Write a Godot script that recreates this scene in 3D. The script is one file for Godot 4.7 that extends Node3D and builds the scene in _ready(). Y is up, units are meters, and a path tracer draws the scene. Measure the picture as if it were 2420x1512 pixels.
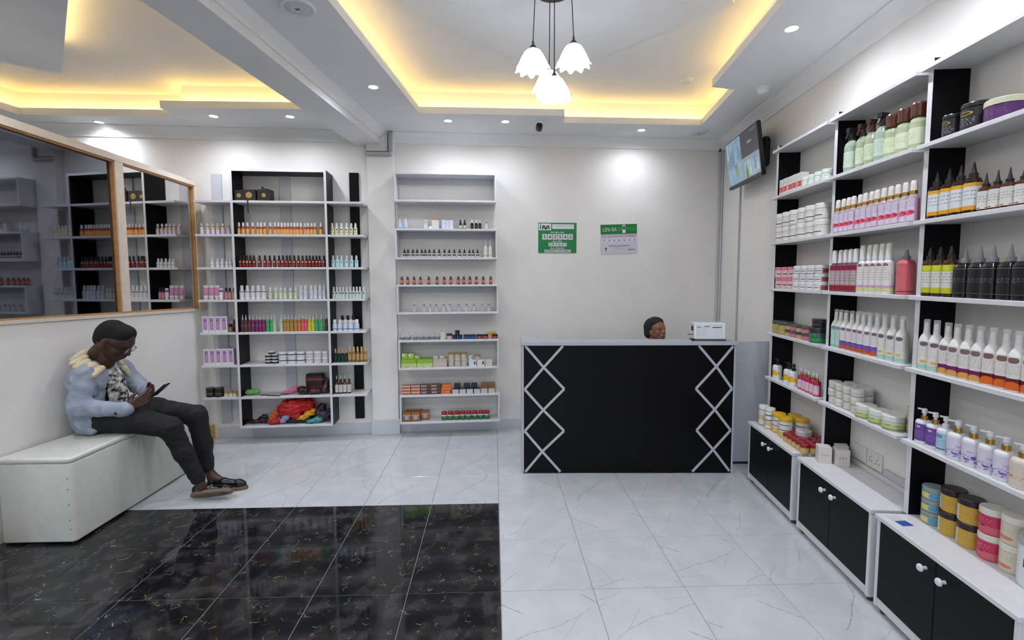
extends Node3D
# A small cosmetics shop: shelf walls, black reception counter, seated customer, attendant behind the counter.

var rng := RandomNumberGenerator.new()
var mats := {}
var meshes := {}
var taken := {}
var kinds := {}
var sheet := Image.create(1536, 1536, false, Image.FORMAT_RGB8)     # all printed labels, side by side
var printed: Array[StandardMaterial3D] = []
var sheet_used := 0
var BW := Transform3D(Basis(Vector3.UP, 0.06), Vector3(0, 0, -5.19))          # back wall: x along it, z out of it
var RW := Transform3D(Basis(Vector3.UP, -1.6861), Vector3(2.395, 0, -3.726))  # right wall: x along it towards the door, z out of it
const UP := Vector3.UP

# ------------------------------------------------------------------ helpers
func C(h: String) -> Color:
	return Color.html(h)

func mat(h: String, rough := 0.5, metal := 0.0) -> StandardMaterial3D:
	var key := "%s_%s_%s" % [h, rough, metal]
	if not mats.has(key):
		var m := StandardMaterial3D.new()
		m.albedo_color = C(h)
		m.roughness = rough
		m.metallic = metal
		mats[key] = m
	return mats[key]

func clear(h: String, a := 0.25, rough := 0.05) -> StandardMaterial3D:
	var key := "clear_%s_%s" % [h, a]
	if not mats.has(key):
		var m := StandardMaterial3D.new()
		var c := C(h)
		c.a = a
		m.albedo_color = c
		m.roughness = rough
		m.transparency = BaseMaterial3D.TRANSPARENCY_ALPHA
		mats[key] = m
	return mats[key]

func glow(h: String, e: float) -> StandardMaterial3D:
	var key := "glow_%s_%s" % [h, e]
	if not mats.has(key):
		var m := StandardMaterial3D.new()
		m.albedo_color = C(h)
		m.emission_enabled = true
		m.emission = C(h)
		m.emission_energy_multiplier = e
		mats[key] = m
	return mats[key]

# printed label: base colour with bars, dots and rows of small print
func print_mat(key: String, base: String, ops: Array, rough := 0.35) -> StandardMaterial3D:
	if mats.has(key):
		return mats[key]
	var w := 96
	var h := 96
	var im := Image.create(w, h, false, Image.FORMAT_RGB8)
	im.fill(C(base))
	var cell := sheet_used
	sheet_used += 1
	for o in ops:
		if o[0] == "r":
			im.fill_rect(Rect2i(int(o[1] * w), int(o[2] * h), maxi(1, int((o[3] - o[1]) * w)), maxi(1, int((o[4] - o[2]) * h))), C(o[5]))
		elif o[0] == "c":
			var r: float = o[3] * w
			for y in range(int(-r), int(r) + 1):
				var half := int(sqrt(maxf(0.0, r * r - y * y)))
				im.fill_rect(Rect2i(int(o[1] * w) - half, int(o[2] * h) + y, half * 2 + 1, 1), C(o[4]))
		elif o[0] == "t":
			var row_h: float = (o[4] - o[2]) / o[5]
			for k in int(o[5]):
				var x: float = o[1] + rng.randf() * 0.03
				while x < o[3] - 0.02:
					var l := rng.randf_range(0.012, 0.045)
					im.fill_rect(Rect2i(int(x * w), int((o[2] + row_h * k) * h), maxi(1, int(minf(l, o[3] - x) * w)), maxi(1, int(row_h * h * 0.3))), C(o[6]))
					x += l + 0.02
		elif o[0] == "b":
			for k in int(o[5]):
				var rr := rng.randf_range(0.01, 0.045) * w
				var cx := rng.randf_range(o[1], o[3]) * w
				var cy := rng.randf_range(o[2], o[4]) * h
				for y in range(int(-rr), int(rr) + 1):
					var half2 := int(sqrt(maxf(0.0, rr * rr - y * y)))
					im.fill_rect(Rect2i(int(cx) - half2, int(cy) + y, half2 * 2 + 1, 1), C(o[6]))
	sheet.blit_rect(im, Rect2i(0, 0, w, h), Vector2i((cell % 16) * 96, (cell / 16) * 96))
	var m := StandardMaterial3D.new()
	printed.append(m)
	m.uv1_scale = Vector3(92.0 / 1536.0, 92.0 / 1536.0, 1)
	m.uv1_offset = Vector3(((cell % 16) * 96 + 2) / 1536.0, ((cell / 16) * 96 + 2) / 1536.0, 0)
	m.roughness = rough
	mats[key] = m
	return m

func noise_mat(key: String, a: String, b: String, scale: float, rough := 0.8, freq := 0.02, normal := 0.0) -> StandardMaterial3D:
	if mats.has(key):
		return mats[key]
	var t := NoiseTexture2D.new()
	t.width = 256
	t.height = 256
	t.seamless = true
	var n := FastNoiseLite.new()
	n.seed = 7
	n.frequency = freq
	n.fractal_octaves = 4
	t.noise = n
	var g := Gradient.new()
	g.set_color(0, C(a))
	g.set_color(1, C(b))
	t.color_ramp = g
	var m := StandardMaterial3D.new()
	m.albedo_texture = t
	m.uv1_triplanar = true
	m.uv1_scale = Vector3.ONE * scale
	m.roughness = rough
	if normal > 0.0:
		m.heightmap_enabled = normal > 0.0
		m.heightmap_texture = t
		m.heightmap_scale = normal
	mats[key] = m
	return m

func numbered(n: String) -> String:
	var k: int = taken.get(n, 0)
	taken[n] = k + 1
	return n if k == 0 else "%s_%03d" % [n, k]

func part(parent: Node, called: String, mesh: Mesh, m: Material, at := Vector3.ZERO, rot := Vector3.ZERO) -> MeshInstance3D:
	var o := MeshInstance3D.new()
	o.name = called
	o.mesh = mesh
	o.material_override = m
	o.position = at
	o.rotation = rot
	parent.add_child(o, true)
	return o

func tag(o: Node, label: String, category: String, group := "") -> void:
	o.set_meta("label", label)
	o.set_meta("category", category)
	if group != "":
		o.set_meta("group", group)

func thing(called: String, label: String, category: String, xf := Transform3D.IDENTITY, group := "") -> Node3D:
	var o := Node3D.new()
	o.name = numbered(called)
	add_child(o)
	o.transform = xf
	tag(o, label, category, group)
	return o

func struct(called: String, mesh: Mesh, m: Material, xf := Transform3D.IDENTITY) -> MeshInstance3D:
	var o := part(self, numbered(called), mesh, m)
	o.transform = xf
	o.set_meta("kind", "structure")
	return o

func struct_node(called: String, xf := Transform3D.IDENTITY) -> Node3D:
	var o := Node3D.new()
	o.name = numbered(called)
	add_child(o)
	o.transform = xf
	o.set_meta("kind", "structure")
	return o

func at(x: float, y: float, z: float, turn := 0.0) -> Transform3D:
	return Transform3D(Basis(UP, turn), Vector3(x, y, z))

# --- mesh builders
func quads(faces: Array) -> ArrayMesh:      # each face: array of 3 or 4 points, flat normal away from the middle of the whole
	var mid := Vector3.ZERO
	var n := 0
	for f in faces:
		for p in f:
			mid += p
			n += 1
	mid /= n
	var v := PackedVector3Array()
	var nn := PackedVector3Array()
	var uv := PackedVector2Array()
	var ix := PackedInt32Array()
	for f in faces:
		var c := Vector3.ZERO
		for p in f:
			c += p
		c /= f.size()
		var nor: Vector3 = (f[1] - f[0]).cross(f[2] - f[0]).normalized()
		var flip := nor.dot(c - mid) < 0.0
		if flip:
			nor = -nor
		var s := v.size()
		var t1: Vector3 = UP.cross(nor)
		t1 = Vector3.RIGHT if t1.length() < 0.1 else t1.normalized()
		var t2 := nor.cross(t1)
		for p in f:
			v.append(p)
			nn.append(nor)
			uv.append(Vector2(p.dot(t1), -p.dot(t2)))
		for k in range(1, f.size() - 1):
			if flip:
				ix.append_array(PackedInt32Array([s, s + k, s + k + 1]))
			else:
				ix.append_array(PackedInt32Array([s, s + k + 1, s + k]))
	return array_mesh(v, nn, uv, ix)

func array_mesh(v: PackedVector3Array, n: PackedVector3Array, uv: PackedVector2Array, ix: PackedInt32Array) -> ArrayMesh:
	var a := []
	a.resize(Mesh.ARRAY_MAX)
	a[Mesh.ARRAY_VERTEX] = v
	a[Mesh.ARRAY_NORMAL] = n
	if uv.size() == v.size():
		a[Mesh.ARRAY_TEX_UV] = uv
	a[Mesh.ARRAY_INDEX] = ix
	var m := ArrayMesh.new()
	m.add_surface_from_arrays(Mesh.PRIMITIVE_TRIANGLES, a)
	return m

func rbox(lo: Vector3, hi: Vector3, b := 0.002) -> ArrayMesh:
	var key := "box_%s_%s_%s" % [lo, hi, b]
	if meshes.has(key):
		return meshes[key]
	var s := hi - lo
	b = minf(b, minf(s.x, minf(s.y, s.z)) * 0.3)
	var c := (lo + hi) * 0.5
	var h := s * 0.5
	var P := func(sx: int, sy: int, sz: int, ax: int) -> Vector3:
		var r := Vector3(sx * (h.x - b), sy * (h.y - b), sz * (h.z - b))
		r[ax] = [sx * h.x, sy * h.y, sz * h.z][ax]
		return c + r
	var faces := []
	for sg in [-1, 1]:
		faces.append([P.call(sg, -1, -1, 0), P.call(sg, 1, -1, 0), P.call(sg, 1, 1, 0), P.call(sg, -1, 1, 0)])
		faces.append([P.call(-1, sg, -1, 1), P.call(1, sg, -1, 1), P.call(1, sg, 1, 1), P.call(-1, sg, 1, 1)])
		faces.append([P.call(-1, -1, sg, 2), P.call(1, -1, sg, 2), P.call(1, 1, sg, 2), P.call(-1, 1, sg, 2)])
	for s1 in [-1, 1]:
		for s2 in [-1, 1]:
			faces.append([P.call(-1, s1, s2, 1), P.call(1, s1, s2, 1), P.call(1, s1, s2, 2), P.call(-1, s1, s2, 2)])
			faces.append([P.call(s1, -1, s2, 0), P.call(s1, 1, s2, 0), P.call(s1, 1, s2, 2), P.call(s1, -1, s2, 2)])
			faces.append([P.call(s1, s2, -1, 0), P.call(s1, s2, 1, 0), P.call(s1, s2, 1, 1), P.call(s1, s2, -1, 1)])
			for s3 in [-1, 1]:
				faces.append([P.call(s1, s2, s3, 0), P.call(s1, s2, s3, 1), P.call(s1, s2, s3, 2)])
	meshes[key] = quads(faces)
	return meshes[key]

func board(parent: Node, called: String, m: Material, lo: Vector3, hi: Vector3, b := 0.0015) -> MeshInstance3D:
	return part(parent, called, rbox(lo, hi, b), m)

# straight prism over a plan outline (x, z)
func prism(pts: Array, y0: float, y1: float) -> ArrayMesh:
	var flat := PackedVector2Array(pts)
	var tri := Geometry2D.triangulate_polygon(flat)
	var faces := []
	for k in range(0, tri.size(), 3):
		for y in [y0, y1]:
			faces.append([Vector3(pts[tri[k]].x, y, pts[tri[k]].y), Vector3(pts[tri[k + 1]].x, y, pts[tri[k + 1]].y), Vector3(pts[tri[k + 2]].x, y, pts[tri[k + 2]].y)])
	for k in pts.size():
		var a: Vector2 = pts[k]
		var b: Vector2 = pts[(k + 1) % pts.size()]
		faces.append([Vector3(a.x, y0, a.y), Vector3(b.x, y0, b.y), Vector3(b.x, y1, b.y), Vector3(a.x, y1, a.y)])
	return quads(faces)

# turned or lofted body: rings of [height, half width, half depth, roundness (2 round, larger squarer)]
func loft(rings: Array, seg := 14, capped := true) -> ArrayMesh:
	var key := "loft_%s_%d_%s" % [rings, seg, capped]
	if meshes.has(key):
		return meshes[key]
	var v := PackedVector3Array()
	var nn := PackedVector3Array()
	var uv := PackedVector2Array()
	var ix := PackedInt32Array()
	var grid := []
	for r in rings:
		var row := []
		var rz: float = r[2] if r.size() > 2 else r[1]
		var e: float = 2.0 / (r[3] if r.size() > 3 else 2.0)
		for j in seg + 1:
			var a := -PI + TAU * j / seg
			row.append(Vector3(r[1] * signf(sin(a)) * pow(absf(sin(a)), e), r[0], rz * signf(cos(a)) * pow(absf(cos(a)), e)))
		grid.append(row)
	var y0: float = rings[0][0]
	var y1: float = rings[-1][0]
	for i in rings.size() - 1:
		var s := v.size()
		for j in seg + 1:
			var t: Vector3 = grid[i][(j + 1) % seg] - grid[i][(j - 1 + seg) % seg]
			if t.length() < 0.0001:
				t = grid[i + 1][(j + 1) % seg] - grid[i + 1][(j - 1 + seg) % seg]
			var up: Vector3 = grid[i + 1][j] - grid[i][j]
			var nor := t.cross(up).normalized()
			if nor.length() < 0.5:
				nor = Vector3(grid[i][j].x, 0, grid[i][j].z).normalized()
			for q in [grid[i][j], grid[i + 1][j]]:
				v.append(q)
				nn.append(nor)
				uv.append(Vector2(float(j) / seg, 1.0 - (q.y - y0) / maxf(0.0001, y1 - y0)))
		for j in seg:
			var a2 := s + j * 2
			ix.append_array(PackedInt32Array([a2, a2 + 1, a2 + 2, a2 + 2, a2 + 1, a2 + 3]))
	if capped:
		for i in [0, rings.size() - 1]:
			var s2 := v.size()
			var nor2 := Vector3.DOWN if i == 0 else UP
			v.append(Vector3(0, rings[i][0], 0))
			nn.append(nor2)
			uv.append(Vector2(0.5, 0.5))
			for j in seg + 1:
				v.append(grid[i][j])
				nn.append(nor2)
				uv.append(Vector2(0.5, 0.5))
			for j in seg:
				ix.append_array(PackedInt32Array([s2, s2 + 1 + j, s2 + 2 + j] if i == 0 else [s2, s2 + 2 + j, s2 + 1 + j]))
	meshes[key] = array_mesh(v, nn, uv, ix)
	return meshes[key]

# round bar along a line of points
func bar(pts: Array, r: float, seg := 8) -> ArrayMesh:
	var v := PackedVector3Array()
	var nn := PackedVector3Array()
	var ix := PackedInt32Array()
	for i in pts.size():
		var d: Vector3 = (pts[mini(i + 1, pts.size() - 1)] - pts[maxi(i - 1, 0)]).normalized()
		var s := d.cross(UP)
		s = Vector3.RIGHT if s.length() < 0.05 else s.normalized()
		var t := s.cross(d)
		for j in seg:
			var a := TAU * j / seg
			var n := s * cos(a) + t * sin(a)
			v.append(pts[i] + n * r)
			nn.append(n)
	for i in pts.size() - 1:
		for j in seg:
			var k := (j + 1) % seg
			ix.append_array(PackedInt32Array([i * seg + j, (i + 1) * seg + j, i * seg + k, i * seg + k, (i + 1) * seg + j, (i + 1) * seg + k]))
	return array_mesh(v, nn, PackedVector2Array(), ix)

func merged(list: Array) -> ArrayMesh:      # [mesh, transform] pairs into one part
	var st := SurfaceTool.new()
	for l in list:
		st.append_from(l[0], 0, l[1])
	return st.commit()

func lettering(parent: Node, called: String, words: String, height: float, m: Material, where: Vector3, wide := 0.0, face := "Droid Sans", bold := false) -> MeshInstance3D:
	var t := TextMesh.new()
	var f := SystemFont.new()
	f.font_names = PackedStringArray([face])
	if bold:
		f.font_weight = 700
	t.font = f
	t.text = words
	t.font_size = 48
	t.pixel_size = height / 35.0
	t.depth = 0.0006
	t.curve_step = 3.0
	var o := part(parent, called, t, m, where)
	if wide > 0.0:
		var have := t.get_aabb().size.x
		if have > 0.0001:
			o.scale.x = wide / have
	return o

# ---- implicit bodies: tapered bones joined smoothly, meshed as surface nets
func nets(acc: Dictionary, bones: Array, cell: float, k: float, amp := 0.0, freq := 12.0) -> void:
	var lo := Vector3.ONE * 1e9
	var hi := -lo
	for b in bones:
		var rm: float = maxf(b[2], b[3]) + k + cell * 3 + amp
		for e in 2:
			lo = lo.min(b[e] - Vector3.ONE * rm)
			hi = hi.max(b[e] + Vector3.ONE * rm)
	var nx := int((hi.x - lo.x) / cell) + 2
	var ny := int((hi.y - lo.y) / cell) + 2
	var nz := int((hi.z - lo.z) / cell) + 2
	var f := PackedFloat32Array()
	f.resize(nx * ny * nz)
	f.fill(1.0)
	for b in bones:
		var a: Vector3 = b[0]
		var ba: Vector3 = b[1] - b[0]
		var ll := maxf(ba.length_squared(), 1e-9)
		var ra: float = b[2]
		var rb: float = b[3]
		var rm: float = maxf(ra, rb) + k + cell * 2.5 + amp
		var l2: Vector3 = (b[0].min(b[1]) - Vector3.ONE * rm - lo) / cell
		var h2: Vector3 = (b[0].max(b[1]) + Vector3.ONE * rm - lo) / cell
		for ixx in range(maxi(0, int(l2.x)), mini(nx, int(h2.x) + 2)):
			for iy in range(maxi(0, int(l2.y)), mini(ny, int(h2.y) + 2)):
				for iz in range(maxi(0, int(l2.z)), mini(nz, int(h2.z) + 2)):
					var p := lo + Vector3(ixx, iy, iz) * cell - a
					var t := clampf(p.dot(ba) / ll, 0.0, 1.0)
					var d := (p - ba * t).length() - lerpf(ra, rb, t)
					var at_ := (ixx * ny + iy) * nz + iz
					var o := f[at_]
					var hh := maxf(k - absf(o - d), 0.0) / k
					f[at_] = minf(o, d) - hh * hh * k * 0.25
	if amp > 0.0:
		var n := FastNoiseLite.new()
		n.seed = 3
		n.frequency = freq
		n.fractal_octaves = 2
		for ixx in nx:
			for iy in ny:
				for iz in nz:
					var at2 := (ixx * ny + iy) * nz + iz
					if absf(f[at2]) < 0.06:
						var p2 := lo + Vector3(ixx, iy, iz) * cell
						f[at2] += amp * n.get_noise_3d(p2.x, p2.y * 1.6, p2.z)
	var where := PackedInt32Array()
	where.resize(nx * ny * nz)
	where.fill(-1)
	var v := PackedVector3Array()
	var ix := PackedInt32Array()
	var base: int = acc.v.size()
	var corner := [0, nz * ny, nz, nz * ny + nz, 1, nz * ny + 1, nz + 1, nz * ny + nz + 1]
	var offs := [Vector3(0, 0, 0), Vector3(1, 0, 0), Vector3(0, 1, 0), Vector3(1, 1, 0), Vector3(0, 0, 1), Vector3(1, 0, 1), Vector3(0, 1, 1), Vector3(1, 1, 1)]
	var edges := [[0, 1], [2, 3], [4, 5], [6, 7], [0, 2], [1, 3], [4, 6], [5, 7], [0, 4], [1, 5], [2, 6], [3, 7]]
	for ixx in nx - 1:
		for iy in ny - 1:
			for iz in nz - 1:
				var at3 := (ixx * ny + iy) * nz + iz
				if absf(f[at3]) > cell * 3.0:
					continue
				var inside := 0
				for c in 8:
					if f[at3 + corner[c]] < 0.0:
						inside += 1
				if inside == 0 or inside == 8:
					continue
				var sum := Vector3.ZERO
				var cnt := 0
				for e in edges:
					var fa := f[at3 + corner[e[0]]]
					var fb := f[at3 + corner[e[1]]]
					if (fa < 0.0) != (fb < 0.0):
						sum += offs[e[0]].lerp(offs[e[1]], fa / (fa - fb))
						cnt += 1
				where[at3] = v.size()
				v.append(lo + (Vector3(ixx, iy, iz) + sum / cnt) * cell)
	var sx := nz * ny
	var sy := nz
	for ixx in range(1, nx - 1):
		for iy in range(1, ny - 1):
			for iz in range(1, nz - 1):
				var c0 := (ixx * ny + iy) * nz + iz
				if where[c0] < 0:
					continue
				var f0 := f[c0]
				for ax in 3:
					var st: int = [sx, sy, 1][ax]
					var f1 := f[c0 + st]
					if (f0 < 0.0) == (f1 < 0.0):
						continue
					var u: int = [sy, 1, sx][ax]
					var w: int = [1, sx, sy][ax]
					var q0 := where[c0]
					var q1 := where[c0 - u]
					var q2 := where[c0 - u - w]
					var q3 := where[c0 - w]
					if q0 < 0 or q1 < 0 or q2 < 0 or q3 < 0:
						continue
					if f0 < 0.0:
						ix.append_array(PackedInt32Array([q0, q1, q2, q0, q2, q3]))
					else:
						ix.append_array(PackedInt32Array([q0, q2, q1, q0, q3, q2]))
	var n2 := PackedVector3Array()
	n2.resize(v.size())
	for t in range(0, ix.size(), 3):
		var fn := (v[ix[t + 2]] - v[ix[t]]).cross(v[ix[t + 1]] - v[ix[t]])
		for e in 3:
			n2[ix[t + e]] += fn
	for i in v.size():
		n2[i] = n2[i].normalized()
	acc.v.append_array(v)
	acc.n.append_array(n2)
	for i in ix:
		acc.i.append(i + base)

func flesh(groups: Array, origin: Vector3) -> ArrayMesh:      # groups of [bones, cell, blend, fold depth, fold frequency]
	var acc := {"v": PackedVector3Array(), "n": PackedVector3Array(), "i": PackedInt32Array()}
	for g in groups:
		nets(acc, g[0], g[1], g[2], g[3] if g.size() > 3 else 0.0, g[4] if g.size() > 4 else 12.0)
	var v: PackedVector3Array = acc.v
	for i in v.size():
		v[i] -= origin
	return array_mesh(v, acc.n, PackedVector2Array(), acc.i)

# ------------------------------------------------------------------ stone tiles
func marble(seed_: int, dark: bool) -> StandardMaterial3D:
	var n := FastNoiseLite.new()
	n.seed = seed_
	n.frequency = 0.006 if dark else 0.004
	n.fractal_octaves = 4
	var g := n.get_image(512, 512)
	g.convert(Image.FORMAT_L8)
	var src := g.get_data()
	var px := PackedByteArray()
	px.resize(512 * 512 * 3)
	var lo := Vector3(20, 21, 24) if dark else Vector3(189, 190, 192)
	var hi := Vector3(50, 47, 48) if dark else Vector3(195, 196, 198)
	for i in 512 * 512:
		var t := clampf((src[i] - 70) / 120.0, 0.0, 1.0)
		if dark:
			t = t * t
		var c := lo.lerp(hi, t)
		px[i * 3] = int(c.x)
		px[i * 3 + 1] = int(c.y)
		px[i * 3 + 2] = int(c.z)
	var r := RandomNumberGenerator.new()
	r.seed = seed_ * 31 + 5
	var strokes := 44 if dark else 4
	for s in strokes:
		var p := Vector2(r.randf() * 512, r.randf() * 512)
		var ang := r.randf_range(0, TAU) if dark else (r.randf_range(-0.75, -0.4) + (PI if r.randf() < 0.5 else 0.0) + (1.2 if s == 3 else 0.0))
		var drift := r.randf_range(-0.004, 0.004)
		var steps := r.randi_range(10, 70) if dark else r.randi_range(160, 380)
		var wide := r.randf_range(0.5, 1.5) if dark else r.randf_range(1.2, 3.2)
		var col: Vector3 = [Vector3(176, 132, 62), Vector3(196, 170, 118), Vector3(190, 192, 190), Vector3(120, 92, 52)][r.randi() % 4] if dark else [Vector3(146, 151, 158), Vector3(156, 160, 167), Vector3(136, 142, 150)][r.randi() % 3]
		var strength := r.randf_range(0.6, 1.0) if dark else r.randf_range(0.2, 0.5)
		for k in steps:
			ang += r.randf_range(-0.75, 0.75) if dark else drift + r.randf_range(-0.05, 0.05)
			p += Vector2.from_angle(ang) * (1.6 if dark else 1.3)
			var w := wide * (0.55 + 0.6 * absf(sin(k * 0.09 + s)))
			var al := strength * (0.5 + 0.5 * absf(sin(k * 0.05 + s * 2.0)))
			for dy in range(-4, 5):
				for dx in range(-4, 5):
					var d := sqrt(dx * dx + dy * dy) - w
					if d > 1.0:
						continue
					var a := al * clampf(1.0 - d, 0.0, 1.0) * 0.5
					var o := (posmod(int(p.y) + dy, 512) * 512 + posmod(int(p.x) + dx, 512)) * 3
					px[o] = int(lerpf(px[o], col.x, a))
					px[o + 1] = int(lerpf(px[o + 1], col.y, a))
					px[o + 2] = int(lerpf(px[o + 2], col.z, a))
	var m := StandardMaterial3D.new()
	m.albedo_texture = ImageTexture.create_from_image(Image.create_from_data(512, 512, false, Image.FORMAT_RGB8, px))
	m.roughness = 0.06 if dark else 0.10
	m.metallic_specular = 0.5
	return m

func tile_mesh(s: float) -> ArrayMesh:
	var h := s * 0.5 - 0.0016
	var b := 0.0015
	var v := PackedVector3Array()
	var n := PackedVector3Array()
	var uv := PackedVector2Array()
	var ix := PackedInt32Array()
	var ring := [Vector2(-1, -1), Vector2(1, -1), Vector2(1, 1), Vector2(-1, 1)]
	for k in 4:
		v.append(Vector3(ring[k].x * (h - b), 0, ring[k].y * (h - b)))
		n.append(UP)
		uv.append(ring[k] * 0.5 + Vector2(0.5, 0.5))
	ix.append_array(PackedInt32Array([0, 1, 2, 0, 2, 3]))
	for k in 4:
		var a: Vector2 = ring[k]
		var c: Vector2 = ring[(k + 1) % 4]
		var o := ((a + c) * 0.5).normalized()
		var s0 := v.size()
		for q in [[a, h - b, 0.0], [c, h - b, 0.0], [c, h, -b], [a, h, -b], [a, h, -0.01], [c, h, -0.01]]:
			v.append(Vector3(q[0].x * q[1], q[2], q[0].y * q[1]))
			n.append(Vector3(o.x, 0.7, o.y).normalized())
			uv.append(q[0] * 0.5 + Vector2(0.5, 0.5))
		ix.append_array(PackedInt32Array([s0, s0 + 2, s0 + 1, s0, s0 + 3, s0 + 2, s0 + 3, s0 + 4, s0 + 5, s0 + 3, s0 + 5, s0 + 2]))
	return array_mesh(v, n, uv, ix)

# ------------------------------------------------------------------ lamps
func downlight(x: float, z: float, energy := 1.0, y := 3.18) -> void:
	var o := thing("downlight", "small round white recessed ceiling downlight, lit, in a set partly added out of view", "light", at(x, y, z), "recessed ceiling downlights")
	part(o, "trim_ring", loft([[-0.004, 0.036], [-0.006, 0.046], [0.0, 0.05], [0.004, 0.05]], 24, false), mat("e8e8e8", 0.4))
	part(o, "lens", loft([[-0.003, 0.036], [-0.001, 0.037], [0.002, 0.037]], 24), glow("f4f8ff", 9.0))
	var l := SpotLight3D.new()
	l.name = "downlight_beam"
	l.light_color = C("e9f1ff")
	l.light_energy = energy
	l.light_size = 0.035
	l.spot_angle = 86.0
	l.spot_angle_attenuation = 1.0
	l.spot_range = 12.0
	l.spot_attenuation = 2.0
	l.shadow_enabled = true
	o.add_child(l, true)
	l.position = Vector3(0, -0.012, 0)
	l.rotation.x = -PI / 2

func cove(parent: Node3D, a: Vector2, b: Vector2, inward: Vector2, energy: float) -> void:
	var mid := (a + b) * 0.5
	var l := (b - a).length()
	var turn := -(b - a).angle()
	var strip := part(parent, "led_strip", rbox(Vector3(-l / 2, 0, -0.006), Vector3(l / 2, 0.006, 0.006), 0.001), glow("ffd060", 3.0), Vector3(mid.x, 3.243, mid.y), Vector3(0, turn, 0))
	strip.set_meta("label", "warm yellow LED strip lying in the ceiling cove")
	var ar := AreaLight3D.new()
	ar.name = "cove_light"
	ar.area_size = Vector2(l, 0.02)
	ar.light_color = C("ffdc92")
	ar.light_energy = energy * l
	ar.area_range = 10.0
	ar.shadow_enabled = true
	parent.add_child(ar, true)
	ar.position = Vector3(mid.x, 3.252, mid.y)
	var z := -Vector3(-inward.x, 0.12, -inward.y).normalized()
	var x := Vector3((b - a).x, 0, (b - a).y).normalized()
	ar.basis = Basis(x, z.cross(x), z).orthonormalized()

func offset_edges(poly: Array, d: float) -> Array:
	var big := Geometry2D.offset_polygon(PackedVector2Array(poly), d, Geometry2D.JOIN_MITER)
	return Array(big[0])

func ring_walls(poly: Array, y0: float, y1: float, thick: float) -> ArrayMesh:
	var outer := offset_edges(poly, thick)
	var list := []
	if outer.size() != poly.size():
		return prism(poly, y0, y0 + 0.001)
	# match corners
	var pairs := []
	for p in poly:
		var best: Vector2 = outer[0]
		for q in outer:
			if q.distance_to(p) < best.distance_to(p):
				best = q
		pairs.append(best)
	for k in poly.size():
		var j := (k + 1) % poly.size()
		list.append([prism([poly[k], poly[j], pairs[j], pairs[k]], y0, y1), Transform3D.IDENTITY])
	return merged(list)

func csg_slab(called: String, outline: Array, holes: Array, y: float, thick: float, m: Material) -> CSGCombiner3D:
	var c := CSGCombiner3D.new()
	c.name = called
	add_child(c)
	c.set_meta("kind", "structure")
	c.rotation.x = PI / 2
	c.position.y = y
	var p := CSGPolygon3D.new()
	p.name = "slab"
	p.polygon = PackedVector2Array(outline)
	p.depth = thick
	p.material = m
	c.add_child(p)
	for h in holes:
		var q := CSGPolygon3D.new()
		q.name = "opening"
		q.operation = CSGShape3D.OPERATION_SUBTRACTION
		q.polygon = PackedVector2Array(h)
		q.depth = thick + 0.2
		q.position.z = 0.1
		q.material = m
		c.add_child(q, true)
	return c

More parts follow.
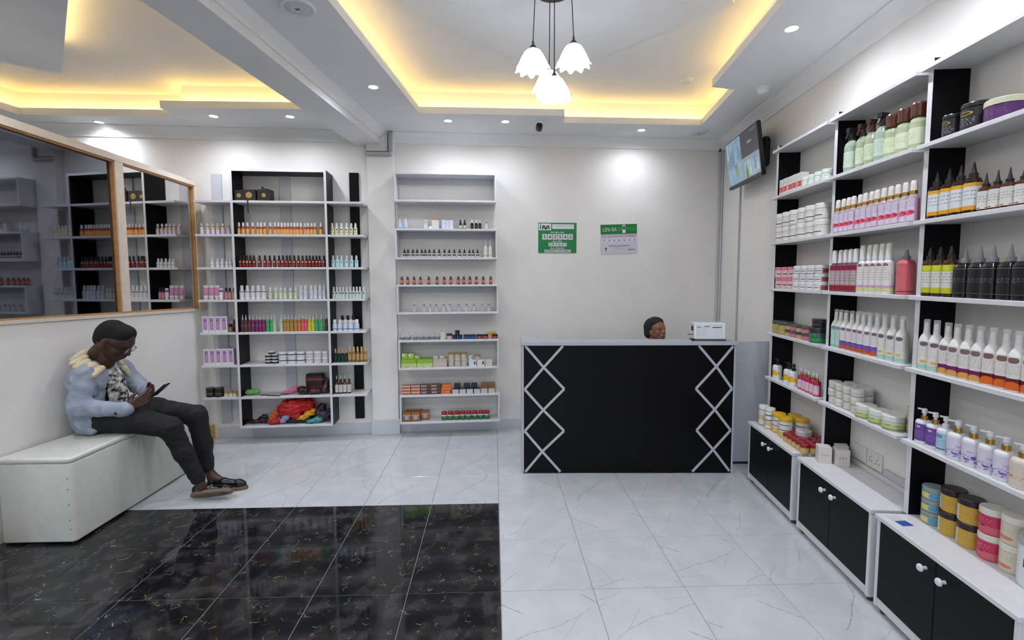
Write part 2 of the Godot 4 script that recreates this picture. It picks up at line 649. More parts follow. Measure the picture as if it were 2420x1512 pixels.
# ------------------------------------------------------------------ the room
func build_room() -> void:
	var paint := noise_mat("wall_paint", "e2ded9", "e9e5e1", 0.6, 0.62, 0.01)
	var white := noise_mat("ceiling_paint", "e6e6e5", "ececeb", 0.5, 0.75, 0.01)
	var grout := mat("8b8d90", 0.8)
	# floor: tiles half a metre square on a screed
	var fl := struct("floor", rbox(Vector3(-6.0, -0.2, -5.75), Vector3(3.2, -0.0025, 2.6), 0.0), grout)
	var light_tiles := []
	var dark_tiles := []
	for k in 5:
		light_tiles.append(marble(11 + k, false))
		dark_tiles.append(marble(51 + k, true))
	var tm := tile_mesh(0.5)
	for i in range(-12, 6):
		for j in range(-4, 12):
			var x := 0.031 + 0.25 + i * 0.5
			var z := -3.446 + 0.25 + j * 0.5
			var dark := i < 0 and j >= 0 and j < 7
			var mm: StandardMaterial3D = (dark_tiles if dark else light_tiles)[rng.randi() % 5]
			part(fl, "tile", tm, mm, Vector3(x, 0, z), Vector3(0, (rng.randi() % 4) * PI / 2 if dark else (rng.randi() % 2) * PI, 0))
	# walls
	var wb := struct("wall_back", rbox(Vector3(-6.2, 0, -0.2), Vector3(3.0, 3.6, 0), 0.0), paint, BW)
	wb.set_meta("label", "off-white painted back wall")
	struct("wall_right", rbox(Vector3(-1.9, 0, -0.2), Vector3(6.4, 3.6, 0), 0.0), paint, RW)
	struct("wall_left", rbox(Vector3(-6.0, 0, -5.6), Vector3(-5.8, 3.6, 2.7), 0.0), paint)
	# shop front with wide openings to the street
	struct("wall_front", rbox(Vector3(-6.0, 2.75, 2.3), Vector3(2.4, 3.6, 2.5), 0.0), paint)
	for x in [[-6.0, -5.2], [-2.5, -2.1], [1.25, 2.4]]:
		struct("wall_front", rbox(Vector3(x[0], 0, 2.3), Vector3(x[1], 2.75, 2.5), 0.0), paint)
	struct("ground", rbox(Vector3(-14, -0.25, 2.6), Vector3(12, -0.02, 18), 0.0), mat("a8a39b", 0.9))
	# pillar and beam
	struct("trim_1", rbox(Vector3(-1.305, 0.15, 0), Vector3(-1.03, 3.2, 0.075), 0.004), paint, BW).set_meta("label", "square pillar standing out of the back wall")
	var tile_skirt := mat("c9cbce", 0.15)
	struct("baseboard_pillar", rbox(Vector3(-1.318, 0, 0), Vector3(-1.018, 0.165, 0.088), 0.004), tile_skirt, BW)
	struct("baseboard_back", rbox(Vector3(-1.018, 0, 0), Vector3(2.6, 0.115, 0.012), 0.002), tile_skirt, BW)
	struct("baseboard_left", rbox(Vector3(-2.9, 0, 0), Vector3(-1.318, 0.115, 0.012), 0.002), tile_skirt, BW)
	struct("baseboard_right", rbox(Vector3(-1.8, 0, 0), Vector3(-0.03, 0.115, 0.012), 0.002), tile_skirt, RW)
	struct("trim_2", prism([Vector2(-1.142, -5.18), Vector2(-1.73, 0.0), Vector2(-2.0, 2.3), Vector2(-2.3, 2.3), Vector2(-2.03, 0.0), Vector2(-1.41, -5.18)], 3.05, 3.4), white).set_meta("label", "ceiling beam running out from the pillar")
	# ceiling with two stepped recesses
	var hole_r := [Vector2(-0.67, -4.49), Vector2(0.67, -4.53), Vector2(0.682, -4.729), Vector2(2.07, -4.775), Vector2(1.947, -3.878), Vector2(1.739, -3.83), Vector2(1.44, -1.35), Vector2(-1.06, -1.25)]
	var hole_l := [Vector2(-4.32, -4.606), Vector2(-2.959, -4.631), Vector2(-2.923, -4.398), Vector2(-1.62, -4.411), Vector2(-2.05, -0.9), Vector2(-4.75, -0.9)]
	var room := [Vector2(-6.1, -5.6), Vector2(3.0, -5.6), Vector2(3.0, 2.6), Vector2(-6.1, 2.6)]
	csg_slab("ceiling", room, [hole_r, hole_l], 3.18, 0.06, white)
	struct("ceiling_upper", rbox(Vector3(-6.1, 3.42, -5.6), Vector3(3.0, 3.6, 2.6), 0.0), white)
	var up_r := offset_edges(hole_r, 0.13)
	var up_l := offset_edges(hole_l, 0.13)
	struct("trim_3", ring_walls(up_r, 3.24, 3.42, 0.03), white)
	struct("trim_4", ring_walls(up_l, 3.24, 3.42, 0.03), white)
	var strips := thing("cove_lighting", "warm yellow LED strips hidden round the stepped ceiling recess above the counter", "light")
	var lr := offset_edges(hole_r, 0.06)
	for k in lr.size():
		var a: Vector2 = lr[k]
		var b: Vector2 = lr[(k + 1) % lr.size()]
		var mid := (a + b) * 0.5
		cove(strips, a, b, (Vector2(0.45, -3.0) - mid).normalized(), 0.13)
	var strips2 := thing("cove_lighting", "warm yellow LED strips hidden round the ceiling recess beyond the beam", "light")
	var ll := offset_edges(hole_l, 0.06)
	for k in ll.size():
		var a: Vector2 = ll[k]
		var b: Vector2 = ll[(k + 1) % ll.size()]
		var mid := (a + b) * 0.5
		cove(strips2, a, b, (Vector2(-3.2, -2.8) - mid).normalized(), 0.13)
	# dropped panels inside the recesses
	struct("trim_5", prism([Vector2(0.5, -4.1), Vector2(1.5, -3.02), Vector2(0.42, -2.0), Vector2(-0.62, -3.05)], 3.365, 3.42), white).set_meta("label", "diamond-shaped dropped ceiling panel")
	struct("trim_6", prism([Vector2(-3.2, -3.76), Vector2(-2.25, -2.72), Vector2(-3.1, -1.6), Vector2(-4.2, -3.0)], 3.2, 3.32), white).set_meta("label", "dropped ceiling panel with hidden light above")
	var strips3 := thing("cove_lighting", "warm yellow LED strip hidden above the dropped ceiling panel", "light")
	for e in [[Vector2(-3.18, -3.68), Vector2(-2.33, -2.75), Vector2(0.7, -0.7)]]:
		var l := part(strips3, "led_strip", rbox(Vector3(-0.6, 0, -0.006), Vector3(0.6, 0.006, 0.006), 0.001), glow("ffd060", 6.0), Vector3((e[0].x + e[1].x) / 2, 3.322, (e[0].y + e[1].y) / 2), Vector3(0, -(e[1] - e[0]).angle(), 0))
		var ar := AreaLight3D.new()
		ar.name = "cove_light"
		ar.area_size = Vector2(1.2, 0.02)
		ar.light_color = C("ffdc92")
		ar.light_energy = 0.12
		ar.area_range = 10.0
		ar.shadow_enabled = true
		strips3.add_child(ar, true)
		ar.position = l.position + Vector3(0, 0.012, 0)
		var x3 := Vector3((e[1] - e[0]).x, 0, (e[1] - e[0]).y).normalized()
		var z3 := -Vector3(0.35, 0.9, -0.35).normalized()
		ar.basis = Basis(x3, z3.cross(x3), z3).orthonormalized()
	# cornices
	var prof := [Vector2(0, 0), Vector2(0.012, 0.0), Vector2(0.02, 0.02), Vector2(0.045, 0.055), Vector2(0.085, 0.085), Vector2(0.1, 0.09), Vector2(0.1, 0.1), Vector2(0, 0.1)]
	cornice("trim_7", prof, BW * Transform3D(Basis.IDENTITY, Vector3(-1.03, 3.08, 0)), 3.65, white)
	cornice("trim_8", prof, BW * Transform3D(Basis.IDENTITY, Vector3(-5.9, 3.08, 0)), 4.6, white)
	cornice("trim_9", prof, RW * Transform3D(Basis.IDENTITY, Vector3(-1.65, 3.08, 0)), 7.8, white)
	var beam_dir := atan2(-0.1138, 1.0)
	cornice("trim_10", [Vector2(0, 0.03), Vector2(0.01, 0.03), Vector2(0.02, 0.05), Vector2(0.06, 0.085), Vector2(0.075, 0.1), Vector2(0, 0.1)], Transform3D(Basis(UP, PI / 2 + beam_dir), Vector3(-1.73, 3.08, 0.0)), 5.15, white)
	# ceiling lamps; the last few are unseen, added to brighten the bench side
	for p in [[-0.937, -3.89, 0.9], [-0.426, -4.692, 0.6], [0.122, -4.704, 0.6], [1.521, -4.938, 0.6], [1.811, -2.934, 1.0], [1.72, -2.1, 1.0], [1.62, -1.2, 1.0], [-1.16, -2.0, 1.0], [-1.3, -0.9, 1.0], [-0.4, -0.75, 1.0], [0.8, -0.7, 1.0], [-3.774, -4.808, 0.8], [-2.582, -4.611, 0.8], [-1.884, -4.606, 0.8], [-4.9, -3.2, 1.0], [-2.95, -2.75, 1.4, 3.2], [-3.3, -2.1, 1.4, 3.2], [-2.5, -0.5, 1.2], [-3.7, -0.5, 1.2]]:
		downlight(p[0], p[1], p[2], p[3] if p.size() > 3 else 3.18)
	# round speaker grilles, dome camera, detectors
	var grille := mat("cfd2d6", 0.6)
	for s in [[-1.074, -2.777, "round white ceiling speaker grille beside the beam"], [2.149, -5.01, "round white ceiling speaker grille in the corner above the television"]]:
		var sp := thing("ceiling_speaker", s[2], "speaker", at(s[0], 3.18, s[1]))
		part(sp, "rim", loft([[-0.012, 0.07], [-0.014, 0.088], [-0.006, 0.096], [0.0, 0.097]], 28, false), mat("dfe1e4", 0.5))
		part(sp, "grille", loft([[-0.016, 0.001], [-0.0155, 0.04], [-0.011, 0.072]], 28, false), grille)
		part(sp, "badge", rbox(Vector3(-0.012, -0.018, -0.006), Vector3(0.012, -0.0155, 0.006), 0.001), mat("4a4d52", 0.5))
	var cam := thing("security_camera", "small white and black security camera under the ceiling in front of the counter", "camera", at(0.449, 3.18, -4.709))
	part(cam, "mount", loft([[-0.03, 0.028], [-0.01, 0.034], [0.0, 0.036]], 20), mat("e6e6e6", 0.4))
	part(cam, "head", loft([[-0.034, 0.02], [-0.03, 0.031], [0.0, 0.034], [0.03, 0.03], [0.034, 0.02]], 20), mat("141416", 0.3), Vector3(0, -0.052, 0.01), Vector3(1.2, 0, 0))
	part(cam, "lens", loft([[0, 0.013], [0.006, 0.012]], 16), mat("05060a", 0.08), Vector3(0, -0.066, 0.043), Vector3(1.2, 0, 0))
	var dm := thing("motion_sensor", "white round motion sensor on the ceiling above the right-hand shelves", "sensor", at(2.152, 3.18, -3.83))
	part(dm, "base", loft([[-0.02, 0.05], [0.0, 0.052]], 22), mat("e4e4e4", 0.4))
	part(dm, "dome", loft([[-0.05, 0.008], [-0.044, 0.026], [-0.034, 0.038], [-0.02, 0.043]], 22), mat("eeeeee", 0.3))
	var sd := thing("smoke_detector", "white smoke detector inside the lit ceiling recess", "detector", at(1.72, 3.42, -4.28))
	part(sd, "base", loft([[-0.02, 0.045], [0.0, 0.05]], 22), mat("e4e4e4", 0.5))
	part(sd, "cover", loft([[-0.035, 0.02], [-0.03, 0.034], [-0.02, 0.04]], 22), mat("dddddd", 0.5))

func cornice(called: String, prof: Array, xf: Transform3D, length: float, m: Material) -> void:
	var faces := []
	for k in prof.size():
		var a: Vector2 = prof[k]
		var b: Vector2 = prof[(k + 1) % prof.size()]
		faces.append([Vector3(0, a.y, a.x), Vector3(length, a.y, a.x), Vector3(length, b.y, b.x), Vector3(0, b.y, b.x)])
	struct(called, quads(faces), m, xf)

func frill(rings: Array) -> ArrayMesh:
	var v := PackedVector3Array()
	var n := PackedVector3Array()
	var ix := PackedInt32Array()
	var seg := 64
	for r in rings:
		for j in seg:
			var a := TAU * j / seg
			var w: float = 1.0 + r[2] * 0.5 * cos(a * 10.0)
			v.append(Vector3(sin(a) * r[1] * w, r[0] - r[2] * 0.06 * cos(a * 10.0), cos(a) * r[1] * w))
			n.append(Vector3(sin(a), 0.6, cos(a)).normalized())
	for i in rings.size() - 1:
		for j in seg:
			var k := (j + 1) % seg
			ix.append_array(PackedInt32Array([i * seg + j, i * seg + k, (i + 1) * seg + j, i * seg + k, (i + 1) * seg + k, (i + 1) * seg + j]))
	return array_mesh(v, n, PackedVector2Array(), ix)

func pendant() -> void:
	var o := thing("pendant_lamp", "cluster of four frilled clear glass pendant lamps hanging from a round black plate", "lamp", at(0.36, 3.365, -2.9))
	part(o, "ceiling_plate", loft([[-0.022, 0.1], [-0.018, 0.11], [0.0, 0.112]], 32), mat("26221f", 0.35))
	for p in [[-0.115, 3.095, -0.06], [0.13, 3.125, -0.06], [-0.012, 2.985, -0.1], [0.0, 2.888, 0.05]]:
		var top: float = p[1] - 3.365
		part(o, "cord", bar([Vector3(p[0] * 0.9, -0.02, p[2] * 0.9), Vector3(p[0], top, p[2])], 0.0025, 6), mat("3a3a3c", 0.6))
		part(o, "socket_cap", loft([[-0.05, 0.032], [-0.022, 0.014], [-0.018, 0.007], [0.002, 0.006]], 18), mat("3c3d40", 0.35), Vector3(p[0], top, p[2]))
		# fluted shade: opal bell with a clear frilled rim
		var rings := [[-0.046, 0.03, 0.0], [-0.06, 0.05, 0.02], [-0.085, 0.066, 0.05], [-0.11, 0.078, 0.07], [-0.13, 0.087, 0.1], [-0.15, 0.1, 0.13], [-0.163, 0.104, 0.15]]
		part(o, "opal_shade", frill(rings.slice(0, 5)), glow("eef4ff", 1.4), Vector3(p[0], top, p[2]))
		part(o, "glass_rim", frill(rings.slice(4, 7)), clear("f2f8ff", 0.45, 0.12), Vector3(p[0], top, p[2]))
		part(o, "bulb", loft([[-0.135, 0.01], [-0.13, 0.024], [-0.115, 0.034], [-0.095, 0.036], [-0.075, 0.03], [-0.05, 0.016]], 18), glow("f6faff", 14.0), Vector3(p[0], top, p[2]))
		var l := OmniLight3D.new()
		l.name = "pendant_light"
		l.light_color = C("eaf2ff")
		l.light_energy = 0.02
		l.light_size = 0.034
		l.omni_range = 14.0
		l.omni_attenuation = 2.0
		l.shadow_enabled = true
		o.add_child(l, true)
		l.position = Vector3(p[0], top - 0.115, p[2])
# ------------------------------------------------------------------ fittings
func partition() -> void:
	var PT := Transform3D(Basis(UP, 1.4748), Vector3(-3.244, 0, -2.0))
	var cream := noise_mat("cream_frame", "d3c6b6", "dccfc0", 2.0, 0.5, 0.02)
	var raw := noise_mat("raw_wood", "a9784a", "c09058", 3.0, 0.6, 0.02)
	var paint := noise_mat("wall_paint", "e2ded9", "e9e5e1", 0.6, 0.62, 0.01)
	var low := struct("wall_partition", quads([
		[Vector3(0, 0, 0), Vector3(2.86, 0, 0), Vector3(2.86, 1.35, 0), Vector3(0, 1.415, 0)],
		[Vector3(0, 0, -0.09), Vector3(2.86, 0, -0.09), Vector3(2.86, 1.35, -0.09), Vector3(0, 1.415, -0.09)],
		[Vector3(0, 1.415, 0), Vector3(2.86, 1.35, 0), Vector3(2.86, 1.35, -0.09), Vector3(0, 1.415, -0.09)],
		[Vector3(2.86, 0, 0), Vector3(2.86, 1.35, 0), Vector3(2.86, 1.35, -0.09), Vector3(2.86, 0, -0.09)],
		[Vector3(0, 0, 0), Vector3(0, 1.415, 0), Vector3(0, 1.415, -0.09), Vector3(0, 0, -0.09)],
		[Vector3(0, 0, 0), Vector3(2.86, 0, 0), Vector3(2.86, 0, -0.09), Vector3(0, 0, -0.09)]]), paint, PT)
	low.set_meta("label", "low white partition wall behind the bench")
	var w := struct_node("window_1", PT)
	w.set_meta("label", "cream timber frame holding two dark reflective panes above the partition wall")
	var rail := func(called: String, m: Material, s0: float, s1: float, lo0: float, hi0: float, lo1: float, hi1: float, z0: float, z1: float) -> void:
		part(w, called, quads([
			[Vector3(s0, lo0, z1), Vector3(s1, lo1, z1), Vector3(s1, hi1, z1), Vector3(s0, hi0, z1)],
			[Vector3(s0, lo0, z0), Vector3(s1, lo1, z0), Vector3(s1, hi1, z0), Vector3(s0, hi0, z0)],
			[Vector3(s0, hi0, z0), Vector3(s1, hi1, z0), Vector3(s1, hi1, z1), Vector3(s0, hi0, z1)],
			[Vector3(s0, lo0, z0), Vector3(s1, lo1, z0), Vector3(s1, lo1, z1), Vector3(s0, lo0, z1)],
			[Vector3(s0, lo0, z0), Vector3(s0, hi0, z0), Vector3(s0, hi0, z1), Vector3(s0, lo0, z1)],
			[Vector3(s1, lo1, z0), Vector3(s1, hi1, z0), Vector3(s1, hi1, z1), Vector3(s1, lo1, z1)]]), m)
	rail.call("top_rail", cream, 0.0, 2.985, 2.712, 2.778, 2.592, 2.637, -0.1, 0.012)
	rail.call("glazing_bead", raw, 0.0, 2.985, 2.697, 2.711, 2.578, 2.591, -0.08, 0.004)
	rail.call("sill", cream, 0.0, 2.88, 1.417, 1.442, 1.352, 1.378, -0.1, 0.012)
	rail.call("glazing_bead", raw, 0.0, 2.88, 1.443, 1.454, 1.379, 1.39, -0.08, 0.008)
	rail.call("post", cream, 2.015, 2.09, 1.41, 2.64, 1.41, 2.64, -0.1, 0.01)
	rail.call("glazing_bead", raw, 2.0, 2.015, 1.41, 2.64, 1.41, 2.64, -0.06, -0.002)
	rail.call("post", cream, 2.90, 2.985, 1.36, 2.62, 1.36, 2.62, -0.1, 0.01)
	rail.call("glazing_bead", raw, 2.893, 2.90, 1.38, 2.6, 1.38, 2.6, -0.06, -0.002)
	rail.call("post", cream, 0.84, 0.92, 1.43, 2.7, 1.43, 2.7, -0.1, 0.01)
	var dark := StandardMaterial3D.new()
	dark.albedo_color = C("77787f")
	dark.metallic = 1.0
	dark.roughness = 0.03
	var pale := StandardMaterial3D.new()
	pale.albedo_color = C("d6d4d2")
	pale.metallic = 1.0
	pale.roughness = 0.03
	var p1 := part(w, "pane", rbox(Vector3(-0.545, 1.36, -0.003), Vector3(0.545, 2.7, 0.003), 0.0), dark, Vector3(1.455, 0, -0.02), Vector3(0, 0.014, 0))
	p1.set_meta("label", "dark grey reflective glass pane")
	var p2 := part(w, "pane", rbox(Vector3(-0.405, 1.36, -0.003), Vector3(0.405, 2.66, 0.003), 0.0), pale, Vector3(2.49, 0, -0.02), Vector3(0, 0.02, 0))
	p2.set_meta("label", "bright mirror-like glass pane")
	var wood := struct("baseboard_partition", rbox(Vector3(2.9, 0, -0.02), Vector3(3.08, 0.15, 0.012), 0.002), noise_mat("plank", "c79a4c", "d8b066", 3.0, 0.5, 0.03), PT)
	wood.set_meta("label", "yellow varnished wood skirting at the end of the partition")
	struct("trim_11", rbox(Vector3(0.9, 0, 0.0), Vector3(1.0, 0.09, 0.02), 0.002), noise_mat("plank", "c79a4c", "d8b066", 3.0, 0.5, 0.03), PT)

func inset(pts: Array, d: float) -> Array:
	return Array(Geometry2D.offset_polygon(PackedVector2Array(pts), -d, Geometry2D.JOIN_MITER)[0]) if d > 0.0 else pts

func soft_prism(pts: Array, y0: float, y1: float, r: float) -> ArrayMesh:
	if Geometry2D.is_polygon_clockwise(PackedVector2Array(pts)):
		pts.reverse()
	var rings := []
	for k in 5:
		var a := PI / 2 * k / 4.0
		rings.append([inset(pts, r * (1 - sin(a)) + 0.00001), y0 + r * (1 - cos(a))])
	for k in 5:
		var a := PI / 2 * k / 4.0
		rings.append([inset(pts, r * (1 - cos(a)) + 0.00001), y1 - r * (1 - sin(a))])
	var st := SurfaceTool.new()
	st.begin(Mesh.PRIMITIVE_TRIANGLES)
	st.set_smooth_group(0)
	var n: int = pts.size()
	for i in rings.size() - 1:
		for j in n:
			var k := (j + 1) % n
			var q := [[i, j], [i, k], [i + 1, k], [i + 1, j]]
			for t in [[0, 1, 2], [0, 2, 3]]:
				for e in t:
					var pp: Vector2 = rings[q[e][0]][0][q[e][1]]
					st.add_vertex(Vector3(pp.x, rings[q[e][0]][1], pp.y))
	for side in [0, rings.size() - 1]:
		st.set_smooth_group(-1)
		var tri := Geometry2D.triangulate_polygon(PackedVector2Array(rings[side][0]))
		for t in range(0, tri.size(), 3):
			var order := [0, 1, 2] if side == 0 else [0, 2, 1]
			for e in order:
				var pp: Vector2 = rings[side][0][tri[t + e]]
				st.add_vertex(Vector3(pp.x, rings[side][1], pp.y))
	st.generate_normals()
	return st.commit()

func bench() -> void:
	var hide := noise_mat("bench_hide", "c9c9bf", "d3d3ca", 2.2, 0.42, 0.02, 0.15)
	var o := thing("bench", "long low white upholstered bench against the partition wall", "bench", at(-2.9, 0, -3.6))
	var outline := func(g: float) -> Array:
		var c := [Vector2(0.238 + g, 0.6 + g), Vector2(0.25 + g, -0.67 - g), Vector2(-0.05, -0.67 - g), Vector2(-0.225, 0.6 + g)]
		return Array(Geometry2D.offset_polygon(Geometry2D.offset_polygon(PackedVector2Array(c), -0.02)[0], 0.02, Geometry2D.JOIN_ROUND)[0])
	part(o, "base", soft_prism(outline.call(0.0), 0.012, 0.525, 0.012), hide)
	part(o, "seat_pad", soft_prism(outline.call(0.004), 0.524, 0.562, 0.016), hide)
	for y in [0.1, 0.16, 0.26, 0.36, 0.43]:
		part(o, "upholstery_tack", loft([[0, 0.006], [0.002, 0.005], [0.003, 0.002]], 10), mat("9d9c92", 0.4, 0.3), Vector3(0.212, y, 0.6), Vector3(PI / 2, 0, 0))
	for p in [Vector3(0.2, 0, 0.56), Vector3(-0.2, 0, 0.56), Vector3(0.2, 0, -0.62), Vector3(-0.04, 0, -0.62)]:
		part(o, "foot", loft([[0.0, 0.02], [0.014, 0.022]], 12), mat("2a2420", 0.5), p)

func counter() -> void:
	var CT := Transform3D(Basis(UP, -0.037), Vector3(0.249, 0, -3.974))
	var o := thing("reception_counter", "black reception counter with white diamond lattice strips and pale grey top", "counter", CT)
	var black := noise_mat("black_melamine", "09090c", "0e0e12", 1.5, 0.38, 0.05)
	black.metallic_specular = 0.28
	var white := mat("b6b8be", 0.35)
	var grey := mat("9a9da3", 0.4)
	board(o, "front_panel", black, Vector3(0.004, 0.005, -0.02), Vector3(1.776, 1.11, 0.0))
	board(o, "side_panel", white, Vector3(-0.014, 0.0, -0.46), Vector3(0.004, 1.11, 0.002))
	board(o, "side_panel", white, Vector3(1.776, 0.0, -0.2), Vector3(1.792, 1.11, 0.002))
	board(o, "top", grey, Vector3(-0.02, 1.11, -0.155), Vector3(1.8, 1.14, 0.012), 0.003)
	board(o, "top_edge", white, Vector3(-0.02, 1.109, 0.0121), Vector3(1.8, 1.139, 0.015), 0.0008)
	board(o, "return_top", grey, Vector3(-0.02, 1.11, -0.47), Vector3(0.135, 1.141, -0.156), 0.003)
	board(o, "work_top", white, Vector3(0.004, 0.74, -0.5), Vector3(1.776, 0.765, -0.02), 0.002)
	var lat := mat("b9babe", 0.3)
	var sx := 1.78 / 1795.0
	var sy := 1.11 / 1090.0
	var px := func(x: float, y: float) -> Vector2:
		return Vector2((x - 133) * sx * 0.995 + 0.004, (1435 - y) * sy)
	var sets := [
		[[[303, 530], [300, 890], [292, 1245]], [[145, 350], [140, 715], [140, 1070], [145, 1420]], [[468, 350], [480, 712], [480, 1068], [450, 1420]]],
		[[[1780, 525], [1776, 888], [1772, 1230]], [[1625, 350], [1609, 712], [1624, 1065], [1596, 1420]], [[1920, 355], [1919, 712], [1918, 1065], [1918, 1415]]]]
	var k := 0
	for s in sets:
		for i in 3:
			for side in [1, 2]:
				for j in [i, i + 1]:
					var a: Vector2 = px.call(s[0][i][0], s[0][i][1])
					var b: Vector2 = px.call(s[side][j][0], s[side][j][1])
					var l := (b - a).length()
					var dir := (b - a).angle()
					k += 1
					part(o, "lattice_strip", rbox(Vector3(0, -0.0105, 0), Vector3(l, 0.0105, 0.003 + 0.0002 * (k % 4)), 0.0008), lat, Vector3(a.x, a.y, 0.0), Vector3(0, 0, dir))
	# half-height panel closing the gap to the shelves
	var g := thing("side_screen", "plain pale grey half-height panel between the counter and the right-hand shelves", "panel", at(2.08, 0, -4.11))
	board(g, "panel", mat("b9bcc2", 0.4), Vector3(-0.02, 0.02, -0.018), Vector3(0.358, 1.112, 0.0), 0.002)
	board(g, "floor_strip", mat("1c1c1f", 0.5), Vector3(-0.02, 0.0, -0.02), Vector3(0.35, 0.02, 0.004), 0.002)
	# ticket machine on the counter
	var r := thing("card_terminal_box", "white box with printed front and black slot standing on the counter top", "machine", CT * at(1.575, 1.14, -0.06, -0.06))
	board(r, "housing", mat("c6cac9", 0.4), Vector3(-0.125, 0.012, -0.07), Vector3(0.13, 0.152, 0.03), 0.004)
	board(r, "base_tray", mat("4c4a52", 0.4), Vector3(-0.13, 0.0, -0.075), Vector3(0.14, 0.014, 0.036), 0.002)
	part(r, "front_print", rbox(Vector3(-0.118, 0.02, 0.03), Vector3(0.128, 0.148, 0.0312), 0.0002), print_mat("ticket", "d4d9da", []), Vector3.ZERO)
	var pr := print_mat("ticket_print", "dfe3e4", [["t", 0.05, 0.3, 0.4, 0.95, 7, "8d9698"], ["r", 0.06, 0.22, 0.2, 0.27, "17181a"], ["r", 0.32, 0.15, 0.5, 0.26, "93a39c"], ["t", 0.65, 0.08, 0.95, 0.2, 2, "8d9698"]])
	part(r, "print_sheet", flat_card(0.23, 0.12), pr, Vector3(0.005, 0.084, 0.0316))
	board(r, "slot", mat("0c0c0e", 0.3), Vector3(0.025, 0.112, 0.0318), Vector3(0.1, 0.118, 0.033), 0.0005)
	board(r, "side_clip", mat("151517", 0.4), Vector3(-0.137, 0.085, -0.01), Vector3(-0.126, 0.125, 0.006), 0.001)
	part(r, "paper_lever", bar([Vector3(-0.125, 0.05, 0.0), Vector3(-0.17, 0.055, 0.005)], 0.003), mat("8d8f93", 0.4))
	part(r, "roller_end", loft([[0, 0.012], [0.012, 0.012]], 14), mat("101012", 0.4), Vector3(-0.137, 0.012, 0.038), Vector3(PI / 2, 0, 0))

func flat_card(w: float, h: float) -> ArrayMesh:
	return array_mesh(PackedVector3Array([Vector3(-w / 2, -h / 2, 0), Vector3(w / 2, -h / 2, 0), Vector3(w / 2, h / 2, 0), Vector3(-w / 2, h / 2, 0)]),
		PackedVector3Array([Vector3.BACK, Vector3.BACK, Vector3.BACK, Vector3.BACK]), PackedVector2Array([Vector2(0, 1), Vector2(1, 1), Vector2(1, 0), Vector2(0, 0)]), PackedInt32Array([0, 2, 1, 0, 3, 2]))

func knob() -> ArrayMesh:
	return loft([[0, 0.008], [0.012, 0.007], [0.018, 0.012], [0.022, 0.0165], [0.028, 0.0165], [0.032, 0.013], [0.033, 0.006]], 18)

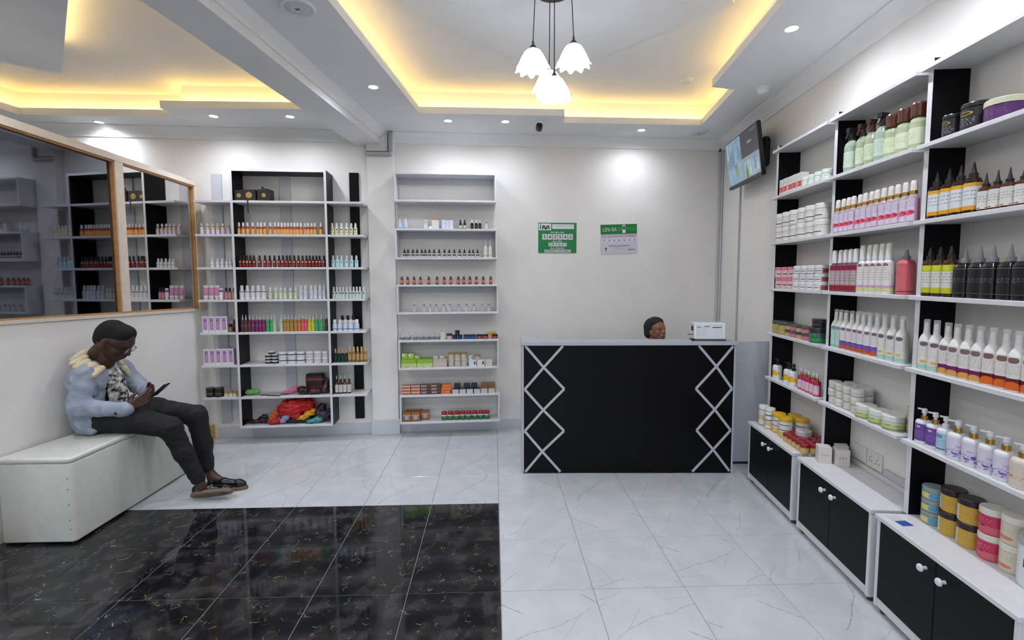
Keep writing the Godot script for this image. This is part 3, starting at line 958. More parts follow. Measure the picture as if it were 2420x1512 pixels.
func shelf_units() -> void:
	var white := noise_mat("white_melamine", "cfced0", "d6d5d6", 1.2, 0.35, 0.05)
	var black := noise_mat("black_melamine", "09090c", "0e0e12", 1.5, 0.38, 0.05)
	# --- right wall
	var spans := [[0.0, 0.725], [0.765, 1.462], [1.5, 2.3]]
	var labels := ["white wall shelf unit with black uprights next to the television", "white wall shelf unit with black uprights between the other two, sockets behind its foot", "white wall shelf unit with black uprights holding pump bottles and oil bottles"]
	for u in 3:
		var a: float = spans[u][0]
		var b: float = spans[u][1]
		var o := thing("wall_shelf", labels[u], "shelf", RW * at(a, 0.5, 0))
		var up := board(o, "upright", black, Vector3(0.0, 0.0, 0.0), Vector3(0.028, 2.2, 0.161))
		board(up, "edge_strip", white, Vector3(-0.0005, 0.0, 0.1611), Vector3(0.0285, 2.2, 0.1635), 0.0008)
		for y in [2.645, 2.285, 1.93, 1.57, 1.218, 0.858]:
			board(o, "shelf_board", white, Vector3(-0.004, y - 0.5, 0.0), Vector3(b - a, y - 0.5 + 0.02, 0.195))
	var cabs := [[0.0, 0.705], [0.775, 1.485], [1.53, 2.255]]
	var cl := ["low white cabinet with two black doors below the jars with red lids", "low white cabinet with two black doors below the wall sockets", "low white cabinet with two black doors below the stacked tins"]
	for u in 3:
		var a: float = cabs[u][0]
		var w: float = cabs[u][1] - a
		var o := thing("low_cabinet", cl[u], "cabinet", RW * at(a, 0, 0))
		board(o, "side_panel", white, Vector3(0, 0.03, 0.0), Vector3(0.02, 0.478, 0.305))
		board(o, "side_panel", white, Vector3(w - 0.02, 0.03, 0.0), Vector3(w, 0.478, 0.305))
		board(o, "bottom_panel", white, Vector3(0.02, 0.03, 0.0), Vector3(w - 0.02, 0.075, 0.3))
		board(o, "top_panel", white, Vector3(-0.006, 0.478, 0.0), Vector3(w + 0.006, 0.5, 0.315), 0.002)
		board(o, "back_panel", white, Vector3(0.02, 0.075, 0.0), Vector3(w - 0.02, 0.478, 0.01))
		var half := w / 2
		for s in [0, 1]:
			var x0: float = 0.022 + s * (half - 0.022 + 0.0015)
			var x1: float = half - 0.0015 + s * (half - 0.0205)
			var d := board(o, "door", black, Vector3(x0, 0.078, 0.286), Vector3(x1, 0.474, 0.304), 0.002)
			part(d, "knob", knob(), mat("d6d6d8", 0.25), Vector3(half - 0.05 + s * 0.1, 0.415, 0.3045), Vector3(PI / 2, 0, 0))
		for p in [[0.03, 0.03], [w - 0.03, 0.03], [0.03, 0.27], [w - 0.03, 0.27]]:
			part(o, "foot", loft([[0, 0.016], [0.03, 0.018]], 12), mat("3b3128", 0.6), Vector3(p[0], 0, p[1]))
	# --- tall open unit by the partition
	var t := thing("tall_display_shelf", "tall open display shelf with black framed middle bay and white boards beside the partition", "shelf", BW * at(-2.13, 0.165, 0))
	var off := Vector3(2.13, -0.165, 0)
	var B := func(called: String, m: Material, lo: Vector3, hi: Vector3) -> MeshInstance3D:
		return board(t, called, m, lo + off, hi + off)
	for x in [[-2.585, -2.563], [-1.693, -1.671]]:
		var up: MeshInstance3D = B.call("upright", black, Vector3(x[0], 0.165, 0.0), Vector3(x[1], 2.745, 0.237))
		board(up, "edge_strip", white, Vector3(x[0] - 0.0005, 0.165, 0.2371) + off, Vector3(x[1] + 0.0005, 2.745, 0.2395) + off, 0.0008)
	var tp: MeshInstance3D = B.call("top_board", black, Vector3(-2.563, 2.723, 0.0), Vector3(-1.693, 2.745, 0.237))
	board(tp, "edge_strip", white, Vector3(-2.563, 2.7225, 0.2371) + off, Vector3(-1.693, 2.7455, 0.2395) + off, 0.0008)
	B.call("bottom_board", white, Vector3(-2.563, 0.165, 0.0), Vector3(-1.693, 0.187, 0.2395))
	for y in [2.44, 2.112, 1.788, 1.469, 1.141, 0.813, 0.487]:
		for x in [[-2.925, -2.5855], [-2.5625, -1.6935], [-1.6705, -1.325]]:
			B.call("shelf_board", white, Vector3(x[0], y - 0.022, 0.001), Vector3(x[1], y, 0.241))
	B.call("back_strip", mat("c2c3c9", 0.4), Vector3(-2.2, 0.187, 0.0005), Vector3(-2.095, 2.723, 0.016))
	B.call("back_strip", mat("c2c3c9", 0.4), Vector3(-2.862, 0.17, 0.0005), Vector3(-2.765, 2.735, 0.02))
	B.call("back_strip", black, Vector3(-1.498, 0.17, 0.0005), Vector3(-1.402, 2.77, 0.02))
	# --- stack of five white box shelves beside the pillar
	var rows := [[2.449, 2.745, -1.012, 0.022], [1.867, 2.18, -1.015, 0.03], [1.302, 1.608, -1.008, 0.038], [0.722, 1.032, -1.003, 0.04], [0.149, 0.454, -0.999, 0.047]]
	var names := ["empty white box shelf, uppermost of the column beside the pillar", "white box shelf holding small black and white bottles", "white box shelf holding small clear bottles", "white box shelf holding green boxes and cream jars", "white box shelf holding green tubs with red lids"]
	for k in 5:
		var r: Array = rows[k]
		var o := thing("box_shelf", names[k], "shelf", BW * at((r[2] + r[3]) / 2, r[0], 0))
		var hw: float = (r[3] - r[2]) / 2
		var h: float = r[1] - r[0]
		board(o, "bottom_board", white, Vector3(-hw, 0, 0), Vector3(hw, 0.02, 0.22))
		board(o, "top_board", white, Vector3(-hw, h - 0.02, 0), Vector3(hw, h, 0.22))
		board(o, "side_board", white, Vector3(-hw, 0.02, 0), Vector3(-hw + 0.018, h - 0.02, 0.22))
		board(o, "side_board", white, Vector3(hw - 0.018, 0.02, 0), Vector3(hw, h - 0.02, 0.22))
		board(o, "back_rail", mat("bcbdc3", 0.4), Vector3(-hw + 0.018, h - 0.085, 0.001), Vector3(hw - 0.018, h - 0.02, 0.016))
		for s in [-0.36, -0.34, 0.33, 0.36]:
			part(o, "screw", loft([[0, 0.004], [0.002, 0.003]], 8), mat("55565a", 0.4, 0.6), Vector3(s, h - 0.05, 0.016), Vector3(PI / 2, 0, 0))

func wall_things() -> void:
	# payment signs
	var s1 := thing("payment_sign", "green payment sign with white number boxes on the back wall", "sign", BW * at(0.703, 1.944, 0.0))
	var green := mat("117a3c", 0.35)
	board(s1, "panel", green, Vector3(-0.212, 0, 0), Vector3(0.212, 0.329, 0.004), 0.001)
	var wht := mat("d7d9db", 0.4)
	var ink := mat("17181c", 0.5)
	var Z := 0.0042
	board(s1, "logo_field", wht, Vector3(-0.207, 0.247, Z), Vector3(-0.07, 0.319, Z + 0.0004), 0.0001)
	lettering(s1, "logo_letter", "i", 0.05, ink, Vector3(-0.187, 0.282, Z + 0.001), 0.0, "Droid Sans", true)
	var navy := mat("182a63", 0.4)
	part(s1, "logo_wave", bar([Vector3(-0.165, 0.262, Z + 0.002), Vector3(-0.158, 0.295, Z + 0.002), Vector3(-0.146, 0.296, Z + 0.002), Vector3(-0.137, 0.262, Z + 0.002), Vector3(-0.126, 0.259, Z + 0.002), Vector3(-0.117, 0.293, Z + 0.002), Vector3(-0.103, 0.297, Z + 0.002), Vector3(-0.091, 0.262, Z + 0.002)], 0.0055), navy)
	board(s1, "name_field", wht, Vector3(-0.058, 0.262, Z), Vector3(0.183, 0.313, Z + 0.0004), 0.0001)
	part(s1, "small_print", flat_card(0.21, 0.024), print_mat("sign_lines", "d7d9db", [["t", 0.0, 0.1, 1.0, 0.95, 1, "6d7074"]]), Vector3(0.062, 0.287, Z + 0.001))
	lettering(s1, "caption", "PAY BILL NO:", 0.016, wht, Vector3(0.0, 0.224, Z + 0.001), 0.15, "Droid Sans", true)
	for k in 6:
		var x := -0.167 + k * 0.0575
		board(s1, "number_box", wht, Vector3(x, 0.146, Z), Vector3(x + 0.05, 0.206, Z + 0.0004), 0.0001)
		lettering(s1, "digit", "542542"[k], 0.036, ink, Vector3(x + 0.025, 0.176, Z + 0.001), 0.0, "Droid Sans", true)
	lettering(s1, "caption", "Acc No:", 0.018, wht, Vector3(0.0, 0.128, Z + 0.001), 0.11, "Droid Sans", true)
	for k in 6:
		var x := -0.098 + k * 0.034
		board(s1, "number_box", wht, Vector3(x, 0.073, Z), Vector3(x + 0.0315, 0.113, Z + 0.0004), 0.0001)
		lettering(s1, "digit", "587587"[k], 0.024, ink, Vector3(x + 0.0157, 0.093, Z + 0.001), 0.0, "Droid Sans", true)
	lettering(s1, "caption", "Acc Name:", 0.018, wht, Vector3(0.0, 0.054, Z + 0.001), 0.16, "Droid Sans", true)
	board(s1, "name_field", wht, Vector3(-0.145, 0.006, Z), Vector3(0.148, 0.037, Z + 0.0004), 0.0001)
	lettering(s1, "shop_name", "KITENGELA NATURALS", 0.019, ink, Vector3(0.0, 0.0215, Z + 0.001), 0.275, "Droid Sans", true)
	var s2 := thing("payment_sign", "white and green payment sign with a phone picture, hung slightly tilted", "sign", BW * Transform3D(Basis(Vector3.BACK, 0.035), Vector3(1.4, 1.938, 0.0)))
	board(s2, "panel", mat("cbc9d2", 0.35), Vector3(-0.21, 0, 0), Vector3(0.21, 0.326, 0.004), 0.001)
	board(s2, "header", mat("0f7434", 0.35), Vector3(-0.206, 0.216, Z), Vector3(0.206, 0.323, Z + 0.0004), 0.0001)
	lettering(s2, "heading", "LIPA NA", 0.042, wht, Vector3(-0.105, 0.268, Z + 0.001), 0.155)
	lettering(s2, "heading", "M", 0.04, mat("3aa843", 0.4), Vector3(0.012, 0.27, Z + 0.001))
	lettering(s2, "heading", "PESA", 0.04, mat("3aa843", 0.4), Vector3(0.142, 0.27, Z + 0.001), 0.1)
	board(s2, "phone_picture", wht, Vector3(0.041, 0.228, Z + 0.0006), Vector3(0.076, 0.314, Z + 0.0012), 0.0001)
	board(s2, "phone_screen", mat("70502f", 0.4), Vector3(0.044, 0.263, Z + 0.0014), Vector3(0.073, 0.302, Z + 0.0018), 0.0001)
	lettering(s2, "caption", "BUY GOODS TILL NUMBER", 0.026, mat("a8557b", 0.5), Vector3(0.0, 0.195, Z + 0.001), 0.39)
	for k in 7:
		var x := -0.168 + k * 0.0565
		part(s2, "number_dot", loft([[0, 0.022], [0.0004, 0.022]], 20), mat("dedde4", 0.4), Vector3(x, 0.147, Z), Vector3(PI / 2, 0, 0))
		lettering(s2, "digit", "5006043"[k], 0.026, mat("3a3a44", 0.5), Vector3(x, 0.147, Z + 0.001), 0.0, "Droid Sans", true)
	lettering(s2, "shop_name", "KITENGELA NATURALS", 0.017, mat("55555e", 0.5), Vector3(0.0, 0.088, Z + 0.001), 0.24)
	part(s2, "small_print", flat_card(0.12, 0.03), print_mat("sign_lines_2", "cbc9d2", [["t", 0.05, 0.1, 0.95, 0.95, 3, "8b8b95"]]), Vector3(0.0, 0.058, Z + 0.001))
	part(s2, "pin_icon", loft([[0, 0.01], [0.0006, 0.01]], 16), ink, Vector3(-0.15, 0.06, Z), Vector3(PI / 2, 0, 0))
	board(s2, "pin_icon", ink, Vector3(-0.153, 0.028, Z), Vector3(-0.147, 0.052, Z + 0.0006), 0.0001)
	lettering(s2, "small_print", "Safaricom", 0.014, mat("4a4a55", 0.5), Vector3(0.14, 0.042, Z + 0.001), 0.08, "Droid Sans", true)
	# television
	var tl := Vector3(2.324, 2.992, -4.79)
	var xa := Vector3(-0.155, -0.012, 0.988).normalized()
	var ya := Vector3(-0.062, 0.45, 0.0).normalized()
	var za := xa.cross(ya).normalized()
	ya = za.cross(xa)
	var TV := Transform3D(Basis(xa, ya, za), tl + xa * 0.4 - ya * 0.4525)
	var tv := thing("television", "flat black television tilted on the right wall showing a split blue and grey picture", "television", TV)
	board(tv, "housing", mat("15151a", 0.35), Vector3(-0.4, 0, -0.035), Vector3(0.4, 0.4525, 0.0), 0.006)
	board(tv, "bezel", mat("2c2b31", 0.3), Vector3(-0.4, 0, 0.0), Vector3(0.4, 0.028, 0.006), 0.003)
	var scr := part(tv, "screen", flat_card(0.78, 0.41), screen_mat(), Vector3(0, 0.236, 0.0012))
	scr.set_meta("label", "lit screen with blue pictures and a grey panel")
	var sl := AreaLight3D.new()
	sl.name = "screen_light"
	sl.area_size = Vector2(0.78, 0.41)
	sl.light_color = C("a9c6dd")
	sl.light_energy = 0.03
	sl.area_range = 8.0
	sl.shadow_enabled = true
	tv.add_child(sl, true)
	sl.position = Vector3(0, 0.236, 0.012)
	sl.rotation.y = PI
	var br := thing("television_bracket", "black wall bracket behind the television", "bracket", RW * at(-0.57, 2.66, 0))
	board(br, "wall_plate", mat("0c0c0e", 0.45), Vector3(-0.09, 0.0, 0.0), Vector3(0.09, 0.26, 0.07), 0.02)
	board(br, "arm", mat("0c0c0e", 0.45), Vector3(-0.28, 0.08, 0.05), Vector3(0.05, 0.14, 0.13), 0.008)
	# conduits and trunking
	var c1 := thing("wall_conduit", "grey double cable conduit down the corner beside the counter", "conduit", BW * at(2.555, 0.115, 0))
	board(c1, "duct", mat("bdbdc1", 0.45), Vector3(-0.03, 0, 0), Vector3(-0.005, 2.95, 0.016))
	board(c1, "duct", mat("c8c8ca", 0.45), Vector3(0.0, 0, 0), Vector3(0.024, 2.95, 0.014))
	board(c1, "junction_clip", mat("3d3e44", 0.4), Vector3(-0.034, 2.95, 0), Vector3(-0.01, 2.985, 0.022), 0.004)
	var c2 := thing("wall_conduit", "thin grey cable conduit running down the right wall below the television", "conduit", RW * at(-1.115, 0.115, 0))
	board(c2, "duct", mat("adaeb3", 0.45), Vector3(-0.012, 0, 0), Vector3(0.012, 2.6, 0.014))
	var tk := thing("cable_trunking", "grey bent cable trunking under the beam end on the pillar", "trunking", BW * at(-1.18, 2.9, 0.076))
	board(tk, "duct", mat("a7a9ad", 0.45), Vector3(-0.135, 0.03, 0), Vector3(0.13, 0.075, 0.03), 0.01)
	board(tk, "duct", mat("a7a9ad", 0.45), Vector3(0.1, 0.075, 0), Vector3(0.14, 0.275, 0.03), 0.008)
	board(tk, "gap_line", mat("2a2b2e", 0.6), Vector3(-0.12, 0.068, 0.0302), Vector3(0.1, 0.074, 0.032), 0.001)
	board(tk, "gap_line", mat("2a2b2e", 0.6), Vector3(0.094, 0.08, 0.0302), Vector3(0.1, 0.26, 0.032), 0.001)
	# sockets
	for k in 2:
		var so := thing("wall_socket", ["white blank double switch plate on the right wall beside white boxes", "white double wall socket with pin holes on the right wall"][k], "socket", RW * at(0.9 + k * 0.138, 0.535, 0))
		board(so, "plate", mat("d8d4cc", 0.35), Vector3(-0.064, 0.0, 0), Vector3(0.064, 0.1, 0.012), 0.003)
		for q in [-0.03, 0.03]:
			if k == 1:
				for h in [[0.0, 0.062], [-0.011, 0.04], [0.011, 0.04]]:
					board(so, "pin_hole", mat("2c2a28", 0.6), Vector3(q + h[0] - 0.0025, h[1] - 0.004, 0.012), Vector3(q + h[0] + 0.0025, h[1] + 0.004, 0.0126), 0.0001)
			board(so, "switch_rocker", mat("e4e1da", 0.3), Vector3(q - 0.006, 0.076, 0.012), Vector3(q + 0.006, 0.094, 0.0155), 0.001)
	var td := thing("cable_duct", "white cable duct along the foot of the right wall behind the shelf", "duct", RW * at(0.84, 0.5005, 0))
	board(td, "duct", mat("cfccc6", 0.4), Vector3(0, 0, 0), Vector3(0.62, 0.03, 0.022), 0.002)
	board(td, "raised_cover", mat("b9bac0", 0.4), Vector3(0.29, 0.031, 0), Vector3(0.5, 0.075, 0.018), 0.002)

func screen_mat() -> StandardMaterial3D:
	var im := Image.create(192, 108, false, Image.FORMAT_RGB8)
	im.fill(C("8fb0c8"))
	var r := RandomNumberGenerator.new()
	r.seed = 4
	var blob := func(x0: int, y0: int, x1: int, y1: int, cols: Array, n: int) -> void:
		for k in n:
			var w := r.randi_range(4, 16)
			var h := r.randi_range(8, 34)
			im.fill_rect(Rect2i(r.randi_range(x0, maxi(x0, x1 - w)), r.randi_range(y0, maxi(y0, y1 - h)), w, h).intersection(Rect2i(x0, y0, x1 - x0, y1 - y0)), C(cols[r.randi() % cols.size()]))
	blob.call(0, 0, 92, 108, ["9dbdd2", "86a9c4", "a9c4d4", "7a9cb8"], 60)
	blob.call(14, 30, 50, 70, ["6b8cb0", "7795b2"], 8)
	blob.call(48, 62, 66, 90, ["8f9f6a", "9aa878", "7f9470"], 7)
	im.fill_rect(Rect2i(94, 0, 98, 58), C("4a4850"))
	im.fill_rect(Rect2i(132, 26, 24, 4), C("a9a8b0"))
	im.fill_rect(Rect2i(150, 5, 34, 4), C("6e6c74"))
	im.fill_rect(Rect2i(94, 58, 98, 50), C("9aa6b4"))
	blob.call(104, 66, 186, 108, ["a9c3cf", "b7cdd4", "8fb0c4", "c2d2d2"], 40)
	blob.call(112, 76, 128, 108, ["6f8f62", "7d9a70"], 6)
	blob.call(160, 64, 174, 96, ["7f9fc0", "86a6c2"], 5)
	var m := StandardMaterial3D.new()
	m.albedo_color = Color.BLACK
	m.emission_enabled = true
	m.emission_texture = ImageTexture.create_from_image(im)
	m.emission_operator = BaseMaterial3D.EMISSION_OP_MULTIPLY
	m.emission = Color.WHITE
	m.emission_energy_multiplier = 0.55
	m.roughness = 0.15
	return m
# ------------------------------------------------------------------ goods
func band(r: float, y0: float, y1: float, n := 2.0, seg := 14, rz := -1.0) -> ArrayMesh:
	var q := rz if rz > 0 else r
	return loft([[y0, r + 0.0007, q + 0.0007, n], [y1, r + 0.0007, q + 0.0007, n]], seg, false)

func holder() -> Node3D:
	return Node3D.new()

func spray(h: float, r: float, body: Material, cap: Material, lab: Material, collar: Material = null, y0 := 0.08, y1 := 0.54, capr := 0.62, n := 2.0) -> Node3D:
	var o := holder()
	part(o, "body", loft([[0, r * 0.9, r * 0.9, n], [h * 0.02, r, r, n], [h * 0.55, r, r, n], [h * 0.61, r * 0.88, r * 0.88, n], [h * 0.66, r * 0.66, r * 0.66], [h * 0.7, r * 0.5, r * 0.5]]), body)
	if lab:
		part(o, "label_wrap", band(r, h * y0, h * y1, n), lab)
	part(o, "collar", loft([[h * 0.685, r * capr * 1.06], [h * 0.76, r * capr * 1.06]]), collar if collar else cap)
	part(o, "spray_cap", loft([[h * 0.755, r * capr], [h * 0.93, r * capr * 0.92], [h * 0.985, r * capr * 0.8], [h, r * capr * 0.5]]), cap)
	return o

func jar(h: float, r: float, body: Material, lid: Material, lab: Material, lid_at := 0.66) -> Node3D:
	var o := holder()
	part(o, "body", loft([[0, r * 0.93], [h * 0.04, r], [h * (lid_at - 0.03), r], [h * (lid_at + 0.02), r * 0.93]], 18), body)
	if lab:
		part(o, "label_wrap", band(r, h * 0.08, h * (lid_at - 0.05), 2.0, 18), lab)
	part(o, "lid", loft([[h * lid_at, r * 1.03], [h * 0.96, r * 1.03], [h, r * 0.97]], 18), lid)
	return o

func nozzle(h: float, r: float, body: Material, noz: Material, lab: Material, n := 2.0, top := 0.6) -> Node3D:
	var o := holder()
	part(o, "body", loft([[0, r * 0.92, r * 0.92, n], [h * 0.02, r, r, n], [h * (top - 0.06), r, r, n], [h * top, r * 0.8, r * 0.8, n], [h * (top + 0.03), r * 0.45, r * 0.45]]), body)
	if lab:
		part(o, "label_wrap", band(r, h * 0.07, h * (top - 0.09), n), lab)
	part(o, "collar", loft([[h * (top + 0.02), r * 0.5], [h * (top + 0.1), r * 0.52], [h * (top + 0.11), r * 0.36]]), noz)
	part(o, "nozzle", loft([[h * (top + 0.11), r * 0.34], [h * (top + 0.25), r * 0.17], [h, r * 0.07]]), noz)
	return o

func dropper(h: float, r: float, body: Material, cap: Material, lab: Material, bulb: Material = null) -> Node3D:
	var o := holder()
	part(o, "body", loft([[0, r * 0.93], [h * 0.02, r], [h * 0.55, r], [h * 0.6, r * 0.75], [h * 0.63, r * 0.5], [h * 0.66, r * 0.5]]), body)
	if lab:
		part(o, "label_wrap", band(r, h * 0.08, h * 0.5), lab)
	part(o, "cap", loft([[h * 0.655, r * 0.58], [h * 0.8, r * 0.56]]), cap)
	part(o, "bulb", loft([[h * 0.8, r * 0.36], [h * 0.93, r * 0.34], [h, r * 0.15]]), bulb if bulb else cap)
	return o

func pump(h: float, r: float, body: Material, collar: Material, head: Material, lab: Material, y0 := 0.05, y1 := 0.52) -> Node3D:
	var o := holder()
	part(o, "body", loft([[0, r * 0.94], [h * 0.015, r], [h * 0.58, r], [h * 0.635, r * 0.95], [h * 0.67, r * 0.8], [h * 0.685, r * 0.45]], 20), body)
	if lab:
		part(o, "label_wrap", band(r, h * y0, h * y1, 2.0, 20), lab)
	part(o, "collar", loft([[h * 0.68, r * 0.42], [h * 0.8, r * 0.42]]), collar)
	part(o, "pump_head", loft([[h * 0.8, r * 0.2], [h * 0.86, r * 0.2], [h * 0.87, r * 0.34], [h * 0.98, r * 0.32], [h, r * 0.25]]), head)
	part(o, "spout", rbox(Vector3(-r * 0.95, h * 0.94, -r * 0.12), Vector3(0.0, h * 0.985, r * 0.12), 0.001), head)
	return o

func trigger(h: float, r: float, body: Material, head: Material, lab: Material, closed := false) -> Node3D:
	var o := holder()
	part(o, "body", loft([[0, r * 0.92], [h * 0.015, r], [h * 0.58, r], [h * 0.65, r * 0.85], [h * 0.7, r * 0.55], [h * 0.72, r * 0.45]], 18), body)
	part(o, "label_wrap", band(r, h * 0.12, h * 0.46, 2.0, 18), lab)
	part(o, "collar", loft([[h * 0.71, r * 0.5], [h * 0.77, r * 0.48]]), head)
	if closed:
		part(o, "cap", loft([[h * 0.7, r * 0.95], [h * 0.96, r * 0.93], [h, r * 0.8]], 18), head)
	else:
		part(o, "trigger_head", merged([[rbox(Vector3(-r * 0.3, h * 0.77, -r * 0.32), Vector3(r * 0.3, h * 0.9, r * 0.32), 0.003), Transform3D.IDENTITY], [rbox(Vector3(-r * 0.34, h * 0.88, -r * 0.7), Vector3(r * 0.34, h * 0.99, r * 0.85), 0.004), Transform3D.IDENTITY]]), head)
		part(o, "trigger_lever", rbox(Vector3(-r * 0.18, -h * 0.16, -0.004), Vector3(r * 0.18, 0, 0.004), 0.001), head, Vector3(0, h * 0.9, r * 0.6), Vector3(-0.35, 0, 0))
	return o

func tube(h: float, w: float, body: Material, cap: Material, lab: Material) -> Node3D:
	var o := holder()
	part(o, "cap", loft([[0, w * 0.4], [h * 0.13, w * 0.4]]), cap)
	part(o, "body", loft([[h * 0.13, w * 0.44], [h * 0.18, w * 0.5, w * 0.42], [h * 0.6, w * 0.5, w * 0.22], [h * 0.94, w * 0.52, 0.004], [h, w * 0.52, 0.003]], 16), body)
	part(o, "label_wrap", loft([[h * 0.25, w * 0.5 + 0.0008, w * 0.385 + 0.0012], [h * 0.6, w * 0.5 + 0.0008, w * 0.22 + 0.0012], [h * 0.86, w * 0.515 + 0.0008, 0.004 + w * 0.052 + 0.0012]], 16, false), lab)
	return o

func carton(w: float, h: float, d: float, side: Material, face: Material, lid: Material = null) -> Node3D:
	var o := holder()
	part(o, "carton", rbox(Vector3(-w / 2, 0, -d / 2), Vector3(w / 2, h, d / 2), 0.0012), side)
	if face:
		part(o, "front_print", flat_card(w - 0.003, h - 0.003), face, Vector3(0, h / 2, d / 2 + 0.0006))
	if lid:
		part(o, "lid", rbox(Vector3(-w / 2 - 0.001, h, -d / 2 - 0.001), Vector3(w / 2 + 0.001, h + 0.012, d / 2 + 0.001), 0.001), lid)
	return o

func white_bottle(h: float, r: float, strip: Array) -> Node3D:      # white spray bottle of the long rows on the right
	var o := holder()
	part(o, "body", loft([[0, r * 0.92, r * 0.92, 2.6], [h * 0.015, r, r, 2.6], [h * 0.58, r, r, 2.6], [h * 0.66, r * 0.82], [h * 0.72, r * 0.5], [h * 0.78, r * 0.46]], 16), mat("dedbd6", 0.3))
	part(o, "label_wrap", band(r, h * 0.03, h * 0.56, 2.6, 16), print_mat(strip[0], strip[1], strip[2]))
	part(o, "pump_neck", loft([[h * 0.78, r * 0.42], [h * 0.9, r * 0.36], [h * 0.93, r * 0.3]]), mat("e6e4e0", 0.3))
	part(o, "clear_cap", loft([[h * 0.77, r * 0.5], [h * 0.98, r * 0.47], [h, r * 0.4]], 14, false), clear("f4f4f4", 0.25))
	return o

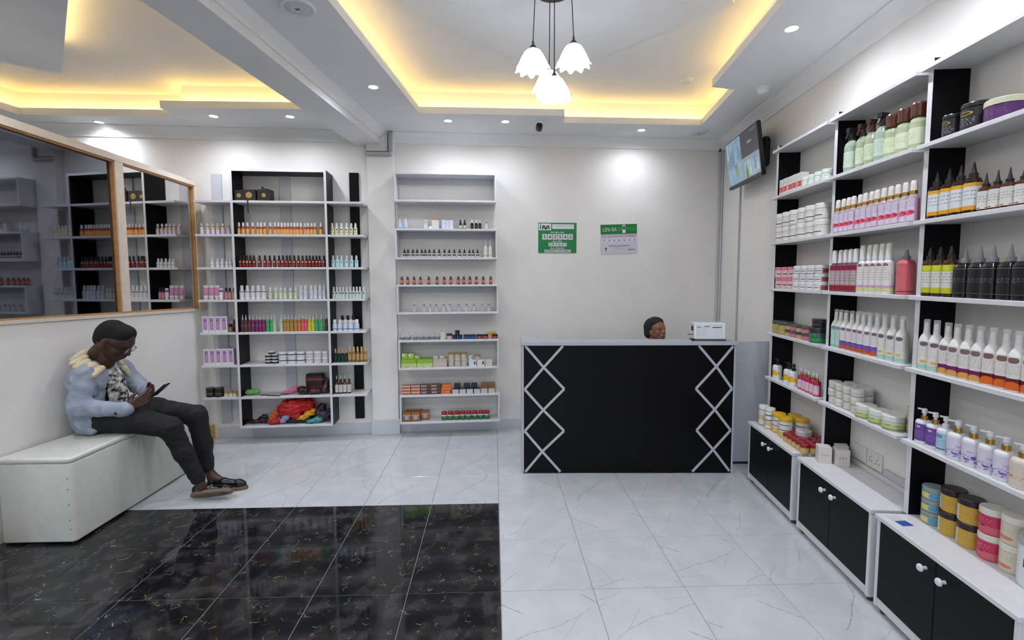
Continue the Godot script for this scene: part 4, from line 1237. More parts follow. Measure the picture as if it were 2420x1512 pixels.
func make(k: String) -> Node3D:
	var W := mat("dcdcdd", 0.35)
	var K := mat("141416", 0.35)
	var G := mat("c79a4a", 0.25, 0.85)
	match k:
		"lavender": return spray(0.112, 0.017, mat("b9aac8", 0.25), W, print_mat("lav", "c9bcd6", [["r", 0, 0, 1, 0.25, "d6b25a"], ["c", 0.5, 0.3, 0.1, "e0c070"], ["t", 0.36, 0.5, 0.64, 0.85, 3, "6f5f92"]]), G)
		"orange": return spray(0.122, 0.0158, mat("8c3a22", 0.2), W, print_mat("orange", "d8a45c", [["r", 0, 0, 1, 0.2, "a8402a"], ["t", 0.36, 0.35, 0.64, 0.6, 2, "7c4a20"], ["b", 0.3, 0.65, 0.7, 0.95, 14, "c8782e"]]), W, 0.05, 0.56)
		"pale_yellow": return spray(0.122, 0.017, mat("c9c9a0", 0.25), W, print_mat("paley", "d9d8bc", [["c", 0.5, 0.2, 0.09, "2f2f2c"], ["c", 0.5, 0.7, 0.12, "cfae4c"], ["t", 0.38, 0.4, 0.62, 0.55, 2, "55553f"]]))
		"small_white": return spray(0.092, 0.016, W, mat("e6e6e6", 0.3), print_mat("smw", "e2e2e2", [["r", 0, 0.42, 1, 0.5, "45454b"], ["t", 0.36, 0.6, 0.64, 0.9, 3, "8a8a90"]]))
		"dark_red": return spray(0.12, 0.0158, mat("5c150f", 0.18), K, print_mat("dred", "6e1a12", [["c", 0.5, 0.2, 0.1, "e2cdb4"], ["r", 0.3, 0.4, 0.7, 0.46, "3a0c09"], ["r", 0, 0.72, 1, 1, "8e1414"], ["t", 0.36, 0.5, 0.64, 0.68, 2, "c08a70"]]))
		"light_blue": return spray(0.12, 0.017, mat("a8ccd2", 0.25), W, print_mat("lblue", "b6d6da", [["r", 0, 0, 1, 0.25, "e4ecec"], ["c", 0.5, 0.2, 0.08, "2d3338"], ["t", 0.36, 0.4, 0.64, 0.7, 3, "5f8f96"]]))
		"pink_tube": return tube(0.142, 0.05, mat("dcd3d6", 0.35), mat("d9cfd0", 0.3), print_mat("ptube", "e2d9dc", [["r", 0.3, 0.08, 0.7, 0.95, "c983ad"], ["t", 0.36, 0.25, 0.64, 0.7, 4, "e8cfdf"]]))
		"small_tube": return tube(0.112, 0.038, mat("e4e0e2", 0.35), W, print_mat("stube", "e8e4e6", [["r", 0, 0, 1, 0.35, "8a5c9c"], ["t", 0.36, 0.5, 0.64, 0.8, 3, "9c7fa8"]]))
		"pink_dropper": return spray(0.118, 0.017, mat("b06a70", 0.2), K, print_mat("pdrop", "d79aa4", [["t", 0.36, 0.3, 0.64, 0.8, 4, "8f4f5a"]]))
		"banded_white": return spray(0.14, 0.0245, W, mat("e8e8e8", 0.3), print_mat("bandw", "dcdcde", [["r", 0, 0.02, 1, 0.12, "1e1e22"], ["t", 0.33, 0.35, 0.67, 0.85, 4, "77777d"]]), null, 0.04, 0.56)
		"pale_green": return spray(0.118, 0.018, clear("cfdcb8", 0.75), mat("e2e6da", 0.3), print_mat("pgr", "d5dcc0", [["t", 0.36, 0.2, 0.64, 0.8, 4, "97a17c"]]))
		"pearl": return spray(0.142, 0.019, mat("cfd0da", 0.25), mat("dfe0e4", 0.3), print_mat("pearl", "d6d7e0", [["t", 0.36, 0.15, 0.64, 0.85, 5, "9294a4"]]))
		"dotted": return spray(0.122, 0.0158, mat("c4d2c6", 0.25), W, print_mat("dotted", "d2dcd2", [["c", 0.5, 0.2, 0.1, "26302c"], ["t", 0.36, 0.45, 0.64, 0.9, 4, "6f8a78"]]))
		"purple_carton": return carton(0.056, 0.16, 0.05, mat("e2dde2", 0.5), print_mat("pcart", "e6e2e6", [["r", 0.16, 0.1, 0.84, 0.85, "b98cba"], ["r", 0.26, 0.2, 0.74, 0.32, "8f6aa0"], ["t", 0.25, 0.4, 0.75, 0.75, 4, "e0cfe2"], ["c", 0.5, 0.93, 0.06, "d8d8d8"]]))
		"olive_jar": return jar(0.08, 0.018, mat("8a8448", 0.3), K, null)
		"white_blue": return spray(0.116, 0.023, W, mat("e4e6ea", 0.3), print_mat("wblue", "d4dfec", [["r", 0.25, 0.7, 0.75, 0.85, "4a7ab8"], ["t", 0.36, 0.2, 0.64, 0.6, 4, "8aa0b8"]]), null, 0.05, 0.58, 0.8)
		"black_cap": return spray(0.15, 0.02, W, K, null, null, 0.1, 0.5, 0.75)
		"lid_line_jar": return jar(0.06, 0.042, mat("d8d8da", 0.35), mat("dfdfe1", 0.3), print_mat("llj", "dadadc", [["r", 0, 0.0, 1, 0.28, "1c1c20"], ["t", 0.36, 0.5, 0.64, 0.9, 2, "8a8a90"]]))
		"pink_line_jar": return jar(0.06, 0.038, mat("d9d2d4", 0.35), mat("dfdde0", 0.3), print_mat("plj", "d9cdd0", [["r", 0, 0.0, 1, 0.12, "77777d"], ["t", 0.36, 0.4, 0.64, 0.9, 2, "a58a92"]]))
		"small_line_jar": return jar(0.032, 0.031, mat("d4d4d6", 0.35), mat("dededf", 0.3), mat("2a2a2e", 0.4))
		"green_bottle": return spray(0.142, 0.016, mat("0c2a1c", 0.15), mat("c89a80", 0.3), print_mat("greenb", "0f3322", [["t", 0.36, 0.3, 0.64, 0.7, 3, "2f7a5c"]]))
		"gold_bottle": return spray(0.16, 0.0175, mat("9a7038", 0.18), mat("d0ab7c", 0.3), print_mat("goldb", "b89058", [["t", 0.36, 0.2, 0.64, 0.8, 4, "e6d2a4"], ["r", 0, 0.85, 1, 1, "7a5226"]]))
		"black_jar": return jar(0.092, 0.041, mat("1a1714", 0.25), mat("26221c", 0.3), print_mat("bjar", "1c1a16", [["c", 0.5, 0.4, 0.16, "5f5a2c"], ["t", 0.36, 0.7, 0.64, 0.9, 2, "8a7c4a"]]))
		"little_gold_jar": return jar(0.045, 0.02, W, mat("c8a852", 0.3, 0.4), null)
		"brown_white": return dropper(0.19, 0.019, mat("4a1410", 0.15), mat("241210", 0.4), print_mat("brw", "d2ccca", [["t", 0.34, 0.2, 0.66, 0.85, 5, "8d8486"]]), mat("b9b4b2", 0.3))
		"pale_blue": return dropper(0.11, 0.019, mat("b7c8de", 0.25), W, print_mat("pblue", "c6d4e6", [["t", 0.36, 0.2, 0.64, 0.7, 3, "6c88ae"], ["r", 0, 0.85, 1, 0.95, "4a6c9c"]]))
		"blue_carton": return carton(0.038, 0.1, 0.036, mat("c9cfdc", 0.5), print_mat("bcart", "ccd3e0", [["r", 0, 0, 1, 0.06, "5c74a8"], ["t", 0.2, 0.4, 0.8, 0.7, 3, "7a88a4"]]))
		"black_dropper": return dropper(0.105, 0.016, mat("17171a", 0.15), K, print_mat("bdrop", "3a3a3e", [["r", 0.25, 0.3, 0.75, 0.9, "c4c4c8"], ["t", 0.33, 0.4, 0.67, 0.8, 3, "55555a"]]))
		"black_dropper_white": return dropper(0.105, 0.016, mat("17171a", 0.15), W, print_mat("bdropw", "1c1c1f", [["t", 0.36, 0.3, 0.64, 0.8, 3, "77777c"]]), W)
		"panda": return dropper(0.088, 0.017, K, K, print_mat("panda", "dcdcde", [["r", 0, 0.3, 1, 0.68, "1a1a1d"], ["t", 0.36, 0.05, 0.64, 0.25, 2, "88888c"]]))
		"tall_nozzle": return nozzle(0.193, 0.02, W, W, print_mat("tallnoz", "d8d6d2", [["r", 0, 0.78, 1, 1, "cfae84"], ["t", 0.36, 0.2, 0.64, 0.7, 4, "a09486"]]))
		"rose": return dropper(0.106, 0.0165, mat("6c2c20", 0.15), mat("4a3c34", 0.4), print_mat("rose", "b8705e", [["r", 0, 0.88, 1, 1, "40160f"], ["t", 0.36, 0.2, 0.64, 0.6, 3, "e2c0b0"]]), W)
		"clear_bottle": return dropper(0.104, 0.0165, clear("d8dadb", 0.55), mat("8f8f92", 0.3), print_mat("clearb", "c9cacb", [["t", 0.36, 0.2, 0.64, 0.8, 4, "8a8b8e"]]), W)
		"wrapped_jar": return jar(0.045, 0.026, mat("7f8084", 0.2), clear("e4e4e8", 0.5), null)
		"purple_gold": return jar(0.06, 0.03, mat("b9a6c2", 0.3), mat("3c2c18", 0.3), print_mat("pgold", "c4b2cc", [["r", 0, 0, 1, 0.25, "c79a3c"]]))
		"navy_jar": return jar(0.046, 0.024, mat("1f2f66", 0.25), K, null)
		"red_jar": return jar(0.046, 0.03, mat("8e2f36", 0.3), K, print_mat("redj", "9c3a42", [["t", 0.36, 0.2, 0.64, 0.8, 2, "d8b0b0"]]))
		"green_carton": return carton(0.16, 0.088, 0.12, mat("86ad2c", 0.5), print_mat("gcart", "8db52e", [["r", 0, 0.5, 1, 1, "c4cf9c"], ["b", 0.05, 0.55, 0.95, 0.95, 22, "7f9c3c"]]))
		"small_green": return carton(0.062, 0.06, 0.06, mat("92bd38", 0.5), print_mat("sgcart", "a4c84c", [["r", 0, 0, 0.55, 0.6, "d6dccb"], ["t", 0.1, 0.65, 0.9, 0.95, 2, "5c7a20"]]))
		"cream_carton": return carton(0.148, 0.088, 0.11, mat("bdb0a0", 0.5), print_mat("ccart", "c3b7a8", [["r", 0.35, 0.5, 0.7, 0.56, "dcd4ca"]]))
		"small_cream": return carton(0.05, 0.026, 0.06, mat("d0c8bc", 0.5), null)
		"cream_jar": return jar(0.046, 0.032, mat("c9bfb4", 0.35), mat("cfc8c0", 0.35), print_mat("crj", "cdc3b8", [["t", 0.36, 0.2, 0.64, 0.8, 2, "8f8274"]]))
		"gold_lid_jar": return jar(0.05, 0.032, mat("cabfae", 0.35), mat("b39a54", 0.35, 0.3), null)
		"mono_carton": return carton(0.078, 0.068, 0.06, mat("dcdcdc", 0.5), print_mat("mono", "dfdfdf", [["c", 0.8, 0.3, 0.1, "141416"], ["r", 0.7, 0.4, 0.9, 0.75, "141416"], ["t", 0.1, 0.3, 0.6, 0.7, 3, "a0a0a4"]]))
		"plain_carton": return carton(0.074, 0.07, 0.06, mat("d2cebf", 0.5), print_mat("plainc", "d6d2c4", [["t", 0.2, 0.3, 0.8, 0.7, 3, "a09c90"]]))
		"soap_brown": return carton(0.094, 0.032, 0.07, mat("9c6850", 0.4), print_mat("soapb", "b07a5c", [["r", 0, 0.0, 1, 0.35, "d8c8bc"], ["r", 0.2, 0.5, 0.8, 0.9, "c4562c"]]))
		"soap_dark": return carton(0.1, 0.033, 0.07, mat("5c3a34", 0.4), print_mat("soapd", "6e4a44", [["r", 0.05, 0.1, 0.6, 0.5, "b4a8a8"], ["r", 0.6, 0.4, 0.95, 0.9, "3c2420"]]))
		"soap_orange": return carton(0.102, 0.033, 0.07, mat("d2682c", 0.4), print_mat("soapo", "de7434", [["r", 0.1, 0.15, 0.9, 0.3, "eaa878"]]))
		"grey_carton": return carton(0.068, 0.05, 0.055, mat("2c2d30", 0.5), print_mat("greyc", "c9c7c8", [["t", 0.15, 0.2, 0.85, 0.85, 4, "85838a"]]))
		"tan_carton": return carton(0.068, 0.05, 0.055, mat("9c7c58", 0.5), print_mat("tanc", "cfc8c2", [["t", 0.15, 0.2, 0.85, 0.85, 4, "8a8078"]]))
		"red_lid_tub": return jar(0.088, 0.029, mat("2a6a3c", 0.35), mat("a8202c", 0.35), print_mat("rlt", "2c7040", [["r", 0, 0, 1, 0.28, "d8d6d2"], ["t", 0.36, 0.4, 0.64, 0.8, 3, "8ab890"]]), 0.7)
		"wood_bag": return carton(0.088, 0.098, 0.05, mat("8c5a34", 0.5), print_mat("woodbag", "9c6638", [["c", 0.5, 0.55, 0.24, "8fa8c4"], ["r", 0.05, 0.3, 0.95, 0.38, "c9b8a4"], ["r", 0.0, 0.82, 1, 0.88, "5c3418"], ["r", 0.25, 0.05, 0.75, 0.12, "b0402c"]]))
		# right wall
		"red_carton": return carton(0.055, 0.118, 0.05, mat("d4ccca", 0.5), print_mat("rcart", "dad6d4", [["r", 0, 0.5, 1, 0.82, "c8352f"], ["r", 0.1, 0.6, 0.5, 0.75, "e27c6c"], ["t", 0.2, 0.15, 0.8, 0.4, 3, "6f9a6c"]]))
		"herb_tub": return jar(0.072, 0.038, mat("cdd6cb", 0.35), mat("d6ddd6", 0.3), print_mat("herb", "d2dccf", [["b", 0.3, 0.1, 0.7, 0.9, 8, "7d9a72"]]))
		"white_tub": return jar(0.108, 0.052, mat("d6d2cc", 0.35), mat("dedbd6", 0.3), print_mat("wtub", "dad6d0", [["t", 0.32, 0.15, 0.68, 0.35, 2, "6c6864"], ["r", 0.36, 0.6, 0.62, 0.7, "2c2a2a"]]), 0.7)
		"pink_tub": return jar(0.082, 0.046, mat("d8b0b4", 0.35), mat("d0707c", 0.35), print_mat("pinktub", "dcb8bc", [["c", 0.5, 0.55, 0.07, "1c1416"], ["t", 0.34, 0.15, 0.66, 0.4, 2, "8a5058"], ["t", 0.3, 0.75, 0.7, 0.95, 2, "b06a74"]]), 0.75)
		"white_red_tub": return jar(0.056, 0.044, mat("d6cfce", 0.35), mat("dcdadb", 0.3), print_mat("wrtub", "d8d4d4", [["r", 0.62, 0, 1, 1, "a84a48"], ["r", 0, 0, 0.3, 1, "a84a48"], ["c", 0.53, 0.5, 0.08, "16161a"], ["t", 0.36, 0.2, 0.46, 0.7, 3, "55555a"]]), 0.62)
		"dark_lid_jar": return jar(0.1, 0.05, mat("9c8f58", 0.3), mat("4a4846", 0.35), print_mat("dlj", "b09c5c", [["t", 0.33, 0.25, 0.67, 0.75, 3, "5a4c24"]]), 0.74)
		"pot_sand": return jar(0.048, 0.035, mat("b0a06c", 0.3), mat("46443f", 0.35), print_mat("psand", "b8a870", [["t", 0.36, 0.2, 0.64, 0.8, 2, "6a5c34"]]), 0.6)
		"pot_pink": return jar(0.048, 0.035, mat("c06a80", 0.3), mat("55504f", 0.35), print_mat("ppink", "c8758a", [["t", 0.36, 0.2, 0.64, 0.8, 2, "7a3448"]]), 0.6)
		"green_jar": return jar(0.1, 0.052, mat("2c5040", 0.3), mat("2a2a2c", 0.35), print_mat("gjar", "3c5e50", [["r", 0, 0.6, 1, 1, "1f8a4c"], ["t", 0.36, 0.15, 0.64, 0.5, 3, "9ab0a4"]]), 0.72)
		"black_flat_jar": return jar(0.055, 0.05, mat("2a2426", 0.3), mat("3a383a", 0.35), print_mat("bflat", "30282b", [["r", 0.35, 0.3, 0.65, 0.6, "8a4a5c"]]), 0.6)
		"sun_lotion": return pump(0.161, 0.033, W, K, K, print_mat("sunl", "dcdad6", [["c", 0.5, 0.55, 0.2, "e2b414"], ["r", 0.42, 0.3, 0.58, 0.36, "c23a28"], ["t", 0.4, 0.5, 0.6, 0.65, 2, "8a5a10"]]), 0.05, 0.56)
		"pink_pump": return pump(0.15, 0.024, mat("b02450", 0.25), G, W, print_mat("pinkp", "c02a5c", [["r", 0.28, 0.1, 0.72, 0.95, "e0bcc8"], ["t", 0.36, 0.3, 0.64, 0.7, 4, "a05a74"], ["r", 0.4, 0.84, 0.6, 0.88, "26181c"]]))
		"tall_clear_jar": return jar(0.16, 0.036, clear("d6cbb8", 0.6), W, print_mat("tcj", "d8d4ca", [["r", 0, 0.35, 1, 0.7, "d0b080"], ["t", 0.36, 0.1, 0.64, 0.3, 2, "55504a"]]), 0.82)
		"label_jar": return jar(0.165, 0.036, mat("c8b088", 0.3), mat("dcdcdc", 0.3), print_mat("labj", "d6d6d8", [["r", 0.3, 0.2, 0.7, 0.26, "141414"], ["r", 0.3, 0.5, 0.7, 0.56, "141414"], ["r", 0, 0.62, 1, 0.85, "d2b078"]]), 0.88)
		"yellow_lid_jar": return jar(0.15, 0.046, mat("cbb078", 0.3), mat("d2a417", 0.35), print_mat("ylj", "d4d0c4", [["r", 0.28, 0.2, 0.72, 0.25, "1a1a1a"], ["r", 0.28, 0.55, 0.72, 0.6, "1a1a1a"], ["r", 0, 0.7, 1, 1, "d8b464"]]), 0.84)
		"silver_jar": return jar(0.095, 0.05, mat("a8a49c", 0.3), mat("b9b9b8", 0.3), null, 0.45)
		"red_lid_pot": return jar(0.062, 0.0268, mat("c8a468", 0.3), mat("8c1a2a", 0.35), null, 0.66)
		"trigger_clear": return trigger(0.27, 0.038, clear("bcd0bc", 0.6), K, print_mat("trigc", "c0d0bc", [["t", 0.36, 0.15, 0.64, 0.8, 6, "7c9484"]]))
		"trigger_brown": return trigger(0.262, 0.036, clear("c0ccaa", 0.6), mat("3a1c14", 0.3), print_mat("trigb", "c8d2b4", [["t", 0.36, 0.15, 0.64, 0.8, 6, "82926c"]]))
		"capped_clear": return trigger(0.23, 0.037, clear("c6cfa8", 0.65), mat("4a2018", 0.3), print_mat("capc", "ced6b6", [["t", 0.4, 0.3, 0.6, 0.7, 4, "6c7858"]]), true)
		"rose_mist": return spray(0.205, 0.0245, clear("c8b8bc", 0.6), mat("e2d9d2", 0.3), print_mat("rosem", "d2c4d6", [["r", 0.62, 0, 1, 1, "c490ac"], ["r", 0, 0, 0.3, 1, "c490ac"], ["c", 0.5, 0.62, 0.11, "d8425a"], ["c", 0.44, 0.68, 0.07, "e2596c"], ["c", 0.56, 0.6, 0.06, "b92e48"], ["t", 0.36, 0.1, 0.64, 0.4, 4, "8c7c98"]]), G, 0.04, 0.56)
		"maroon_mist": return spray(0.255, 0.025, clear("8a5a68", 0.75), mat("e2dcdc", 0.3), print_mat("marm", "a48a94", [["r", 0, 0, 1, 0.2, "8c1038"], ["r", 0, 0.8, 1, 1, "96102c"], ["r", 0.3, 0.25, 0.7, 0.75, "b8a4a8"], ["t", 0.36, 0.3, 0.64, 0.7, 4, "6a3a4a"]]), W, 0.04, 0.62, 0.62)
		"flower_mist": return spray(0.27, 0.027, W, mat("dcd8d0", 0.3), print_mat("flowm", "dcd6d2", [["c", 0.5, 0.12, 0.08, "8c5c64"], ["r", 0.36, 0.14, 0.64, 0.2, "dcd6d2"], ["t", 0.36, 0.26, 0.64, 0.65, 5, "9a9094"], ["r", 0, 0.78, 1, 0.88, "c49ac4"], ["b", 0, 0.84, 1, 0.98, 30, "c8d06c"]]), W, 0.04, 0.62, 0.6)
		"salmon": return nozzle(0.226, 0.034, mat("c85a60", 0.35), mat("77777f", 0.35), print_mat("salmon", "d0646a", [["r", 0.42, 0.28, 0.46, 0.34, "6a2428"], ["r", 0.34, 0.42, 0.44, 0.46, "a03a40"], ["r", 0, 0.96, 1, 1, "241416"]]), 3.2, 0.76)
		"mint": return white_bottle(0.24, 0.0245, ["mintl", "b4d2c8", [["c", 0.5, 0.1, 0.08, "6f8f9a"], ["t", 0.36, 0.22, 0.64, 0.7, 6, "7fa0a0"], ["r", 0, 0.9, 1, 1, "88b0a4"]]])
		"purple_orange": return white_bottle(0.24, 0.027, ["purol", "d8d0d0", [["c", 0.5, 0.08, 0.07, "7c6074"], ["t", 0.34, 0.16, 0.66, 0.56, 6, "a88ca0"], ["r", 0, 0.62, 1, 0.82, "5f3f92"], ["b", 0, 0.66, 1, 0.8, 24, "7a58a8"], ["r", 0, 0.82, 1, 1, "c0542c"]]])
		"cream_mint": return white_bottle(0.242, 0.027, ["cremi", "d9d6cc", [["c", 0.5, 0.1, 0.08, "6c5c6c"], ["t", 0.34, 0.22, 0.66, 0.6, 6, "b09a9e"], ["c", 0.5, 0.72, 0.06, "d8b45c"], ["r", 0, 0.84, 1, 1, "a2c8b8"]]])
		"plum_fruit": return white_bottle(0.237, 0.027, ["plumf", "dad4ce", [["c", 0.5, 0.1, 0.09, "7c6464"], ["t", 0.33, 0.24, 0.67, 0.6, 6, "7a7070"], ["r", 0, 0.66, 1, 1, "6c1a58"], ["c", 0.5, 0.92, 0.14, "dc9c4c"]]])
		"wine_fruit": return white_bottle(0.237, 0.027, ["winef", "dcd6ce", [["c", 0.5, 0.1, 0.09, "7c5c58"], ["t", 0.33, 0.22, 0.67, 0.58, 6, "8a8078"], ["r", 0, 0.64, 1, 1, "5c1220"], ["c", 0.5, 0.88, 0.15, "d8641c"]]])
		"lime_end": return white_bottle(0.24, 0.027, ["limee", "dcdad0", [["c", 0.5, 0.1, 0.08, "6c6460"], ["t", 0.34, 0.22, 0.66, 0.6, 5, "8c8c80"], ["r", 0, 0.68, 1, 1, "86b81c"]]])
		"citrus_end": return white_bottle(0.24, 0.03, ["citre", "e0c090", [["r", 0, 0.2, 1, 0.6, "e09a1c"], ["c", 0.5, 0.5, 0.16, "f0b818"], ["r", 0, 0.66, 1, 1, "e4c4b4"]]])
		"herbal_yellow": return nozzle(0.22, 0.031, mat("2a1008", 0.12), mat("1c1412", 0.4), print_mat("hery", "d2d2d4", [["r", 0, 0, 1, 0.16, "d8a01c"], ["r", 0, 0.84, 1, 1, "d0941c"], ["t", 0.34, 0.3, 0.66, 0.7, 3, "6c6c70"]]), 2.0, 0.68)
		"herb_oil": return nozzle(0.16, 0.0255, mat("4a2410", 0.12), mat("1e1618", 0.4), print_mat("hoil", "d0ccc6", [["t", 0.34, 0.3, 0.66, 0.7, 3, "6a645e"], ["b", 0, 0.9, 1, 1, 20, "8a5c20"]]), 2.0, 0.62)
		"herb_oil_big": return nozzle(0.26, 0.034, mat("5c2a12", 0.12), mat("1e1618", 0.4), print_mat("hoil2", "d2cec8", [["t", 0.36, 0.1, 0.64, 0.5, 3, "6a645e"]]), 2.0, 0.66)
		"lime_oil": return nozzle(0.23, 0.028, mat("3a1e0c", 0.12), mat("20160f", 0.35), print_mat("limeo", "d2cec4", [["r", 0, 0, 1, 0.24, "b4b81a"], ["c", 0.5, 0.12, 0.09, "c8cc2c"], ["r", 0, 0.8, 1, 1, "b8bc1c"], ["t", 0.35, 0.32, 0.65, 0.7, 4, "77766c"]]), 2.0, 0.72)
		"black_oil": return nozzle(0.221, 0.032, mat("0d0d10", 0.2), mat("8b898c", 0.35), print_mat("blacko", "0e0e11", [["r", 0, 0, 1, 0.04, "a8a8ac"], ["r", 0, 0.92, 1, 0.95, "55555a"], ["t", 0.36, 0.38, 0.64, 0.56, 4, "c4c4c8"], ["r", 0.72, 0.1, 0.76, 0.4, "c8502c"], ["r", 0.72, 0.4, 0.76, 0.7, "2c8a5c"]]), 4.0, 0.66)
		"green_oil": return nozzle(0.18, 0.034, mat("2a7a54", 0.25), mat("241a1c", 0.4), print_mat("greeno", "2f8a5e", [["b", 0.2, 0.1, 0.8, 0.9, 20, "5c9a4c"], ["r", 0, 0, 1, 0.14, "b09a54"]]), 3.0, 0.72)
		"black_tall_jar": return jar(0.1, 0.036, mat("17151a", 0.2), mat("1c1a1e", 0.3), print_mat("btj", "1a181d", [["c", 0.5, 0.26, 0.1, "a8842c"], ["c", 0.5, 0.26, 0.07, "1a181d"], ["t", 0.34, 0.48, 0.66, 0.9, 5, "d0d0d2"]]), 0.84)
		"black_wide_jar": return jar(0.116, 0.05, mat("17151a", 0.2), mat("1c1a1e", 0.3), print_mat("bwj", "1a181d", [["c", 0.5, 0.26, 0.1, "b08c34"], ["c", 0.5, 0.26, 0.07, "1a181d"], ["t", 0.34, 0.48, 0.66, 0.9, 5, "d0d0d2"]]), 0.84)
		"purple_tub": return jar(0.09, 0.062, mat("4a2458", 0.3), mat("c9c6a8", 0.35), print_mat("purt", "52285f", [["t", 0.34, 0.3, 0.66, 0.7, 3, "7c5488"]]), 0.72)
		"purple_pump": return pump(0.17, 0.033, W, G, W, print_mat("purp", "6c4a94", [["r", 0.46, 0.15, 0.54, 0.24, "d8cce0"], ["t", 0.34, 0.45, 0.66, 0.8, 4, "b8a4cc"]]), 0.1, 0.58)
		"blue_pump": return pump(0.17, 0.031, W, W, W, print_mat("bluep", "a8c4d4", [["r", 0.42, 0.1, 0.58, 0.3, "6a94ac"], ["t", 0.36, 0.4, 0.64, 0.8, 4, "5c7a8c"], ["r", 0.36, 0.85, 0.64, 0.9, "1c2026"]]), 0.08, 0.56)
		"swirl_pump": return pump(0.173, 0.035, W, G, W, print_mat("swirl", "d2ccd8", [["b", 0, 0.5, 1, 0.95, 40, "8c74b4"], ["b", 0, 0.62, 1, 0.9, 26, "5c3c94"], ["b", 0, 0.3, 1, 0.6, 16, "b8a8cc"]]), 0.06, 0.58)
		"peach_pump": return pump(0.17, 0.036, mat("d6cabc", 0.3), G, W, print_mat("peach", "d2c4b4", [["b", 0, 0.1, 1, 0.95, 30, "d8ccc0"], ["b", 0.2, 0.3, 0.8, 0.8, 6, "c08a68"], ["t", 0.38, 0.6, 0.62, 0.75, 2, "b07048"]]), 0.06, 0.58)
		"teal_tin": return jar(0.059, 0.046, mat("7c8c8c", 0.3), mat("8a9a98", 0.3), print_mat("tealt", "8c9c9c", [["r", 0.36, 0.1, 0.6, 0.9, "d8c47c"], ["r", 0.58, 0.2, 0.7, 0.8, "4c9ac0"]]), 0.66)
		"honey_jar": return jar(0.107, 0.046, mat("c8a040", 0.3), mat("281418", 0.35), print_mat("honey", "c09a3c", [["r", 0.1, 0, 0.42, 1, "d4d2d0"], ["t", 0.2, 0.2, 0.4, 0.8, 4, "a08a6c"], ["t", 0.5, 0.4, 0.7, 0.7, 3, "8a6418"]]), 0.74)
		"berry_jar": return jar(0.11, 0.045, mat("c84a64", 0.3), mat("d8d2c4", 0.35), print_mat("berry", "bc2c50", [["r", 0, 0.6, 1, 1, "cc5c6c"], ["b", 0.3, 0.55, 0.7, 0.8, 4, "4c1020"], ["t", 0.36, 0.2, 0.64, 0.45, 2, "e0a4b4"]]), 0.76)
		"oat_jar": return jar(0.115, 0.043, mat("cdbfa8", 0.3), mat("dad5c8", 0.35), print_mat("oat", "d0c4b0", [["c", 0.5, 0.75, 0.1, "c8825c"], ["t", 0.36, 0.2, 0.64, 0.5, 3, "a8967c"]]), 0.78)
		"big_white_jar": return jar(0.2, 0.062, mat("d6d8d8", 0.3), mat("a4a6a6", 0.3), print_mat("bigw", "d8dada", [["r", 0.5, 0.3, 0.64, 0.52, "2a2a22"], ["t", 0.34, 0.2, 0.48, 0.6, 4, "b0b4b4"]]), 0.82)
		"yellow_jar": return jar(0.1, 0.045, mat("d8a814", 0.35), mat("d8a814", 0.35), print_mat("yellj", "d0b060", [["r", 0, 0, 1, 0.3, "e0b41c"], ["b", 0.3, 0.5, 0.7, 0.9, 8, "b05c2c"]]), 0.7)
		"pearl_pot": return jar(0.048, 0.034, mat("d2c9bf", 0.35), mat("dad6d0", 0.3), print_mat("pearlp", "d4ccc2", [["r", 0, 0.9, 1, 1, "55504c"], ["t", 0.36, 0.3, 0.64, 0.7, 2, "aca296"]]), 0.6)
		"leaf_jar": return jar(0.077, 0.05, mat("cfd0bc", 0.3), mat("d6d6ce", 0.3), print_mat("leafj", "b4c47c", [["r", 0, 0, 1, 0.25, "d0d2c2"], ["b", 0.3, 0.3, 0.75, 0.8, 6, "4c7030"], ["r", 0, 0.9, 1, 1, "4a2c24"]]), 0.62)
		"striped_pot": return jar(0.045, 0.045, mat("c9b98c", 0.35), mat("cbbf9c", 0.3), print_mat("strp", "cabc90", [["r", 0, 0.5, 1, 0.8, "a898b0"]]), 0.6)
		"white_carton": return carton(0.075, 0.104, 0.07, mat("d4ccc4", 0.5), print_mat("whitec", "d6cec6", [["c", 0.3, 0.5, 0.06, "a89c98"], ["c", 0.5, 0.5, 0.06, "a89c98"], ["c", 0.7, 0.5, 0.06, "a89c98"], ["t", 0.2, 0.65, 0.8, 0.85, 2, "b8b0a8"]]))
	# plain coloured nozzle bottles of the long row, named by their colour
	if k.begins_with("dye_"):
		var h := k.substr(4, 6)
		return nozzle(0.176, 0.0166, mat(h, 0.25), mat("c9c9c6", 0.3), print_mat("dyel_" + h, h, [["t", 0.36, 0.35, 0.64, 0.6, 2, "d8d0c8"], ["r", 0, 0.0, 1, 0.05, "2a2226"]]), 3.0, 0.68)
	push_error("no such kind " + k)
	return holder()

func put(kind: String, called: String, frame: Transform3D, p: Vector3, label: String, category: String, group := "", turn := 0.0) -> Node3D:
	if not kinds.has(kind):
		kinds[kind] = make(kind)
	var o: Node3D = kinds[kind].duplicate()
	o.name = numbered(called)
	add_child(o)
	o.transform = frame * Transform3D(Basis(UP, turn), p)
	tag(o, label, category, group)
	return o

const NTH := ["first", "second", "third", "fourth", "fifth", "sixth", "seventh", "eighth", "ninth", "tenth", "eleventh", "twelfth", "thirteenth", "fourteenth", "fifteenth", "sixteenth", "seventeenth", "eighteenth", "nineteenth", "twentieth", "twenty-first", "twenty-second", "twenty-third"]

